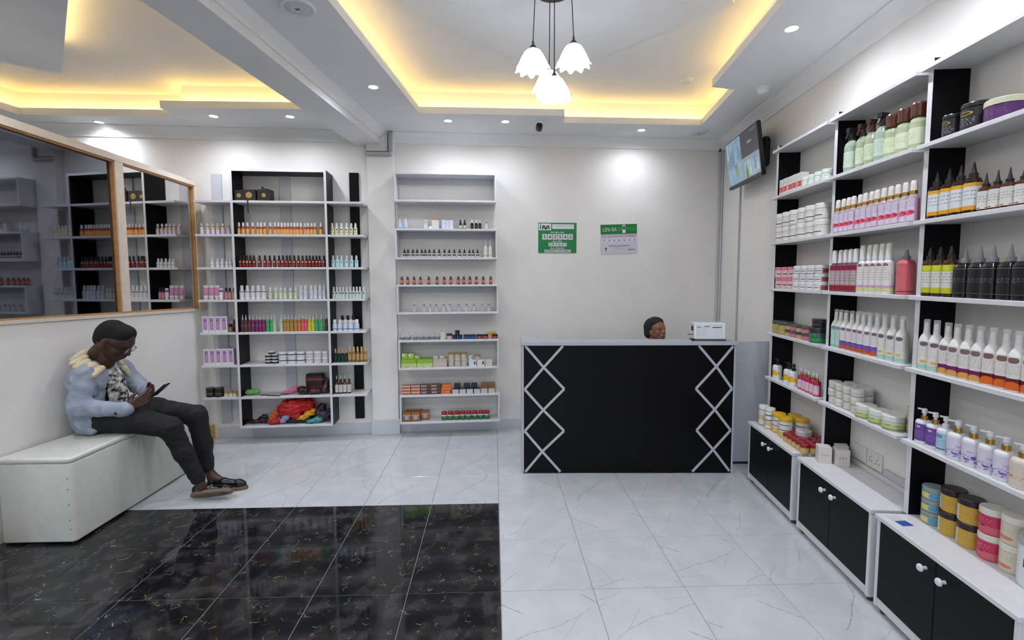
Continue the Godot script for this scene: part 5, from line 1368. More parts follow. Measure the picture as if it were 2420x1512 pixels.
func row(kind: String, called: String, frame: Transform3D, xs: Array, y: float, z: float, label: String, category: String, group: String, wob := 0.25) -> void:
	for k in xs.size():
		var x: float = xs[k]
		var mine := label
		if xs.size() > 1:
			mine += ", %s from the %s" % [NTH[k], "television" if frame == RW else "partition" if x < -1.2 else "pillar"]
			if mine.split(" ").size() > 16:
				mine = label
		put(kind, called, frame, Vector3(x, y, z + rng.randf_range(-0.004, 0.004)), mine, category, group if xs.size() > 1 else "", rng.randf_range(-wob, wob) + (0.35 if frame == RW and wob >= 0.1 else 0.0))

func even(a: float, b: float, n: int) -> Array:
	var r := []
	for k in n:
		r.append(lerpf(a, b, float(k) / maxf(1, n - 1)))
	return r

func fit(xs: Array, lo: float, hi: float) -> Array:      # squeeze a measured row between two boards
	var r := []
	for x in xs:
		r.append(lo + (x - xs[0]) / (xs[-1] - xs[0]) * (hi - lo))
	return r

func goods_left() -> void:
	var F := BW
	# gift boxes with gold seals
	var blk := mat("141316", 0.4)
	var gold := mat("a8874a", 0.35, 0.5)
	for b in [[-2.515, 0.09, 0.105, "small black gift box with a gold seal beside the upright, uppermost shelf"], [-2.42, 0.122, 0.113, "large black gift box with a round gold seal and a hanging ribbon"], [-2.28, 0.122, 0.115, "black gift box with a gold seal and a bow on its lid"]]:
		var o := thing("gift_box", b[3], "box", F * at(b[0], 2.44, 0.16), "black gift boxes on the uppermost shelf")
		board(o, "box", blk, Vector3(-b[1] / 2, 0, -0.05), Vector3(b[1] / 2, b[2], 0.05), 0.002)
		part(o, "seal", loft([[0, 0.03 if b[1] > 0.1 and b[0] < -2.4 else 0.02], [0.0006, 0.03 if b[1] > 0.1 and b[0] < -2.4 else 0.02]], 24), gold, Vector3(0, b[2] * 0.5, 0.0502), Vector3(PI / 2, 0, 0))
		if b[0] > -2.3:
			part(o, "bow", bar([Vector3(-0.03, b[2] + 0.008, 0.02), Vector3(-0.012, b[2] + 0.022, 0.02), Vector3(-0.02, b[2] + 0.034, 0.02), Vector3(-0.026, b[2] + 0.02, 0.02), Vector3(0.0, b[2] + 0.006, 0.02), Vector3(0.03, b[2] + 0.008, 0.02)], 0.004), blk)
		elif b[1] > 0.1:
			part(o, "ribbon", merged([[rbox(Vector3(-0.006, 0.0005, 0.05), Vector3(0.006, 0.002, 0.0835), 0.0), Transform3D.IDENTITY], [rbox(Vector3(-0.006, -0.12, 0.0825), Vector3(0.006, 0.002, 0.0835), 0.0), Transform3D.IDENTITY]]), blk)
	var L := -2.895
	row("lavender", "spray_bottle", F, fit([-2.893, -2.842, -2.797, -2.756, -2.711, -2.664], L, -2.645), 2.112, 0.17, "small lavender spray bottle with gold collar and white cap", "bottle", "lavender spray bottles by the partition")
	row("orange", "spray_bottle", F, fit([-2.596, -2.552, -2.508, -2.457, -2.408, -2.373, -2.337, -2.279, -2.231, -2.197, -2.162, -2.13, -2.098, -2.066, -2.033, -2.001, -1.966, -1.924, -1.892, -1.857, -1.822, -1.762], -2.54, -1.75), 2.112, 0.18, "small orange-labelled spray bottle with white cap in the middle bay", "bottle", "orange-labelled spray bottles")
	row("pale_yellow", "spray_bottle", F, fit([-1.659, -1.612, -1.562, -1.51, -1.461, -1.416], -1.64, -1.41), 2.112, 0.18, "small pale yellow spray bottle with a black dot and white cap", "bottle", "pale yellow spray bottles")
	row("small_white", "spray_bottle", F, fit([-2.824, -2.779, -2.738, -2.696, -2.661], -2.81, -2.635), 1.788, 0.17, "very small white bottle with a thin dark band beside the partition", "bottle", "very small white bottles")
	row("dark_red", "spray_bottle", F, fit([-2.6, -2.564, -2.53, -2.498, -2.461, -2.403, -2.349, -2.303, -2.255, -2.207, -2.165, -2.128, -2.096, -2.052, -2.008, -1.966, -1.927, -1.893, -1.86, -1.824, -1.791, -1.746], -2.54, -1.73), 1.788, 0.18, "small dark red bottle with black cap and pale seal", "bottle", "dark red bottles with black caps")
	row("light_blue", "spray_bottle", F, fit([-1.665, -1.618, -1.578, -1.524, -1.47, -1.421], -1.64, -1.41), 1.788, 0.18, "small light blue and white spray bottle", "bottle", "light blue spray bottles")
	row("pink_tube", "squeeze_tube", F, [-2.885, -2.83, -2.776], 1.469, 0.17, "white squeeze tube with a pink panel standing on its cap", "tube", "white and pink squeeze tubes", 0.1)
	row("small_tube", "squeeze_tube", F, [-2.732], 1.469, 0.19, "small white squeeze tube with a purple top beside pink bottles", "tube", "", 0.1)
	row("pink_dropper", "dropper_bottle", F, [-2.697, -2.66, -2.622], 1.469, 0.16, "small pink bottle with pointed black cap", "bottle", "pink bottles with black caps")
	row("banded_white", "spray_bottle", F, [-2.535, -2.482, -2.43, -2.378, -2.327], 1.469, 0.18, "white bottle with a black shoulder band", "bottle", "white bottles with black bands", 0.1)
	row("pale_green", "spray_bottle", F, fit([-2.29, -2.232, -2.181, -2.135, -2.081, -2.03], -2.265, -2.02), 1.469, 0.18, "small pale green see-through bottle", "bottle", "pale green bottles")
	row("pearl", "spray_bottle", F, fit([-1.973, -1.928, -1.873, -1.833, -1.789, -1.746], -1.965, -1.735), 1.469, 0.18, "slim pearly grey bottle", "bottle", "pearly grey bottles")
	row("dotted", "spray_bottle", F, fit([-1.666, -1.632, -1.601, -1.569, -1.535, -1.499, -1.466, -1.433, -1.402, -1.364], -1.643, -1.345), 1.469, 0.18, "small pale green bottle with a dark dot on its label", "bottle", "dotted pale green bottles")
	row("purple_carton", "carton", F, [-2.888, -2.829, -2.77, -2.711], 1.141, 0.18, "white carton with a purple panel beside small dark bottles", "box", "white and purple cartons beside dark bottles", 0.04)
	row("olive_jar", "jar", F, [-2.664], 1.141, 0.17, "small olive jar with a black lid beside purple cartons", "jar", "")
	row("dye_6a1c22", "nozzle_bottle", F, [-2.64, -2.607], 1.141, 0.13, "maroon nozzle bottle by the upright of the left bay", "bottle", "maroon nozzle bottles in the left bay")
	var dyes := [["5a2c30", "brown", 3], ["7a1f5c", "purple", 4], ["35a85c", "bright green", 2], ["b9bfa8", "pale green", 2], ["b08038", "tan", 4], ["c87838", "orange", 1], ["d85a64", "coral red", 2], ["c8c02c", "yellow", 2], ["38a862", "emerald green", 2], ["3c3a22", "dark olive", 1]]
	var dx := fit([-2.6, -2.565, -2.527, -2.492, -2.455, -2.418, -2.381, -2.342, -2.302, -2.27, -2.203, -2.165, -2.133, -2.097, -2.055, -2.018, -1.98, -1.947, -1.909, -1.874, -1.837, -1.786, -1.739], -2.538, -1.725)
	var di := 0
	for d in dyes:
		var xs := []
		for q in d[2]:
			xs.append(dx[di])
			di += 1
		row("dye_" + d[0], "nozzle_bottle", F, xs, 1.141, 0.19, "%s square bottle with a pale pointed nozzle" % d[1], "bottle", d[1] + " nozzle bottles", 0.06)
	row("white_blue", "bottle", F, [-1.64, -1.587, -1.533, -1.479, -1.42], 1.141, 0.19, "rounded white bottle with a blue label", "bottle", "white and blue bottles", 0.1)
	row("black_cap", "bottle", F, [-1.585, -1.53, -1.474], 1.141, 0.1, "taller white bottle with black cap behind the white and blue bottles", "bottle", "white bottles with black caps", 0.1)
	row("purple_carton", "carton", F, [-2.893, -2.835, -2.777, -2.719, -2.66], 0.813, 0.18, "white carton with a purple panel standing in a full row above two black jars", "box", "white and purple cartons above the black jars", 0.04)
	for k in 3:
		row("small_line_jar", "small_pot", F, [-2.31, -2.244], 0.813 + k * 0.0322, 0.17, ["small white pot with a dark band at the foot of a low stack", "small white pot with a dark band in the middle of a low stack", "small white pot with a dark band high in a low stack"][k], "jar", "small banded pots, layer %d" % k, 0.1)
	row("small_line_jar", "small_pot", F, [-2.277], 0.813 + 3 * 0.0322, 0.17, "single small white pot crowning the stack of banded pots", "jar", "")
	for k in 2:
		row("lid_line_jar", "jar", F, [-2.163, -2.075, -1.987], 0.813 + k * 0.0605, 0.18, ["white jar with black band in the lower row", "white jar with black band stacked on another jar"][k], "jar", "white jars with black bands, layer %d" % k, 0.1)
		row("pink_line_jar", "jar", F, [-1.9, -1.82, -1.74], 0.813 + k * 0.0605, 0.18, ["pinkish white jar in the lower row", "pinkish white jar stacked on another jar"][k], "jar", "pinkish white jars, layer %d" % k, 0.1)
	row("green_bottle", "spray_bottle", F, [-1.643, -1.608, -1.573, -1.538], 0.813, 0.18, "dark green bottle with pinkish cap", "bottle", "dark green bottles")
	row("gold_bottle", "spray_bottle", F, [-1.5, -1.46, -1.42, -1.38, -1.342], 0.813, 0.18, "golden brown bottle with beige cap", "bottle", "golden brown bottles")
	row("black_jar", "jar", F, [-2.88, -2.795], 0.487, 0.18, "black jar with an olive emblem on the shelf by the partition", "jar", "black jars")
	row("little_gold_jar", "small_pot", F, [-2.725, -2.683, -2.64], 0.487, 0.19, "tiny white pot with a gold lid beside black jars", "jar", "tiny pots with gold lids")
	row("little_gold_jar", "small_pot", F, [-2.704, -2.66], 0.487, 0.14, "tiny white pot with a gold lid in the rear row", "jar", "tiny pots with gold lids, rear row")
	row("brown_white", "dropper_bottle", F, [-1.64, -1.6, -1.56, -1.515], 0.487, 0.18, "dark brown bottle with white label and frosted top", "bottle", "brown bottles with white labels")
	soft_goods()

func lump(called: String, label: String, category: String, p: Vector3, bones: Array, m: Material, amp := 0.02, freq := 14.0, group := "") -> Node3D:
	var o := thing(called, label, category, BW * Transform3D(Basis.IDENTITY, p), group)
	part(o, "bag" if category == "bag" else "fabric" if category == "fabric" else "pack", flesh([[bones, 0.008, 0.03, amp, freq]], Vector3.ZERO), m)
	return o

func soft_goods() -> void:
	# lower shelf of accessories
	var V := func(x: float, y: float, z: float) -> Vector3: return Vector3(x, y, z)
	var sack := lump("plastic_bag", "bright green packet lying by the black upright", "bag", V.call(-2.49, 0.487, 0.15), [[V.call(-0.04, 0.03, 0), V.call(0.05, 0.028, 0), 0.03, 0.026]], mat("6cae58", 0.35), 0.012, 18.0)
	part(sack, "tie", bar([Vector3(-0.03, 0.05, 0.0), Vector3(-0.035, 0.075, 0.0), Vector3(-0.02, 0.085, 0.01)], 0.004), mat("7cba68", 0.4))
	for k in 4:
		var hc := thing("comb_pack", ["dark hair comb in a flat clear packet", "brown comb in a flat clear packet under pink packet", "white price slip hanging over the shelf edge", "folded dark hair net packet"][k], ["comb", "comb", "card", "packet"][k], BW * at([-2.33, -2.2, -2.385, -2.26][k], 0.487, [0.16, 0.14, 0.21, 0.2][k], [0.3, 0.15, 0.1, -0.2][k]))
		if k == 2:
			board(hc, "slip", mat("cfcfd2", 0.5), Vector3(-0.03, 0.0005, -0.03), Vector3(0.03, 0.0015, 0.0335), 0.0)
			board(hc, "slip_end", mat("cfcfd2", 0.5), Vector3(-0.03, -0.02, 0.0335), Vector3(0.02, 0.0015, 0.0345), 0.0)
		else:
			board(hc, "spine", mat("2c2320", 0.4), Vector3(-0.07, 0.0, 0.01), Vector3(0.07, 0.012, 0.03), 0.003)
			for t in 10:
				board(hc, "tooth", mat("2c2320", 0.4), Vector3(-0.065 + t * 0.0135, 0.002, -0.03), Vector3(-0.06 + t * 0.0135, 0.008, 0.01), 0.0005)
			board(hc, "sleeve", mat("a09a98", 0.3), Vector3(-0.075, 0.0121, -0.032), Vector3(0.075, 0.0128, 0.03), 0.0)
	lump("packet", "crumpled pink packet leaning on the grey strip", "packet", V.call(-2.1, 0.487, 0.15), [[V.call(-0.07, 0.02, 0.03), V.call(0.04, 0.05, 0), 0.016, 0.03]], mat("d06a88", 0.4), 0.014, 20.0)
	lump("packet", "clear packet with black and orange contents, small, in front", "packet", V.call(-1.975, 0.487, 0.18), [[V.call(-0.02, 0.045, 0), V.call(0.025, 0.04, 0), 0.042, 0.038]], mat("2a1614", 0.15), 0.01, 16.0)
	var bigp := thing("hair_pack", "large black pack with orange bands standing upright", "pack", BW * at(-1.87, 0.487, 0.1))
	board(bigp, "pack", mat("171315", 0.3), Vector3(-0.095, 0, -0.04), Vector3(0.085, 0.2, 0.04), 0.012)
	for y in [0.045, 0.13]:
		board(bigp, "orange_band", mat("7c2c16", 0.35), Vector3(-0.0955, y, -0.0405), Vector3(0.0855, y + 0.028, 0.0405), 0.001)
	lump("packet", "dark packet with orange stripe lying before the large black pack", "packet", V.call(-1.86, 0.487, 0.19), [[V.call(-0.03, 0.035, 0), V.call(0.04, 0.035, 0), 0.034, 0.03]], mat("3c1a12", 0.2), 0.01, 16.0)
	lump("packet", "grey clear packet tucked against the right upright", "packet", V.call(-1.745, 0.487, 0.16), [[V.call(-0.02, 0.04, 0), V.call(0.0, 0.12, -0.02), 0.038, 0.03]], mat("3c3438", 0.2), 0.014, 16.0)
	# bottom board: bundle of cloths
	lump("fabric_bundle", "large crumpled red cloth on the bundle", "fabric", V.call(-2.06, 0.25, 0.15), [[V.call(-0.11, 0.09, 0), V.call(-0.02, 0.1, 0.01), 0.075, 0.08], [V.call(-0.02, 0.1, 0.01), V.call(0.1, 0.11, -0.03), 0.08, 0.075], [V.call(0.0, 0.03, 0.05), V.call(0.03, 0.02, 0.06), 0.04, 0.02]], mat("b01614", 0.6), 0.03, 11.0)
	lump("fabric_bundle", "yellow cloth below the red one", "fabric", V.call(-1.94, 0.22, 0.17), [[V.call(-0.07, 0.02, 0.02), V.call(0.05, 0.08, 0), 0.03, 0.03]], mat("d89a1c", 0.5), 0.02, 16.0)
	lump("fabric_bundle", "orange cloth at the edge of the bundle", "fabric", V.call(-2.29, 0.187, 0.16), [[V.call(-0.01, 0.04, 0), V.call(0.02, 0.11, 0), 0.035, 0.03]], mat("c45c2c", 0.55), 0.02, 16.0)
	lump("fabric_bundle", "small red cloth at the front of the bundle", "fabric", V.call(-2.25, 0.187, 0.2), [[V.call(-0.05, 0.028, 0), V.call(0.03, 0.04, 0), 0.028, 0.032]], mat("a8181c", 0.55), 0.018, 16.0)
	lump("fabric_bundle", "blue cloth between orange and red", "fabric", V.call(-2.2, 0.187, 0.15), [[V.call(-0.02, 0.1, 0), V.call(0.02, 0.13, 0), 0.03, 0.035]], mat("1f3c5c", 0.55), 0.015, 16.0)
	lump("fabric_bundle", "pale lilac cloth over the front of the bundle", "fabric", V.call(-2.17, 0.187, 0.19), [[V.call(-0.01, 0.04, 0), V.call(0.03, 0.08, 0), 0.032, 0.028]], mat("9498b4", 0.55), 0.018, 16.0)
	lump("plastic_bag", "black plastic bag under the cloths", "bag", V.call(-2.03, 0.187, 0.17), [[V.call(-0.1, 0.035, 0), V.call(0.1, 0.035, 0), 0.035, 0.036], [V.call(-0.05, 0.03, -0.06), V.call(0.08, 0.03, -0.06), 0.035, 0.036]], mat("1b1c1a", 0.25), 0.016, 18.0)
	lump("plastic_bag", "teal plastic packet at the front of the bundle", "bag", V.call(-1.88, 0.187, 0.21), [[V.call(-0.04, 0.025, 0), V.call(0.06, 0.04, -0.01), 0.024, 0.03]], mat("3c8c8c", 0.3), 0.016, 18.0)
	lump("plastic_bag", "dark purple packet against the right upright", "bag", V.call(-1.77, 0.187, 0.15), [[V.call(-0.06, 0.06, 0), V.call(0.03, 0.08, 0), 0.055, 0.05], [V.call(-0.06, 0.1, -0.02), V.call(-0.04, 0.15, -0.03), 0.05, 0.035]], mat("2a1630", 0.3), 0.02, 16.0)
	lump("plastic_bag", "flat dark packet by the left upright on the bottom board", "bag", V.call(-2.45, 0.187, 0.15), [[V.call(-0.08, 0.022, 0), V.call(0.1, 0.026, 0), 0.022, 0.026], [V.call(0.02, 0.04, -0.03), V.call(0.06, 0.06, -0.04), 0.025, 0.025]], mat("251b1c", 0.3), 0.014, 18.0)

func goods_middle() -> void:
	var F := BW
	row("pale_blue", "dropper_bottle", F, [-0.968, -0.91], 2.18, 0.15, "small pale blue dropper bottle", "bottle", "pale blue dropper bottles")
	var yb := put("blue_carton", "carton", F, Vector3(-0.705, 2.18, 0.15), "narrow white carton beside the yellow-marked box", "box")
	part(yb, "yellow_seal", loft([[0, 0.012], [0.0008, 0.012]], 16), mat("d8b02c", 0.4), Vector3(0, 0.07, 0.0186), Vector3(PI / 2, 0, 0))
	put("little_gold_jar", "small_pot", F, Vector3(-0.662, 2.18, 0.16), "tiny pot with gold lid between two cartons", "jar")
	var ob := thing("carton", "wide white carton with an orange lid", "box", F * at(-0.608, 2.18, 0.14))
	board(ob, "carton", mat("d2d2d2", 0.5), Vector3(-0.037, 0, -0.03), Vector3(0.037, 0.095, 0.03), 0.001)
	board(ob, "lid", mat("c8823c", 0.5), Vector3(-0.0385, 0.095, -0.0315), Vector3(0.0385, 0.106, 0.0315), 0.001)
	row("blue_carton", "carton", F, [-0.524, -0.484, -0.444], 2.18, 0.14, "narrow pale blue and white carton in a group of three", "box", "pale blue cartons", 0.03)
	row("black_dropper", "dropper_bottle", F, [-0.35, -0.306], 2.18, 0.15, "black dropper bottle with grey label and black cap", "bottle", "black dropper bottles with grey labels")
	row("black_dropper_white", "dropper_bottle", F, [-0.23, -0.186, -0.148], 2.18, 0.15, "black dropper bottle with white cap", "bottle", "black dropper bottles with white caps")
	put("clear_bottle", "dropper_bottle", F, Vector3(-0.08, 2.18, 0.15), "single small clear dropper bottle at the end of the upper row", "bottle")
	row("panda", "dropper_bottle", F, [-0.927, -0.891, -0.841, -0.799, -0.751, -0.715, -0.673, -0.626, -0.573, -0.518, -0.469, -0.417, -0.362, -0.311, -0.259, -0.221, -0.175], 1.887, 0.16, "very small black bottle with white and black label", "bottle", "small black and white bottles")
	row("tall_nozzle", "nozzle_bottle", F, [-0.09, -0.042], 1.887, 0.16, "tall white bottle with pointed nozzle", "bottle", "tall white nozzle bottles")
	row("rose", "dropper_bottle", F, [-0.96, -0.901, -0.835, -0.769, -0.684, -0.598, -0.524, -0.457, -0.378, -0.321, -0.257, -0.189, -0.117, -0.039], 1.608, 0.16, "small rose brown dropper bottle with white bulb", "bottle", "rose brown dropper bottles")
	row("clear_bottle", "dropper_bottle", F, [-0.835, -0.735, -0.674, -0.61, -0.533, -0.471, -0.377, -0.296, -0.217, -0.131, -0.058], 1.322, 0.16, "small clear bottle with grey collar inside a white box shelf", "bottle", "small clear bottles in the box shelf")
	row("wrapped_jar", "small_pot", F, [-0.965, -0.905, -0.833, -0.77, -0.712, -0.656, -0.601], 1.032, 0.15, "small grey pot under a clear wrapper", "jar", "grey pots in clear wrappers")
	for x in [-0.965, -0.905, -0.833, -0.656]:
		var wr := thing("plastic_wrapper", "crumpled clear plastic wrapper standing behind a grey pot", "wrapper", F * at(x, 1.032, 0.1), "clear plastic wrappers")
		part(wr, "film", flesh([[[[Vector3(0, 0.03, 0), Vector3(0.005, 0.06, 0), 0.022, 0.012]], 0.006, 0.02, 0.016, 26.0]], Vector3.ZERO), clear("eef2f6", 0.12, 0.1))
	var wc := put("plain_carton", "carton", F, Vector3(-0.547, 1.032, 0.14), "plain white carton between wrapped pots and purple jar", "box")
	wc.scale = Vector3(0.65, 1.1, 0.8)
	put("purple_gold", "jar", F, Vector3(-0.478, 1.032, 0.15), "lilac jar with a gold band", "jar")
	row("navy_jar", "jar", F, [-0.42, -0.368], 1.032, 0.15, "small navy blue jar with black lid", "jar", "navy jars")
	put("navy_jar", "jar", F, Vector3(-0.394, 1.0785, 0.15), "small navy blue jar stacked on two others", "jar")
	var bb := thing("carton", "long dark blue carton with black lid", "box", F * at(-0.262, 1.032, 0.15))
	board(bb, "carton", mat("1f4478", 0.45), Vector3(-0.066, 0, -0.03), Vector3(0.066, 0.034, 0.03), 0.001)
	board(bb, "lid", mat("15161c", 0.45), Vector3(-0.067, 0.034, -0.031), Vector3(0.067, 0.045, 0.031), 0.001)
	row("red_jar", "jar", F, [-0.16, -0.096, 0.003], 1.032, 0.15, "small red jar with black lid", "jar", "red jars with black lids")
	var yt := thing("toy_wrapper", "yellow crumpled wrapper lying over red jars", "wrapper", F * at(-0.04, 1.032, 0.16))
	part(yt, "wrapper", flesh([[[[Vector3(0, 0.02, 0), Vector3(0, 0.05, 0), 0.014, 0.012], [Vector3(-0.045, 0.062, 0.0), Vector3(0.045, 0.064, 0), 0.01, 0.012]], 0.006, 0.015, 0.008, 24.0]], Vector3(0, 0.0, 0)), mat("d29a14", 0.4))
	row("green_carton", "carton", F, [-0.9, -0.737], 0.742, 0.14, "wide lime green carton at the foot of the box shelf", "box", "wide lime green cartons", 0.0)
	for g in [[-0.945, 1.0], [-0.878, 0.95]]:
		var gc := put("small_green", "carton", F, Vector3(g[0], 0.8305, 0.14), "small lime green and white carton on a wide green one", "box", "small green cartons")
		gc.scale.y = g[1]
	var gc2 := put("small_green", "carton", F, Vector3(-0.815, 0.8305, 0.15), "lowest little lime green carton on the wide green one", "box")
	gc2.scale = Vector3(0.8, 0.55, 0.8)
	put("cream_carton", "carton", F, Vector3(-0.58, 0.742, 0.14), "wide cream carton beside the lime green ones", "box")
	row("small_cream", "carton", F, [-0.625, -0.56], 0.8305, 0.14, "flat cream carton on the wide cream carton", "box", "flat cream cartons", 0.05)
	for k in 2:
		row("cream_jar", "jar", F, [-0.462, -0.394, -0.326], 0.742 + k * 0.0465, 0.15, ["cream jar in the lowest layer", "cream jar in the middle layer"][k], "jar", "cream jars, layer %d" % k)
	row("gold_lid_jar", "jar", F, [-0.462, -0.394, -0.326], 0.742 + 0.093, 0.15, "cream jar with gold lid in the upper layer", "jar", "jars with gold lids")
	row("mono_carton", "carton", F, [-0.237, -0.15], 0.742, 0.15, "white carton with a black figure printed on it", "box", "white cartons with black figures", 0.03)
	put("plain_carton", "carton", F, Vector3(-0.066, 0.742, 0.15), "plain cream carton at the end of the box shelf", "box")
	var mk := put("mono_carton", "carton", F, Vector3(-0.255, 0.8105, 0.14), "small white carton with a black figure stacked on another", "box")
	mk.scale = Vector3(0.5, 0.6, 0.7)
	put("gold_lid_jar", "jar", F, Vector3(-0.183, 0.8105, 0.15), "single gold-lidded jar standing on white cartons", "jar")
	for k in 3:
		row("soap_brown", "soap_pack", F, [-0.937, -0.837], 0.454 + k * 0.0325, 0.15, ["brown and white soap pack at the foot of its stack", "brown and white soap pack in the middle of its stack", "brown and white soap pack uppermost in its stack"][k], "pack", "brown soap packs, layer %d" % k, 0.03)
		row("soap_dark", "soap_pack", F, [-0.732, -0.627], 0.454 + k * 0.0335, 0.15, ["dark brown soap pack at the foot of its stack", "dark brown soap pack in the middle of its stack", "dark brown soap pack uppermost in its stack"][k], "pack", "dark soap packs, layer %d" % k, 0.03)
		row("soap_orange", "soap_pack", F, [-0.519], 0.454 + k * 0.0335, 0.15, ["orange soap pack at the foot of its stack", "orange soap pack in the middle of its stack", "orange soap pack uppermost in its stack"][k], "pack", "")
	row("grey_carton", "carton", F, [-0.42, -0.345, -0.268, -0.192], 0.454, 0.17, "small dark carton with a white front label", "box", "dark cartons with white fronts", 0.04)
	row("tan_carton", "carton", F, [-0.115, -0.038], 0.454, 0.17, "small tan carton with a white front label", "box", "tan cartons with white fronts", 0.04)
	for x in [-0.4, -0.3, -0.22]:
		var gb := thing("carton", "taller dark grey carton behind the small labelled ones", "box", F * at(x, 0.454, 0.09), "taller dark grey cartons")
		board(gb, "carton", mat("3a3b3f", 0.5), Vector3(-0.034, 0, -0.03), Vector3(0.034, 0.086, 0.03), 0.001)
		board(gb, "flap", mat("45464a", 0.5), Vector3(-0.034, 0.0862, -0.03), Vector3(0.034, 0.0875, 0.028), 0.0)
	for x in [-0.11, -0.03]:
		var tb := thing("carton", "taller tan carton behind the small tan ones", "box", F * at(x, 0.454, 0.09), "taller tan cartons")
		board(tb, "carton", mat("8f6f48", 0.5), Vector3(-0.038, 0, -0.03), Vector3(0.038, 0.09, 0.03), 0.001)
		board(tb, "flap", mat("a08058", 0.5), Vector3(-0.038, 0.0902, -0.03), Vector3(0.038, 0.0915, 0.028), 0.0)
	row("wood_bag", "soap_bag", F, [-0.93, -0.84], 0.169, 0.175, "brown patterned pack with a blue disc at the front of the lowest box", "pack", "brown packs with blue discs", 0.1)
	put("wood_bag", "soap_bag", F, Vector3(-0.745, 0.169, 0.13), "brown patterned pack with a blue disc standing apart behind the others", "pack")
	row("wood_bag", "soap_bag", F, [-0.9, -0.82], 0.169, 0.1, "brown patterned pack in the rear row of the lowest box", "pack", "brown packs in the rear row", 0.1)
	row("red_lid_tub", "tub", F, [-0.542, -0.477, -0.411, -0.348, -0.282, -0.217, -0.152, -0.09], 0.169, 0.16, "green and white tub with a red lid", "tub", "green tubs with red lids")

func goods_right() -> void:
	var F := RW
	var y2 := 2.305
	var y3 := 1.95
	var y4 := 1.59
	var y5 := 1.238
	var y6 := 0.878
	# unit next to the television
	row("red_carton", "carton", F, [0.1, 0.165, 0.23, 0.295, 0.36], y2, 0.145, "white and red carton on the shelf beside the television", "box", "white and red cartons", 0.06)
	row("herb_tub", "tub", F, [0.43, 0.51, 0.59, 0.67], y2, 0.14, "white tub with green leaf print beside red cartons", "tub", "white tubs with leaf print")
	for k in 2:
		row("white_tub", "tub", F, [0.07, 0.178, 0.287, 0.396, 0.505, 0.614], y3 + k * 0.1085, 0.13, ["large white tub with black print in the lower row", "large white tub with black print stacked on another"][k], "tub", "large white tubs, layer %d" % k, 0.3)
	for k in 2:
		row("pink_tub", "tub", F, [0.06, 0.156, 0.25], y4 + k * 0.0825, 0.12, ["pink tub with dark pink lid in the lower row", "pink tub with dark pink lid stacked on another"][k], "tub", "pink tubs, layer %d" % k)
	for k in 3:
		row("white_red_tub", "tub", F, [0.35, 0.442, 0.534, 0.626] if k < 2 else [0.36, 0.45, 0.54, 0.6 + 0.03], y4 + k * 0.0565, 0.13, ["white and red tub in the lowest layer", "white and red tub in the middle layer", "white and red tub in the upper layer"][k], "tub", "white and red tubs, layer %d" % k, 0.1)
	row("dark_lid_jar", "jar", F, [0.07, 0.175], y5, 0.13, "sand-coloured jar with a dark lid", "jar", "sand jars with dark lids")
	for k in 2:
		row("pot_sand", "small_pot", F, [0.268, 0.42], y5 + k * 0.0485, 0.14, ["small sand-coloured pot with dark lid below another", "small sand-coloured pot with dark lid upon another"][k], "jar", "small sand pots, layer %d" % k)
		row("pot_pink", "small_pot", F, [0.344, 0.5], y5 + k * 0.0485, 0.14, ["small pink pot with dark lid below another", "small pink pot with dark lid upon another"][k], "jar", "small pink pots, layer %d" % k)
	put("green_jar", "jar", F, Vector3(0.625, y5, 0.135), "dark jar with green foot and black lid", "jar")
	put("black_flat_jar", "jar", F, Vector3(0.545, y5 + 0.097, 0.08), "flat black jar stacked high behind the small pots", "jar")
	put("black_jar", "jar", F, Vector3(0.545, y5, 0.06), "black jar half hidden below the flat black jar", "jar")
	row("sun_lotion", "lotion_bottle", F, [0.1], y6, 0.15, "white lotion bottle with a yellow sun and black pump standing alone", "bottle", "")
	row("sun_lotion", "lotion_bottle", F, [0.27, 0.345], y6, 0.145, "white lotion bottle with a yellow sun, one of two side by side", "bottle", "pair of sun lotion bottles")
	row("pink_pump", "lotion_bottle", F, [0.445, 0.495, 0.545, 0.6, 0.65], y6, 0.14, "pink pump bottle with gold collar and pale label", "bottle", "pink pump bottles", 0.1)
	var cb := 0.5
	row("tall_clear_jar", "jar", F, [0.09], cb, 0.23, "tall clear jar with beige contents at the far end of the cabinet", "jar", "")
	row("label_jar", "jar", F, [0.185], cb, 0.225, "tall jar with a black-ruled white label", "jar", "")
	row("yellow_lid_jar", "jar", F, [0.27, 0.375], cb, 0.2, "tall jar with yellow lid and black-ruled label in front", "jar", "yellow lid jars in front")
	row("yellow_lid_jar", "jar", F, [0.3, 0.4], cb, 0.1, "tall jar with yellow lid by the wall", "jar", "yellow lid jars by the wall")
	row("silver_jar", "jar", F, [0.51], cb, 0.14, "wide jar with grey silvery lid", "jar", "")
	for i in 4:
		var xs := []
		for j in 6:
			xs.append(0.42 + j * 0.0565 - (0.02 if i == 1 else 0.0) + (0.056 if i == 3 else 0.0))
		if i == 3:
			xs.pop_back()
		row("red_lid_pot", "small_pot", F, xs, cb, 0.06 + i * 0.058, ["small pot with dark red lid by the wall", "small pot with dark red lid in the second row from the wall", "small pot with dark red lid in the third row from the wall", "small pot with dark red lid at the cabinet's front edge"][i], "jar", "pots with red lids, row %d" % i)
	# unit between
	row("trigger_clear", "trigger_bottle", F, [0.88], y2, 0.13, "large clear spray bottle with black trigger next to the black upright", "bottle", "")
	row("trigger_brown", "trigger_bottle", F, [0.985, 1.07], y2, 0.13, "large clear spray bottle with brown trigger", "bottle", "clear spray bottles with brown triggers", 0.5)
	row("trigger_clear", "trigger_bottle", F, [1.155], y2, 0.13, "large clear spray bottle with black trigger between brown-capped ones", "bottle", "")
	row("capped_clear", "bottle", F, [1.24, 1.325, 1.412], y2, 0.135, "large pale green bottle with dark brown cap", "bottle", "pale bottles with brown caps")
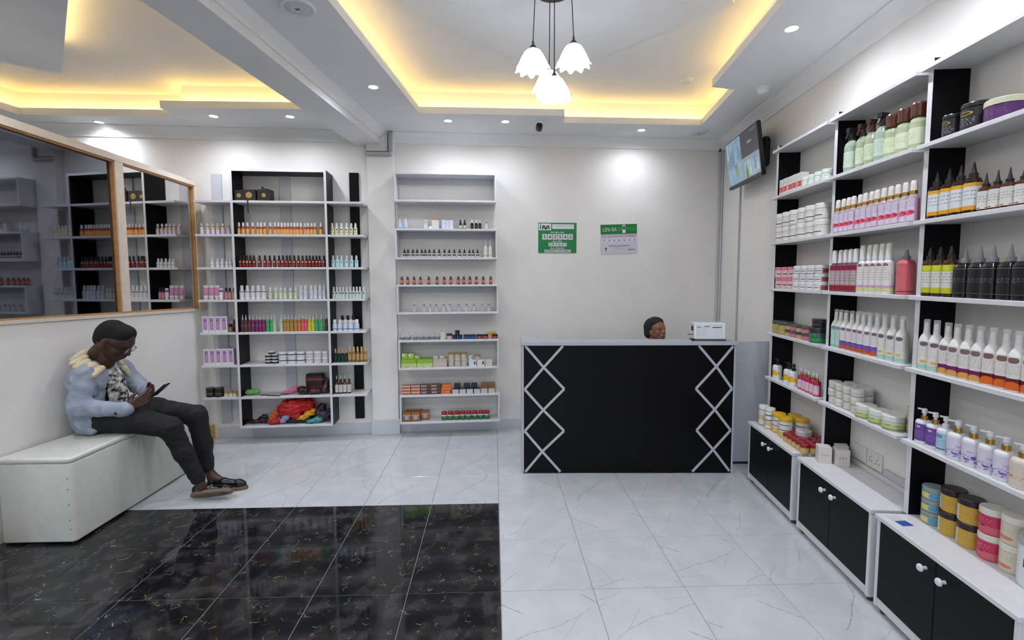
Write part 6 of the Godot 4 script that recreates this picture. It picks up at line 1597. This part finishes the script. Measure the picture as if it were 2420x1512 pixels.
	row("rose_mist", "spray_bottle", F, even(0.825, 1.433, 13), y3, 0.155, "clear spray bottle with a red rose label and gold collar", "bottle", "rose label spray bottles", 0.15)
	row("maroon_mist", "spray_bottle", F, even(0.825, 1.03, 5), y4, 0.16, "maroon and clear spray bottle in the front row", "bottle", "maroon spray bottles in front", 0.15)
	row("maroon_mist", "spray_bottle", F, [0.85, 0.91, 0.97], y4, 0.1, "maroon and clear spray bottle in the rear row", "bottle", "maroon spray bottles behind", 0.15)
	row("flower_mist", "spray_bottle", F, even(1.085, 1.29, 5), y4, 0.155, "white spray bottle with a purple and yellow flower band", "bottle", "white flower band bottles", 0.1)
	put("salmon", "nozzle_bottle", F, Vector3(1.392, y4, 0.14), "salmon pink square bottle with a grey cap", "bottle")
	row("mint", "spray_bottle", F, [0.825, 0.875], y5, 0.14, "mint green spray bottle with clear cap", "bottle", "mint green spray bottles", 0.1)
	row("purple_orange", "spray_bottle", F, even(0.93, 1.205, 6), y5, 0.14, "white spray bottle with a purple and orange band", "bottle", "purple and orange band bottles", 0.1)
	row("purple_orange", "spray_bottle", F, even(0.96, 1.17, 4), y5, 0.08, "white spray bottle with a purple and orange band in the rear row", "bottle", "purple and orange band bottles behind", 0.1)
	row("cream_mint", "spray_bottle", F, [1.262, 1.328, 1.395], y5, 0.14, "cream spray bottle with a mint foot", "bottle", "cream bottles with mint feet", 0.1)
	for k in 3:
		row("pearl_pot", "small_pot", F, [0.83, 0.905, 0.98] + ([1.055] if k < 3 else []), y6 + k * 0.0485, 0.13, ["small white pot at the foot of the stack", "small white pot in the middle of the stack", "small white pot uppermost in the stack"][k], "jar", "small white pots, layer %d" % k)
		row("pearl_pot", "small_pot", F, [0.865, 0.94, 1.015], y6 + k * 0.0485, 0.06, ["small white pot by the wall at the foot of the stack", "small white pot by the wall in the middle of the stack", "small white pot by the wall uppermost in the stack"][k], "jar", "small white pots behind, layer %d" % k)
	row("leaf_jar", "jar", F, [1.145, 1.25, 1.355], y6, 0.135, "jar with a pale green leaf label and white lid", "jar", "leaf label jars")
	put("leaf_jar", "jar", F, Vector3(1.3, y6, 0.052), "jar with a pale green leaf label half hidden by the wall", "jar")
	for k in 3:
		put("striped_pot", "small_pot", F, Vector3(1.42, y6 + k * 0.0455, 0.06), ["cream and lilac striped pot at the foot of its stack", "cream and lilac striped pot in the middle of its stack", "cream and lilac striped pot uppermost in its stack"][k], "jar")
	put("white_carton", "carton", F, Vector3(0.845, cb, 0.19), "white carton with three grey dots nearest the cabinet's front edge", "box", "", 1.3)
	put("white_carton", "carton", F, Vector3(0.89, cb, 0.11), "white carton with three grey dots in the middle of three", "box", "", 1.35)
	put("white_carton", "carton", F, Vector3(0.815, cb, 0.07), "white carton with three grey dots against the upright", "box", "", 1.2)
	# unit nearest the street
	put("black_tall_jar", "jar", F, Vector3(1.625, y2, 0.14), "slim black jar with gold emblem", "jar")
	put("black_wide_jar", "jar", F, Vector3(1.725, y2, 0.125), "wide black jar with gold emblem", "jar")
	put("purple_tub", "tub", F, Vector3(1.845, y2, 0.115), "purple tub with cream lid", "tub")
	row("herbal_yellow", "nozzle_bottle", F, [1.562, 1.625, 1.688, 1.752], y3, 0.14, "dark oil bottle with a white and yellow label", "bottle", "oil bottles with yellow labels", 0.1)
	row("herb_oil", "nozzle_bottle", F, [1.815, 1.867, 1.919, 1.972], y3, 0.14, "small amber herb oil bottle with white label and black nozzle", "bottle", "small amber herb oil bottles", 0.1)
	row("herb_oil_big", "nozzle_bottle", F, [2.035, 2.105], y3, 0.14, "large amber herb oil bottle with black nozzle", "bottle", "large amber herb oil bottles", 0.1)
	row("lime_oil", "nozzle_bottle", F, [1.56, 1.618, 1.676], y4, 0.15, "brown bottle with a lime yellow label", "bottle", "lime label bottles", 0.1)
	row("black_oil", "nozzle_bottle", F, [1.742, 1.808, 1.874, 1.94, 2.006], y4, 0.14, "black square bottle with a grey pointed nozzle", "bottle", "black bottles with grey nozzles", 0.05)
	put("green_oil", "nozzle_bottle", F, Vector3(2.085, y4, 0.145), "green bottle with dark nozzle at the end of the row", "bottle")
	row("cream_mint", "spray_bottle", F, [1.56, 1.618], y5, 0.15, "cream spray bottle with a mint foot beside plum-labelled bottles", "bottle", "cream bottles beside plum bottles", 0.4)
	row("plum_fruit", "spray_bottle", F, [1.678, 1.733, 1.788, 1.843], y5, 0.145, "white spray bottle with a plum and peach fruit label", "bottle", "plum fruit label bottles", 0.1)
	row("wine_fruit", "spray_bottle", F, [1.898, 1.953, 2.008, 2.063], y5, 0.145, "white spray bottle with a wine red and orange fruit label", "bottle", "wine red fruit label bottles", 0.1)
	put("lime_end", "spray_bottle", F, Vector3(2.118, y5, 0.145), "white spray bottle with a lime green foot", "bottle")
	put("citrus_end", "spray_bottle", F, Vector3(2.176, y5, 0.145), "bottle with an orange and yellow citrus label", "bottle")
	row("purple_pump", "lotion_bottle", F, [1.565, 1.632], y6, 0.14, "white pump bottle with a solid purple label", "bottle", "purple label pump bottles", 0.1)
	put("blue_pump", "lotion_bottle", F, Vector3(1.697, y6, 0.145), "white pump bottle with a light blue label", "bottle", "", 0.1)
	row("swirl_pump", "lotion_bottle", F, [1.766, 1.838, 1.91, 1.982], y6, 0.145, "white pump bottle with violet swirls and gold collar", "bottle", "violet swirl pump bottles")
	row("peach_pump", "lotion_bottle", F, [2.056, 2.13], y6, 0.145, "peach marbled pump bottle with gold collar", "bottle", "peach pump bottles")
	for k in 3:
		put("teal_tin", "tin", F, Vector3(1.6, cb + k * 0.0595, 0.1), ["flat grey-blue tin at the foot of its stack", "flat grey-blue tin in the middle of its stack", "flat grey-blue tin uppermost in its stack"][k], "tin")
	for k in 2:
		row("honey_jar", "jar", F, [1.7, 1.797], cb + k * 0.1075, 0.095, ["yellow and white jar with dark lid in the lower row", "yellow and white jar with dark lid stacked on another"][k], "jar", "yellow jars with dark lids, layer %d" % k, 0.1)
		put("berry_jar", "jar", F, Vector3(1.892, cb + k * 0.1105, 0.09), ["berry pink jar with cream lid below another", "berry pink jar with cream lid upon another"][k], "jar")
		put("oat_jar", "jar", F, Vector3(1.982, cb + k * 0.1155, 0.085), ["oat-coloured jar with cream lid below another", "oat-coloured jar with cream lid upon another"][k], "jar")
		put("yellow_jar", "jar", F, Vector3(2.185, cb + k * 0.1005, 0.1), ["bright yellow jar below another", "bright yellow jar upon another"][k], "jar")
	put("big_white_jar", "jar", F, Vector3(2.09, cb, 0.09), "big white jar with grey lid and small dark picture", "jar")
	var lf := thing("leaflet", "small blue and white leaflet lying on the cabinet top", "leaflet", F * at(1.6, cb, 0.25, 0.15))
	board(lf, "paper", mat("c9c4c4", 0.5), Vector3(-0.05, 0, -0.03), Vector3(0.05, 0.0012, 0.03), 0.0)
	board(lf, "blue_print", mat("1f4c9c", 0.45), Vector3(0.0, 0.0012, -0.028), Vector3(0.048, 0.0016, 0.028), 0.0)

# ------------------------------------------------------------------ people
func head_bones(T: Transform3D, lips := 1.0) -> Array:
	var L := [
		[Vector3(-0.03, 0.04, 0), Vector3(0.02, 0.035, 0), 0.088, 0.084], [Vector3(-0.045, 0.0, 0), Vector3(0.0, 0.0, 0), 0.07, 0.07],
		[Vector3(0.04, 0.01, 0), Vector3(0.048, -0.055, 0), 0.064, 0.05], [Vector3(0.062, -0.094, -0.012), Vector3(0.062, -0.094, 0.012), 0.028, 0.028],
		[Vector3(0.03, -0.07, 0.032), Vector3(-0.01, -0.03, 0.058), 0.03, 0.03], [Vector3(0.03, -0.07, -0.032), Vector3(-0.01, -0.03, -0.058), 0.03, 0.03],
		[Vector3(0.055, -0.028, 0.036), Vector3(0.06, -0.02, 0.03), 0.034, 0.03], [Vector3(0.055, -0.028, -0.036), Vector3(0.06, -0.02, -0.03), 0.034, 0.03],
		[Vector3(0.082, 0.03, -0.036), Vector3(0.088, 0.03, 0.0), 0.016, 0.016], [Vector3(0.088, 0.03, 0.0), Vector3(0.082, 0.03, 0.036), 0.016, 0.016],
		[Vector3(0.098, 0.012, 0), Vector3(0.117, -0.028, 0), 0.009, 0.0125], [Vector3(0.108, -0.032, -0.014), Vector3(0.108, -0.032, 0.014), 0.0095, 0.0095],
		[Vector3(0.094, -0.06, -0.02), Vector3(0.1, -0.058, 0.0), 0.009, 0.011 * lips], [Vector3(0.1, -0.058, 0.0), Vector3(0.094, -0.06, 0.02), 0.011 * lips, 0.009],
		[Vector3(0.09, -0.074, -0.014), Vector3(0.09, -0.074, 0.014), 0.0115 * lips, 0.0115 * lips],
		[Vector3(-0.012, 0.014, 0.083), Vector3(-0.004, -0.022, 0.079), 0.013, 0.01], [Vector3(-0.012, 0.014, -0.083), Vector3(-0.004, -0.022, -0.079), 0.013, 0.01],
		[Vector3(-0.03, -0.05, 0), Vector3(-0.045, -0.13, 0), 0.054, 0.054]]
	var out := []
	for b in L:
		out.append([T * b[0], T * b[1], b[2] * T.basis.x.length(), b[3] * T.basis.x.length()])
	return out

func moved(list: Array, T: Transform3D) -> Array:
	var out := []
	for b in list:
		out.append([T * b[0], T * b[1], b[2] * T.basis.x.length(), b[3] * T.basis.x.length()])
	return out

# a hand: from the wrist along dir, palm facing nrm, thumb towards side; fingers bend towards nrm
func hand_bones(wrist: Vector3, dir: Vector3, nrm: Vector3, side: Vector3, bend: float) -> Array:
	dir = dir.normalized()
	side = (side - dir * side.dot(dir)).normalized()
	nrm = nrm.normalized()
	var out := [[wrist - dir * 0.06, wrist, 0.03, 0.026]]
	for k in 4:
		var s := side * (0.03 - k * 0.02)
		out.append([wrist + s * 0.4, wrist + dir * 0.075 + s, 0.02, 0.014])
		var l: float = [0.036, 0.041, 0.038, 0.029][k]
		var a := wrist + dir * 0.08 + s
		var d1 := (dir * cos(bend) + nrm * sin(bend)).normalized()
		var b := a + d1 * l * 1.1
		var d2 := (dir * cos(bend * 2.0) + nrm * sin(bend * 2.0)).normalized()
		var c := b + d2 * l * 0.8
		var d3 := (dir * cos(bend * 2.7) + nrm * sin(bend * 2.7)).normalized()
		out.append([a, b, 0.0105, 0.0095])
		out.append([b, c, 0.0095, 0.0088])
		out.append([c, c + d3 * l * 0.6, 0.0088, 0.0075])
	var t0 := wrist + dir * 0.025 + side * 0.028
	var t1 := t0 + (dir * 0.6 + side * 0.7 + nrm * 0.35).normalized() * 0.042
	var t2 := t1 + (dir * 0.85 + side * 0.1 + nrm * 0.5).normalized() * 0.032
	out.append([t0, t1, 0.0155, 0.0115])
	out.append([t1, t2, 0.0115, 0.0085])
	return out

func shirt_print() -> StandardMaterial3D:
	var m := noise_mat("shirt_print", "101010", "d6d2cc", 2.6, 0.85, 0.03)
	var t: NoiseTexture2D = m.albedo_texture
	t.color_ramp.interpolation_mode = Gradient.GRADIENT_INTERPOLATE_CONSTANT
	t.color_ramp.add_point(0.42, C("8f8c88"))
	t.color_ramp.add_point(0.56, C("d4d0ca"))
	return m

func man() -> void:
	var base := Vector3(-2.93, 0.0, -3.58)
	var o := thing("person", "man in light denim jacket with cream collar, sitting on the bench looking at a phone", "person", Transform3D(Basis.IDENTITY, base))
	var skin := noise_mat("skin_dark", "3d241b", "4a2d22", 6.0, 0.5, 0.02)
	var denim := noise_mat("denim", "7d8492", "a8aebb", 3.0, 0.85, 0.012)
	var black := noise_mat("trouser", "0e0d10", "161418", 8.0, 0.85, 0.05)
	var H := Transform3D(Basis(Vector3.BACK, -0.6) * Basis(UP, 0.1).scaled(Vector3.ONE * 1.09), Vector3(-2.8, 1.22, -3.58))
	var V := func(x: float, y: float, z: float) -> Vector3: return Vector3(x, y, z)
	var wr: Vector3 = V.call(-2.62, 0.765, -3.435)
	var wl: Vector3 = V.call(-2.67, 0.815, -3.70)
	var ph: Vector3 = V.call(-2.47, 0.86, -3.555)
	var hr := hand_bones(wr, ph + Vector3(-0.02, -0.03, 0.02) - wr, Vector3(0.1, 0.75, -0.65), Vector3(-0.4, 0.8, 0.3), 0.55)
	var hl := hand_bones(wl, ph + Vector3(-0.01, -0.02, -0.03) - wl, Vector3(0.1, 0.6, 0.8), Vector3(-0.4, 0.8, -0.3), 0.55)
	var body := flesh([
		[head_bones(H), 0.0055, 0.016],
		[hr, 0.0045, 0.008], [hl, 0.0045, 0.008],
		[[[V.call(-2.885, 1.05, -3.58), V.call(-2.84, 1.14, -3.58), 0.062, 0.06], [V.call(-2.94, 0.94, -3.54), V.call(-2.94, 0.94, -3.62), 0.08, 0.08], [V.call(-2.96, 0.75, -3.54), V.call(-2.96, 0.75, -3.62), 0.08, 0.08],
			[V.call(-2.91, 0.97, -3.46), V.call(-2.9, 0.79, -3.375), 0.035, 0.028], [V.call(-2.9, 0.785, -3.375), wr, 0.028, 0.028], [V.call(-2.89, 0.97, -3.7), V.call(-2.785, 0.845, -3.775), 0.035, 0.028], [V.call(-2.785, 0.845, -3.775), wl, 0.028, 0.028],
			[V.call(-2.95, 0.68, -3.5), V.call(-2.4, 0.585, -3.52), 0.06, 0.042], [V.call(-2.4, 0.585, -3.52), V.call(-2.25, 0.2, -3.575), 0.042, 0.036], [V.call(-2.25, 0.2, -3.575), V.call(-2.22, 0.1, -3.58), 0.036, 0.036],
			[V.call(-2.95, 0.68, -3.66), V.call(-2.345, 0.61, -3.74), 0.06, 0.042], [V.call(-2.345, 0.61, -3.74), V.call(-2.29, 0.2, -3.76), 0.042, 0.036], [V.call(-2.29, 0.2, -3.76), V.call(-2.24, 0.09, -3.76), 0.036, 0.034], [V.call(-2.24, 0.1, -3.76), V.call(-2.12, 0.05, -3.76), 0.034, 0.026]], 0.013, 0.03]], base)
	part(o, "body", body, skin)
	var hair := moved([[Vector3(-0.036, 0.046, 0), Vector3(0.0, 0.052, 0), 0.09, 0.085], [Vector3(-0.05, 0.02, 0), Vector3(-0.04, 0.035, 0), 0.078, 0.084], [Vector3(0.03, 0.078, -0.028), Vector3(0.03, 0.078, 0.028), 0.052, 0.052], [Vector3(-0.066, -0.02, 0), Vector3(-0.058, 0.0, 0), 0.056, 0.068]], H)
	part(o, "hair", flesh([[hair, 0.006, 0.015, 0.003, 60.0]], base), mat("0b0808", 0.95))
	# eyes and spectacles
	for s in [-1, 1]:
		part(o, "eye", loft([[-0.006, 0.004], [-0.004, 0.009], [0, 0.011], [0.004, 0.009], [0.006, 0.004]], 10), mat("1a1210", 0.3), H * Vector3(0.088, 0.006, s * 0.032) - base)
	var rim := []
	for s in [-1, 1]:
		var ring := []
		for k in 13:
			var a := TAU * k / 12
			ring.append(H * (Vector3(0.114, 0.002 + sin(a) * 0.02, s * 0.034 + cos(a) * 0.025)) - base)
		rim.append([bar(ring, 0.0016, 6), Transform3D.IDENTITY])
		rim.append([bar([H * Vector3(0.112, 0.006, s * 0.06) - base, H * Vector3(0.05, 0.012, s * 0.084) - base, H * Vector3(-0.015, 0.02, s * 0.092) - base], 0.0016, 6), Transform3D.IDENTITY])
	rim.append([bar([H * Vector3(0.116, 0.006, -0.01) - base, H * Vector3(0.121, 0.01, 0) - base, H * Vector3(0.116, 0.006, 0.01) - base], 0.0016, 6), Transform3D.IDENTITY])
	var gl := part(o, "spectacles", merged(rim), mat("cfc8cc", 0.35))
	for s in [-1, 1]:
		var lens := part(gl, "lens", loft([[0, 0.022], [0.001, 0.022]], 16), clear("e8e8f4", 0.2), H * Vector3(0.114, 0.002, s * 0.034) - base)
		lens.basis = H.basis.orthonormalized() * Basis(Vector3.BACK, -PI / 2)
	# clothes
	var jacket := [
		[V.call(-2.95, 0.7, -3.5), V.call(-2.95, 0.7, -3.66), 0.108, 0.108], [V.call(-2.955, 0.8, -3.49), V.call(-2.955, 0.8, -3.67), 0.115, 0.115], [V.call(-2.935, 0.94, -3.48), V.call(-2.93, 0.94, -3.68), 0.115, 0.115], [V.call(-2.925, 1.025, -3.45), V.call(-2.915, 1.015, -3.71), 0.068, 0.068],
		[V.call(-2.9, 1.005, -3.43), V.call(-2.905, 0.785, -3.37), 0.07, 0.064], [V.call(-2.905, 0.785, -3.37), V.call(-2.66, 0.75, -3.425), 0.064, 0.05],
		[V.call(-2.87, 0.985, -3.735), V.call(-2.785, 0.845, -3.775), 0.068, 0.058], [V.call(-2.785, 0.845, -3.775), V.call(-2.69, 0.81, -3.71), 0.056, 0.046],
		[V.call(-2.94, 0.655, -3.48), V.call(-2.95, 0.655, -3.67), 0.094, 0.094], [V.call(-2.9, 0.66, -3.475), V.call(-2.885, 0.7, -3.5), 0.088, 0.08]]
	var jk := part(o, "jacket", flesh([[jacket, 0.009, 0.03, 0.008, 11.0]], base), denim)
	for b in [[V.call(-2.665, 0.75, -3.425), V.call(-2.635, 0.752, -3.432), 0.0535], [V.call(-2.695, 0.81, -3.712), V.call(-2.672, 0.814, -3.703), 0.049]]:
		part(jk, "cuff", flesh([[[[b[0], b[1], b[2], b[2]]], 0.007, 0.01]], base), denim)
	part(jk, "button_placket", bar([Vector3(0.07, 1.0, 0.06), Vector3(0.098, 0.92, 0.055), Vector3(0.096, 0.8, 0.05), Vector3(0.085, 0.7, 0.05)], 0.014, 8), denim)
	part(jk, "hem_band", flesh([[[[V.call(-2.95, 0.605, -3.44), V.call(-2.88, 0.605, -3.43), 0.034, 0.034], [V.call(-2.95, 0.605, -3.44), V.call(-3.01, 0.605, -3.53), 0.034, 0.034], [V.call(-2.88, 0.605, -3.43), V.call(-2.835, 0.625, -3.46), 0.034, 0.028]], 0.008, 0.02, 0.004, 20.0]], base), denim)
	part(jk, "chest_pocket", flesh([[[[V.call(-2.875, 0.93, -3.405), V.call(-2.835, 0.925, -3.43), 0.018, 0.018], [V.call(-2.875, 0.87, -3.4), V.call(-2.84, 0.865, -3.425), 0.018, 0.018], [V.call(-2.875, 0.93, -3.405), V.call(-2.875, 0.87, -3.4), 0.018, 0.018], [V.call(-2.835, 0.925, -3.43), V.call(-2.84, 0.865, -3.425), 0.018, 0.018]], 0.007, 0.015]], base), noise_mat("denim_dark", "5f687a", "7d8596", 3.0, 0.85, 0.012))
	var flap := []
	for k in 5:
		var t := k / 4.0
		var n1: Vector3 = V.call(-2.98, 1.145, -3.54).lerp(V.call(-2.82, 1.04, -3.48), t) + Vector3(0, 0, 0.05 * sin(t * PI))
		var n2: Vector3 = V.call(-3.02, 1.1, -3.48).lerp(V.call(-2.835, 1.0, -3.425), t) + Vector3(0, 0.012 * sin(t * PI), 0.055 * sin(t * PI))
		flap.append([n1, n2, 0.022, 0.022])
		var f1: Vector3 = V.call(-2.98, 1.145, -3.6).lerp(V.call(-2.8, 1.01, -3.66), t) - Vector3(0, 0, 0.05 * sin(t * PI))
		var f2: Vector3 = V.call(-3.0, 1.1, -3.66).lerp(V.call(-2.8, 0.945, -3.7), t) - Vector3(0, 0, 0.05 * sin(t * PI))
		flap.append([f1, f2, 0.02, 0.017])
	flap.append([V.call(-2.99, 1.135, -3.53), V.call(-2.99, 1.135, -3.63), 0.024, 0.024])
	part(o, "collar", flesh([[flap, 0.007, 0.022, 0.004, 50.0]], base), noise_mat("sherpa", "c4b493", "d8caae", 16.0, 0.95, 0.05))
	part(o, "shirt", flesh([[[[V.call(-2.865, 1.0, -3.6), V.call(-2.86, 0.93, -3.6), 0.05, 0.075], [V.call(-2.86, 0.93, -3.6), V.call(-2.865, 0.74, -3.62), 0.085, 0.1]], 0.01, 0.03]], base), shirt_print())
	var legs := [
		[V.call(-2.95, 0.672, -3.5), V.call(-2.65, 0.655, -3.505), 0.108, 0.095], [V.call(-2.65, 0.655, -3.505), V.call(-2.39, 0.585, -3.52), 0.095, 0.076], [V.call(-2.39, 0.585, -3.52), V.call(-2.32, 0.38, -3.55), 0.074, 0.062], [V.call(-2.32, 0.38, -3.55), V.call(-2.245, 0.17, -3.58), 0.062, 0.05],
		[V.call(-2.95, 0.672, -3.66), V.call(-2.62, 0.665, -3.7), 0.108, 0.095], [V.call(-2.62, 0.665, -3.7), V.call(-2.335, 0.615, -3.74), 0.093, 0.074], [V.call(-2.335, 0.615, -3.74), V.call(-2.3, 0.38, -3.755), 0.073, 0.062], [V.call(-2.3, 0.38, -3.755), V.call(-2.285, 0.185, -3.76), 0.062, 0.052]]
	part(o, "trousers", flesh([[legs, 0.0115, 0.03, 0.006, 14.0]], base), black)
	# shoes: the near one tipped so that its sole shows
	for s in 2:
		var T := Transform3D(Basis(Vector3.RIGHT, -0.75) * Basis(Vector3.BACK, 0.1), Vector3(-2.15, 0.052, -3.585)) if s == 0 else Transform3D(Basis(UP, 0.08), Vector3(-2.13, 0.024, -3.76))
		T.origin -= base
		var up := moved([[Vector3(-0.115, 0.035, 0), Vector3(-0.03, 0.035, 0), 0.036, 0.036], [Vector3(-0.03, 0.032, 0), Vector3(0.09, 0.02, 0), 0.036, 0.03], [Vector3(0.09, 0.02, 0), Vector3(0.12, 0.016, 0), 0.034, 0.024], [Vector3(-0.12, 0.05, 0.018), Vector3(-0.12, 0.05, -0.018), 0.018, 0.018]], T)
		var sh := part(o, "shoe", flesh([[up, 0.006, 0.02]], Vector3.ZERO), mat("0d0c0e", 0.22))
		var sole := part(sh, "sole", loft([[-0.024, 0.045, 0.15, 2.4], [-0.02, 0.047, 0.154, 2.4], [0.0, 0.046, 0.152, 2.4], [0.004, 0.04, 0.146, 2.4]], 26), mat("6a5a4a", 0.7))
		sole.transform = T * Transform3D(Basis(UP, PI / 2), Vector3(0.0, 0.012 if s == 0 else 0.0, 0))
	var p := thing("phone", "black smartphone held in the seated man's hands", "phone", Transform3D(Basis(Vector3.BACK, 0.72), ph))
	board(p, "case", mat("0b0b0d", 0.55), Vector3(-0.068, -0.005, -0.034), Vector3(0.068, 0.004, 0.034), 0.003)
	board(p, "screen", mat("1a2230", 0.08), Vector3(-0.064, 0.004, -0.031), Vector3(0.064, 0.0046, 0.031), 0.0002)

func woman() -> void:
	var base := Vector3(1.62, 0.0, -4.72)
	var o := thing("person", "woman with dark hair seated low behind the counter, head just above its top", "person", Transform3D(Basis.IDENTITY, base))
	var skin := noise_mat("skin_brown", "7a4e38", "8a5c46", 6.0, 0.45, 0.02)
	var H := Transform3D((Basis(UP, -1.15) * Basis(Vector3.BACK, 0.2)).scaled(Vector3.ONE * 0.88), Vector3(1.64, 1.14, -4.72))
	var V := func(x: float, y: float, z: float) -> Vector3: return Vector3(x, y, z)
	var hr := hand_bones(V.call(1.86, 0.585, -4.55), Vector3(0.3, -0.12, 0.9), Vector3(0, -1, 0), Vector3(-1, 0, 0), 0.35)
	var hl := hand_bones(V.call(1.4, 0.585, -4.55), Vector3(0.3, -0.12, 0.9), Vector3(0, -1, 0), Vector3(1, 0, 0), 0.35)
	var body := flesh([[head_bones(H, 1.25), 0.005, 0.015], [hr, 0.0045, 0.008], [hl, 0.0045, 0.008],
		[[[V.call(1.62, 0.94, -4.75), V.call(1.625, 1.06, -4.735), 0.055, 0.05], [V.call(1.55, 0.86, -4.77), V.call(1.69, 0.86, -4.77), 0.08, 0.08], [V.call(1.62, 0.6, -4.77), V.call(1.62, 0.8, -4.77), 0.1, 0.09],
			[V.call(1.78, 0.86, -4.77), V.call(1.84, 0.64, -4.74), 0.042, 0.036], [V.call(1.84, 0.64, -4.74), V.call(1.86, 0.585, -4.55), 0.036, 0.028], [V.call(1.46, 0.86, -4.77), V.call(1.4, 0.64, -4.74), 0.042, 0.036], [V.call(1.4, 0.64, -4.74), V.call(1.4, 0.585, -4.55), 0.036, 0.028],
			[V.call(1.7, 0.5, -4.38), V.call(1.7, 0.09, -4.4), 0.05, 0.036], [V.call(1.54, 0.5, -4.38), V.call(1.54, 0.09, -4.4), 0.05, 0.036], [V.call(1.7, 0.05, -4.42), V.call(1.7, 0.035, -4.26), 0.035, 0.026], [V.call(1.54, 0.05, -4.42), V.call(1.54, 0.035, -4.26), 0.035, 0.026]], 0.013, 0.03]], base)
	part(o, "body", body, skin)
	var hair := moved([[Vector3(-0.05, 0.06, 0), Vector3(-0.01, 0.07, 0), 0.096, 0.092], [Vector3(-0.07, 0.0, 0), Vector3(-0.06, 0.04, 0), 0.085, 0.09], [Vector3(-0.12, -0.02, 0), Vector3(-0.1, 0.03, 0), 0.06, 0.06], [Vector3(-0.02, 0.03, 0.062), Vector3(-0.04, -0.02, 0.06), 0.035, 0.03], [Vector3(-0.02, 0.03, -0.062), Vector3(-0.04, -0.02, -0.06), 0.035, 0.03], [Vector3(0.028, 0.095, -0.04), Vector3(0.028, 0.095, 0.04), 0.036, 0.036]], H)
	part(o, "hair", flesh([[hair, 0.0065, 0.025, 0.006, 50.0]], base), mat("100b0a", 0.8))
	for s in [-1, 1]:
		part(o, "eye", loft([[-0.005, 0.004], [-0.003, 0.009], [0, 0.0105], [0.003, 0.009], [0.005, 0.004]], 10), mat("1c100c", 0.3), H * Vector3(0.0955, 0.007, s * 0.033) - base)
		var br := []
		for k in 5:
			br.append(H * Vector3(0.099 - absf(k - 1.5) * 0.002, 0.03 + (0.003 if k in [1, 2, 3] else 0.0), s * (0.014 + k * 0.009)) - base)
		part(o, "eyebrow", bar(br, 0.0025, 6), mat("1a0f0b", 0.9))
		part(o, "lip", bar([H * Vector3(0.1045, -0.062, 0.0) - base, H * Vector3(0.1, -0.064, s * 0.012) - base, H * Vector3(0.092, -0.067, s * 0.022) - base], 0.0055, 6), mat("6a3430", 0.5))
		part(o, "earring", loft([[-0.004, 0.002], [0, 0.0045], [0.004, 0.002]], 10), mat("d8d4cc", 0.2, 0.6), H * Vector3(-0.006, -0.034, s * 0.086) - base)
	part(o, "top", flesh([[[[V.call(1.5, 0.895, -4.77), V.call(1.74, 0.895, -4.77), 0.078, 0.078], [V.call(1.62, 0.62, -4.77), V.call(1.62, 0.84, -4.77), 0.135, 0.12], [V.call(1.78, 0.87, -4.77), V.call(1.83, 0.7, -4.75), 0.065, 0.055], [V.call(1.46, 0.87, -4.77), V.call(1.41, 0.7, -4.75), 0.065, 0.055], [V.call(1.62, 0.95, -4.755), V.call(1.63, 0.995, -4.75), 0.064, 0.06]], 0.011, 0.03, 0.004, 14.0]], base), mat("121114", 0.9))
	part(o, "skirt", flesh([[[[V.call(1.68, 0.545, -4.77), V.call(1.7, 0.53, -4.4), 0.1, 0.075], [V.call(1.56, 0.545, -4.77), V.call(1.54, 0.53, -4.4), 0.1, 0.075], [V.call(1.7, 0.5, -4.39), V.call(1.7, 0.36, -4.39), 0.072, 0.06], [V.call(1.54, 0.5, -4.39), V.call(1.54, 0.36, -4.39), 0.072, 0.06]], 0.012, 0.03]], base), mat("1c1a20", 0.9))
	var st := thing("stool", "plain round stool behind the counter under the seated woman", "stool", at(1.62, 0, -4.77))
	part(st, "seat", loft([[0.4, 0.17], [0.41, 0.18], [0.438, 0.18], [0.446, 0.17]], 28), mat("2a2624", 0.6))
	for k in 4:
		var a := TAU * k / 4 + PI / 4
		part(st, "leg", bar([Vector3(cos(a) * 0.12, 0.405, sin(a) * 0.12), Vector3(cos(a) * 0.17, 0.0, sin(a) * 0.17)], 0.013, 8), mat("77787c", 0.35, 0.7))

# ------------------------------------------------------------------ assemble
func _ready() -> void:
	rng.seed = 20
	sheet.fill(Color.WHITE)
	# camera
	var cam := Camera3D.new()
	cam.name = "camera"
	add_child(cam)
	var near := 0.05
	var f := 1124.319
	cam.set_frustum(near * 1512.0 / f, Vector2((1210.0 - 1203.2) / f * near, (733.88 - 756.0) / f * near), near, 60.0)
	cam.position = Vector3(0, 1.68776, 0)
	cam.rotation_degrees = Vector3(-4.0835, -1.8699, -0.1736)
	cam.current = true
	# sky and exposure
	var we := WorldEnvironment.new()
	we.name = "world"
	var env := Environment.new()
	env.background_mode = Environment.BG_SKY
	var sky := Sky.new()
	var sm := ProceduralSkyMaterial.new()
	sm.sky_top_color = C("b9c9dc")
	sm.sky_horizon_color = C("dfe5ec")
	sm.ground_bottom_color = C("8f8d88")
	sm.ground_horizon_color = C("c9cacb")
	sm.sky_energy_multiplier = 1.35
	sky.sky_material = sm
	env.sky = sky
	env.tonemap_mode = Environment.TONE_MAPPER_LINEAR
	env.tonemap_exposure = 1.22
	env.sdfgi_enabled = true
	env.ssao_enabled = true
	env.ssil_enabled = true
	we.environment = env
	add_child(we)
	# the place
	build_room()
	pendant()
	partition()
	counter()
	shelf_units()
	wall_things()
	bench()
	man()
	woman()
	goods_left()
	goods_middle()
	goods_right()
	var sheet_tex := ImageTexture.create_from_image(sheet)
	for m in printed:
		m.albedo_texture = sheet_tex
	for k in kinds:
		kinds[k].free()
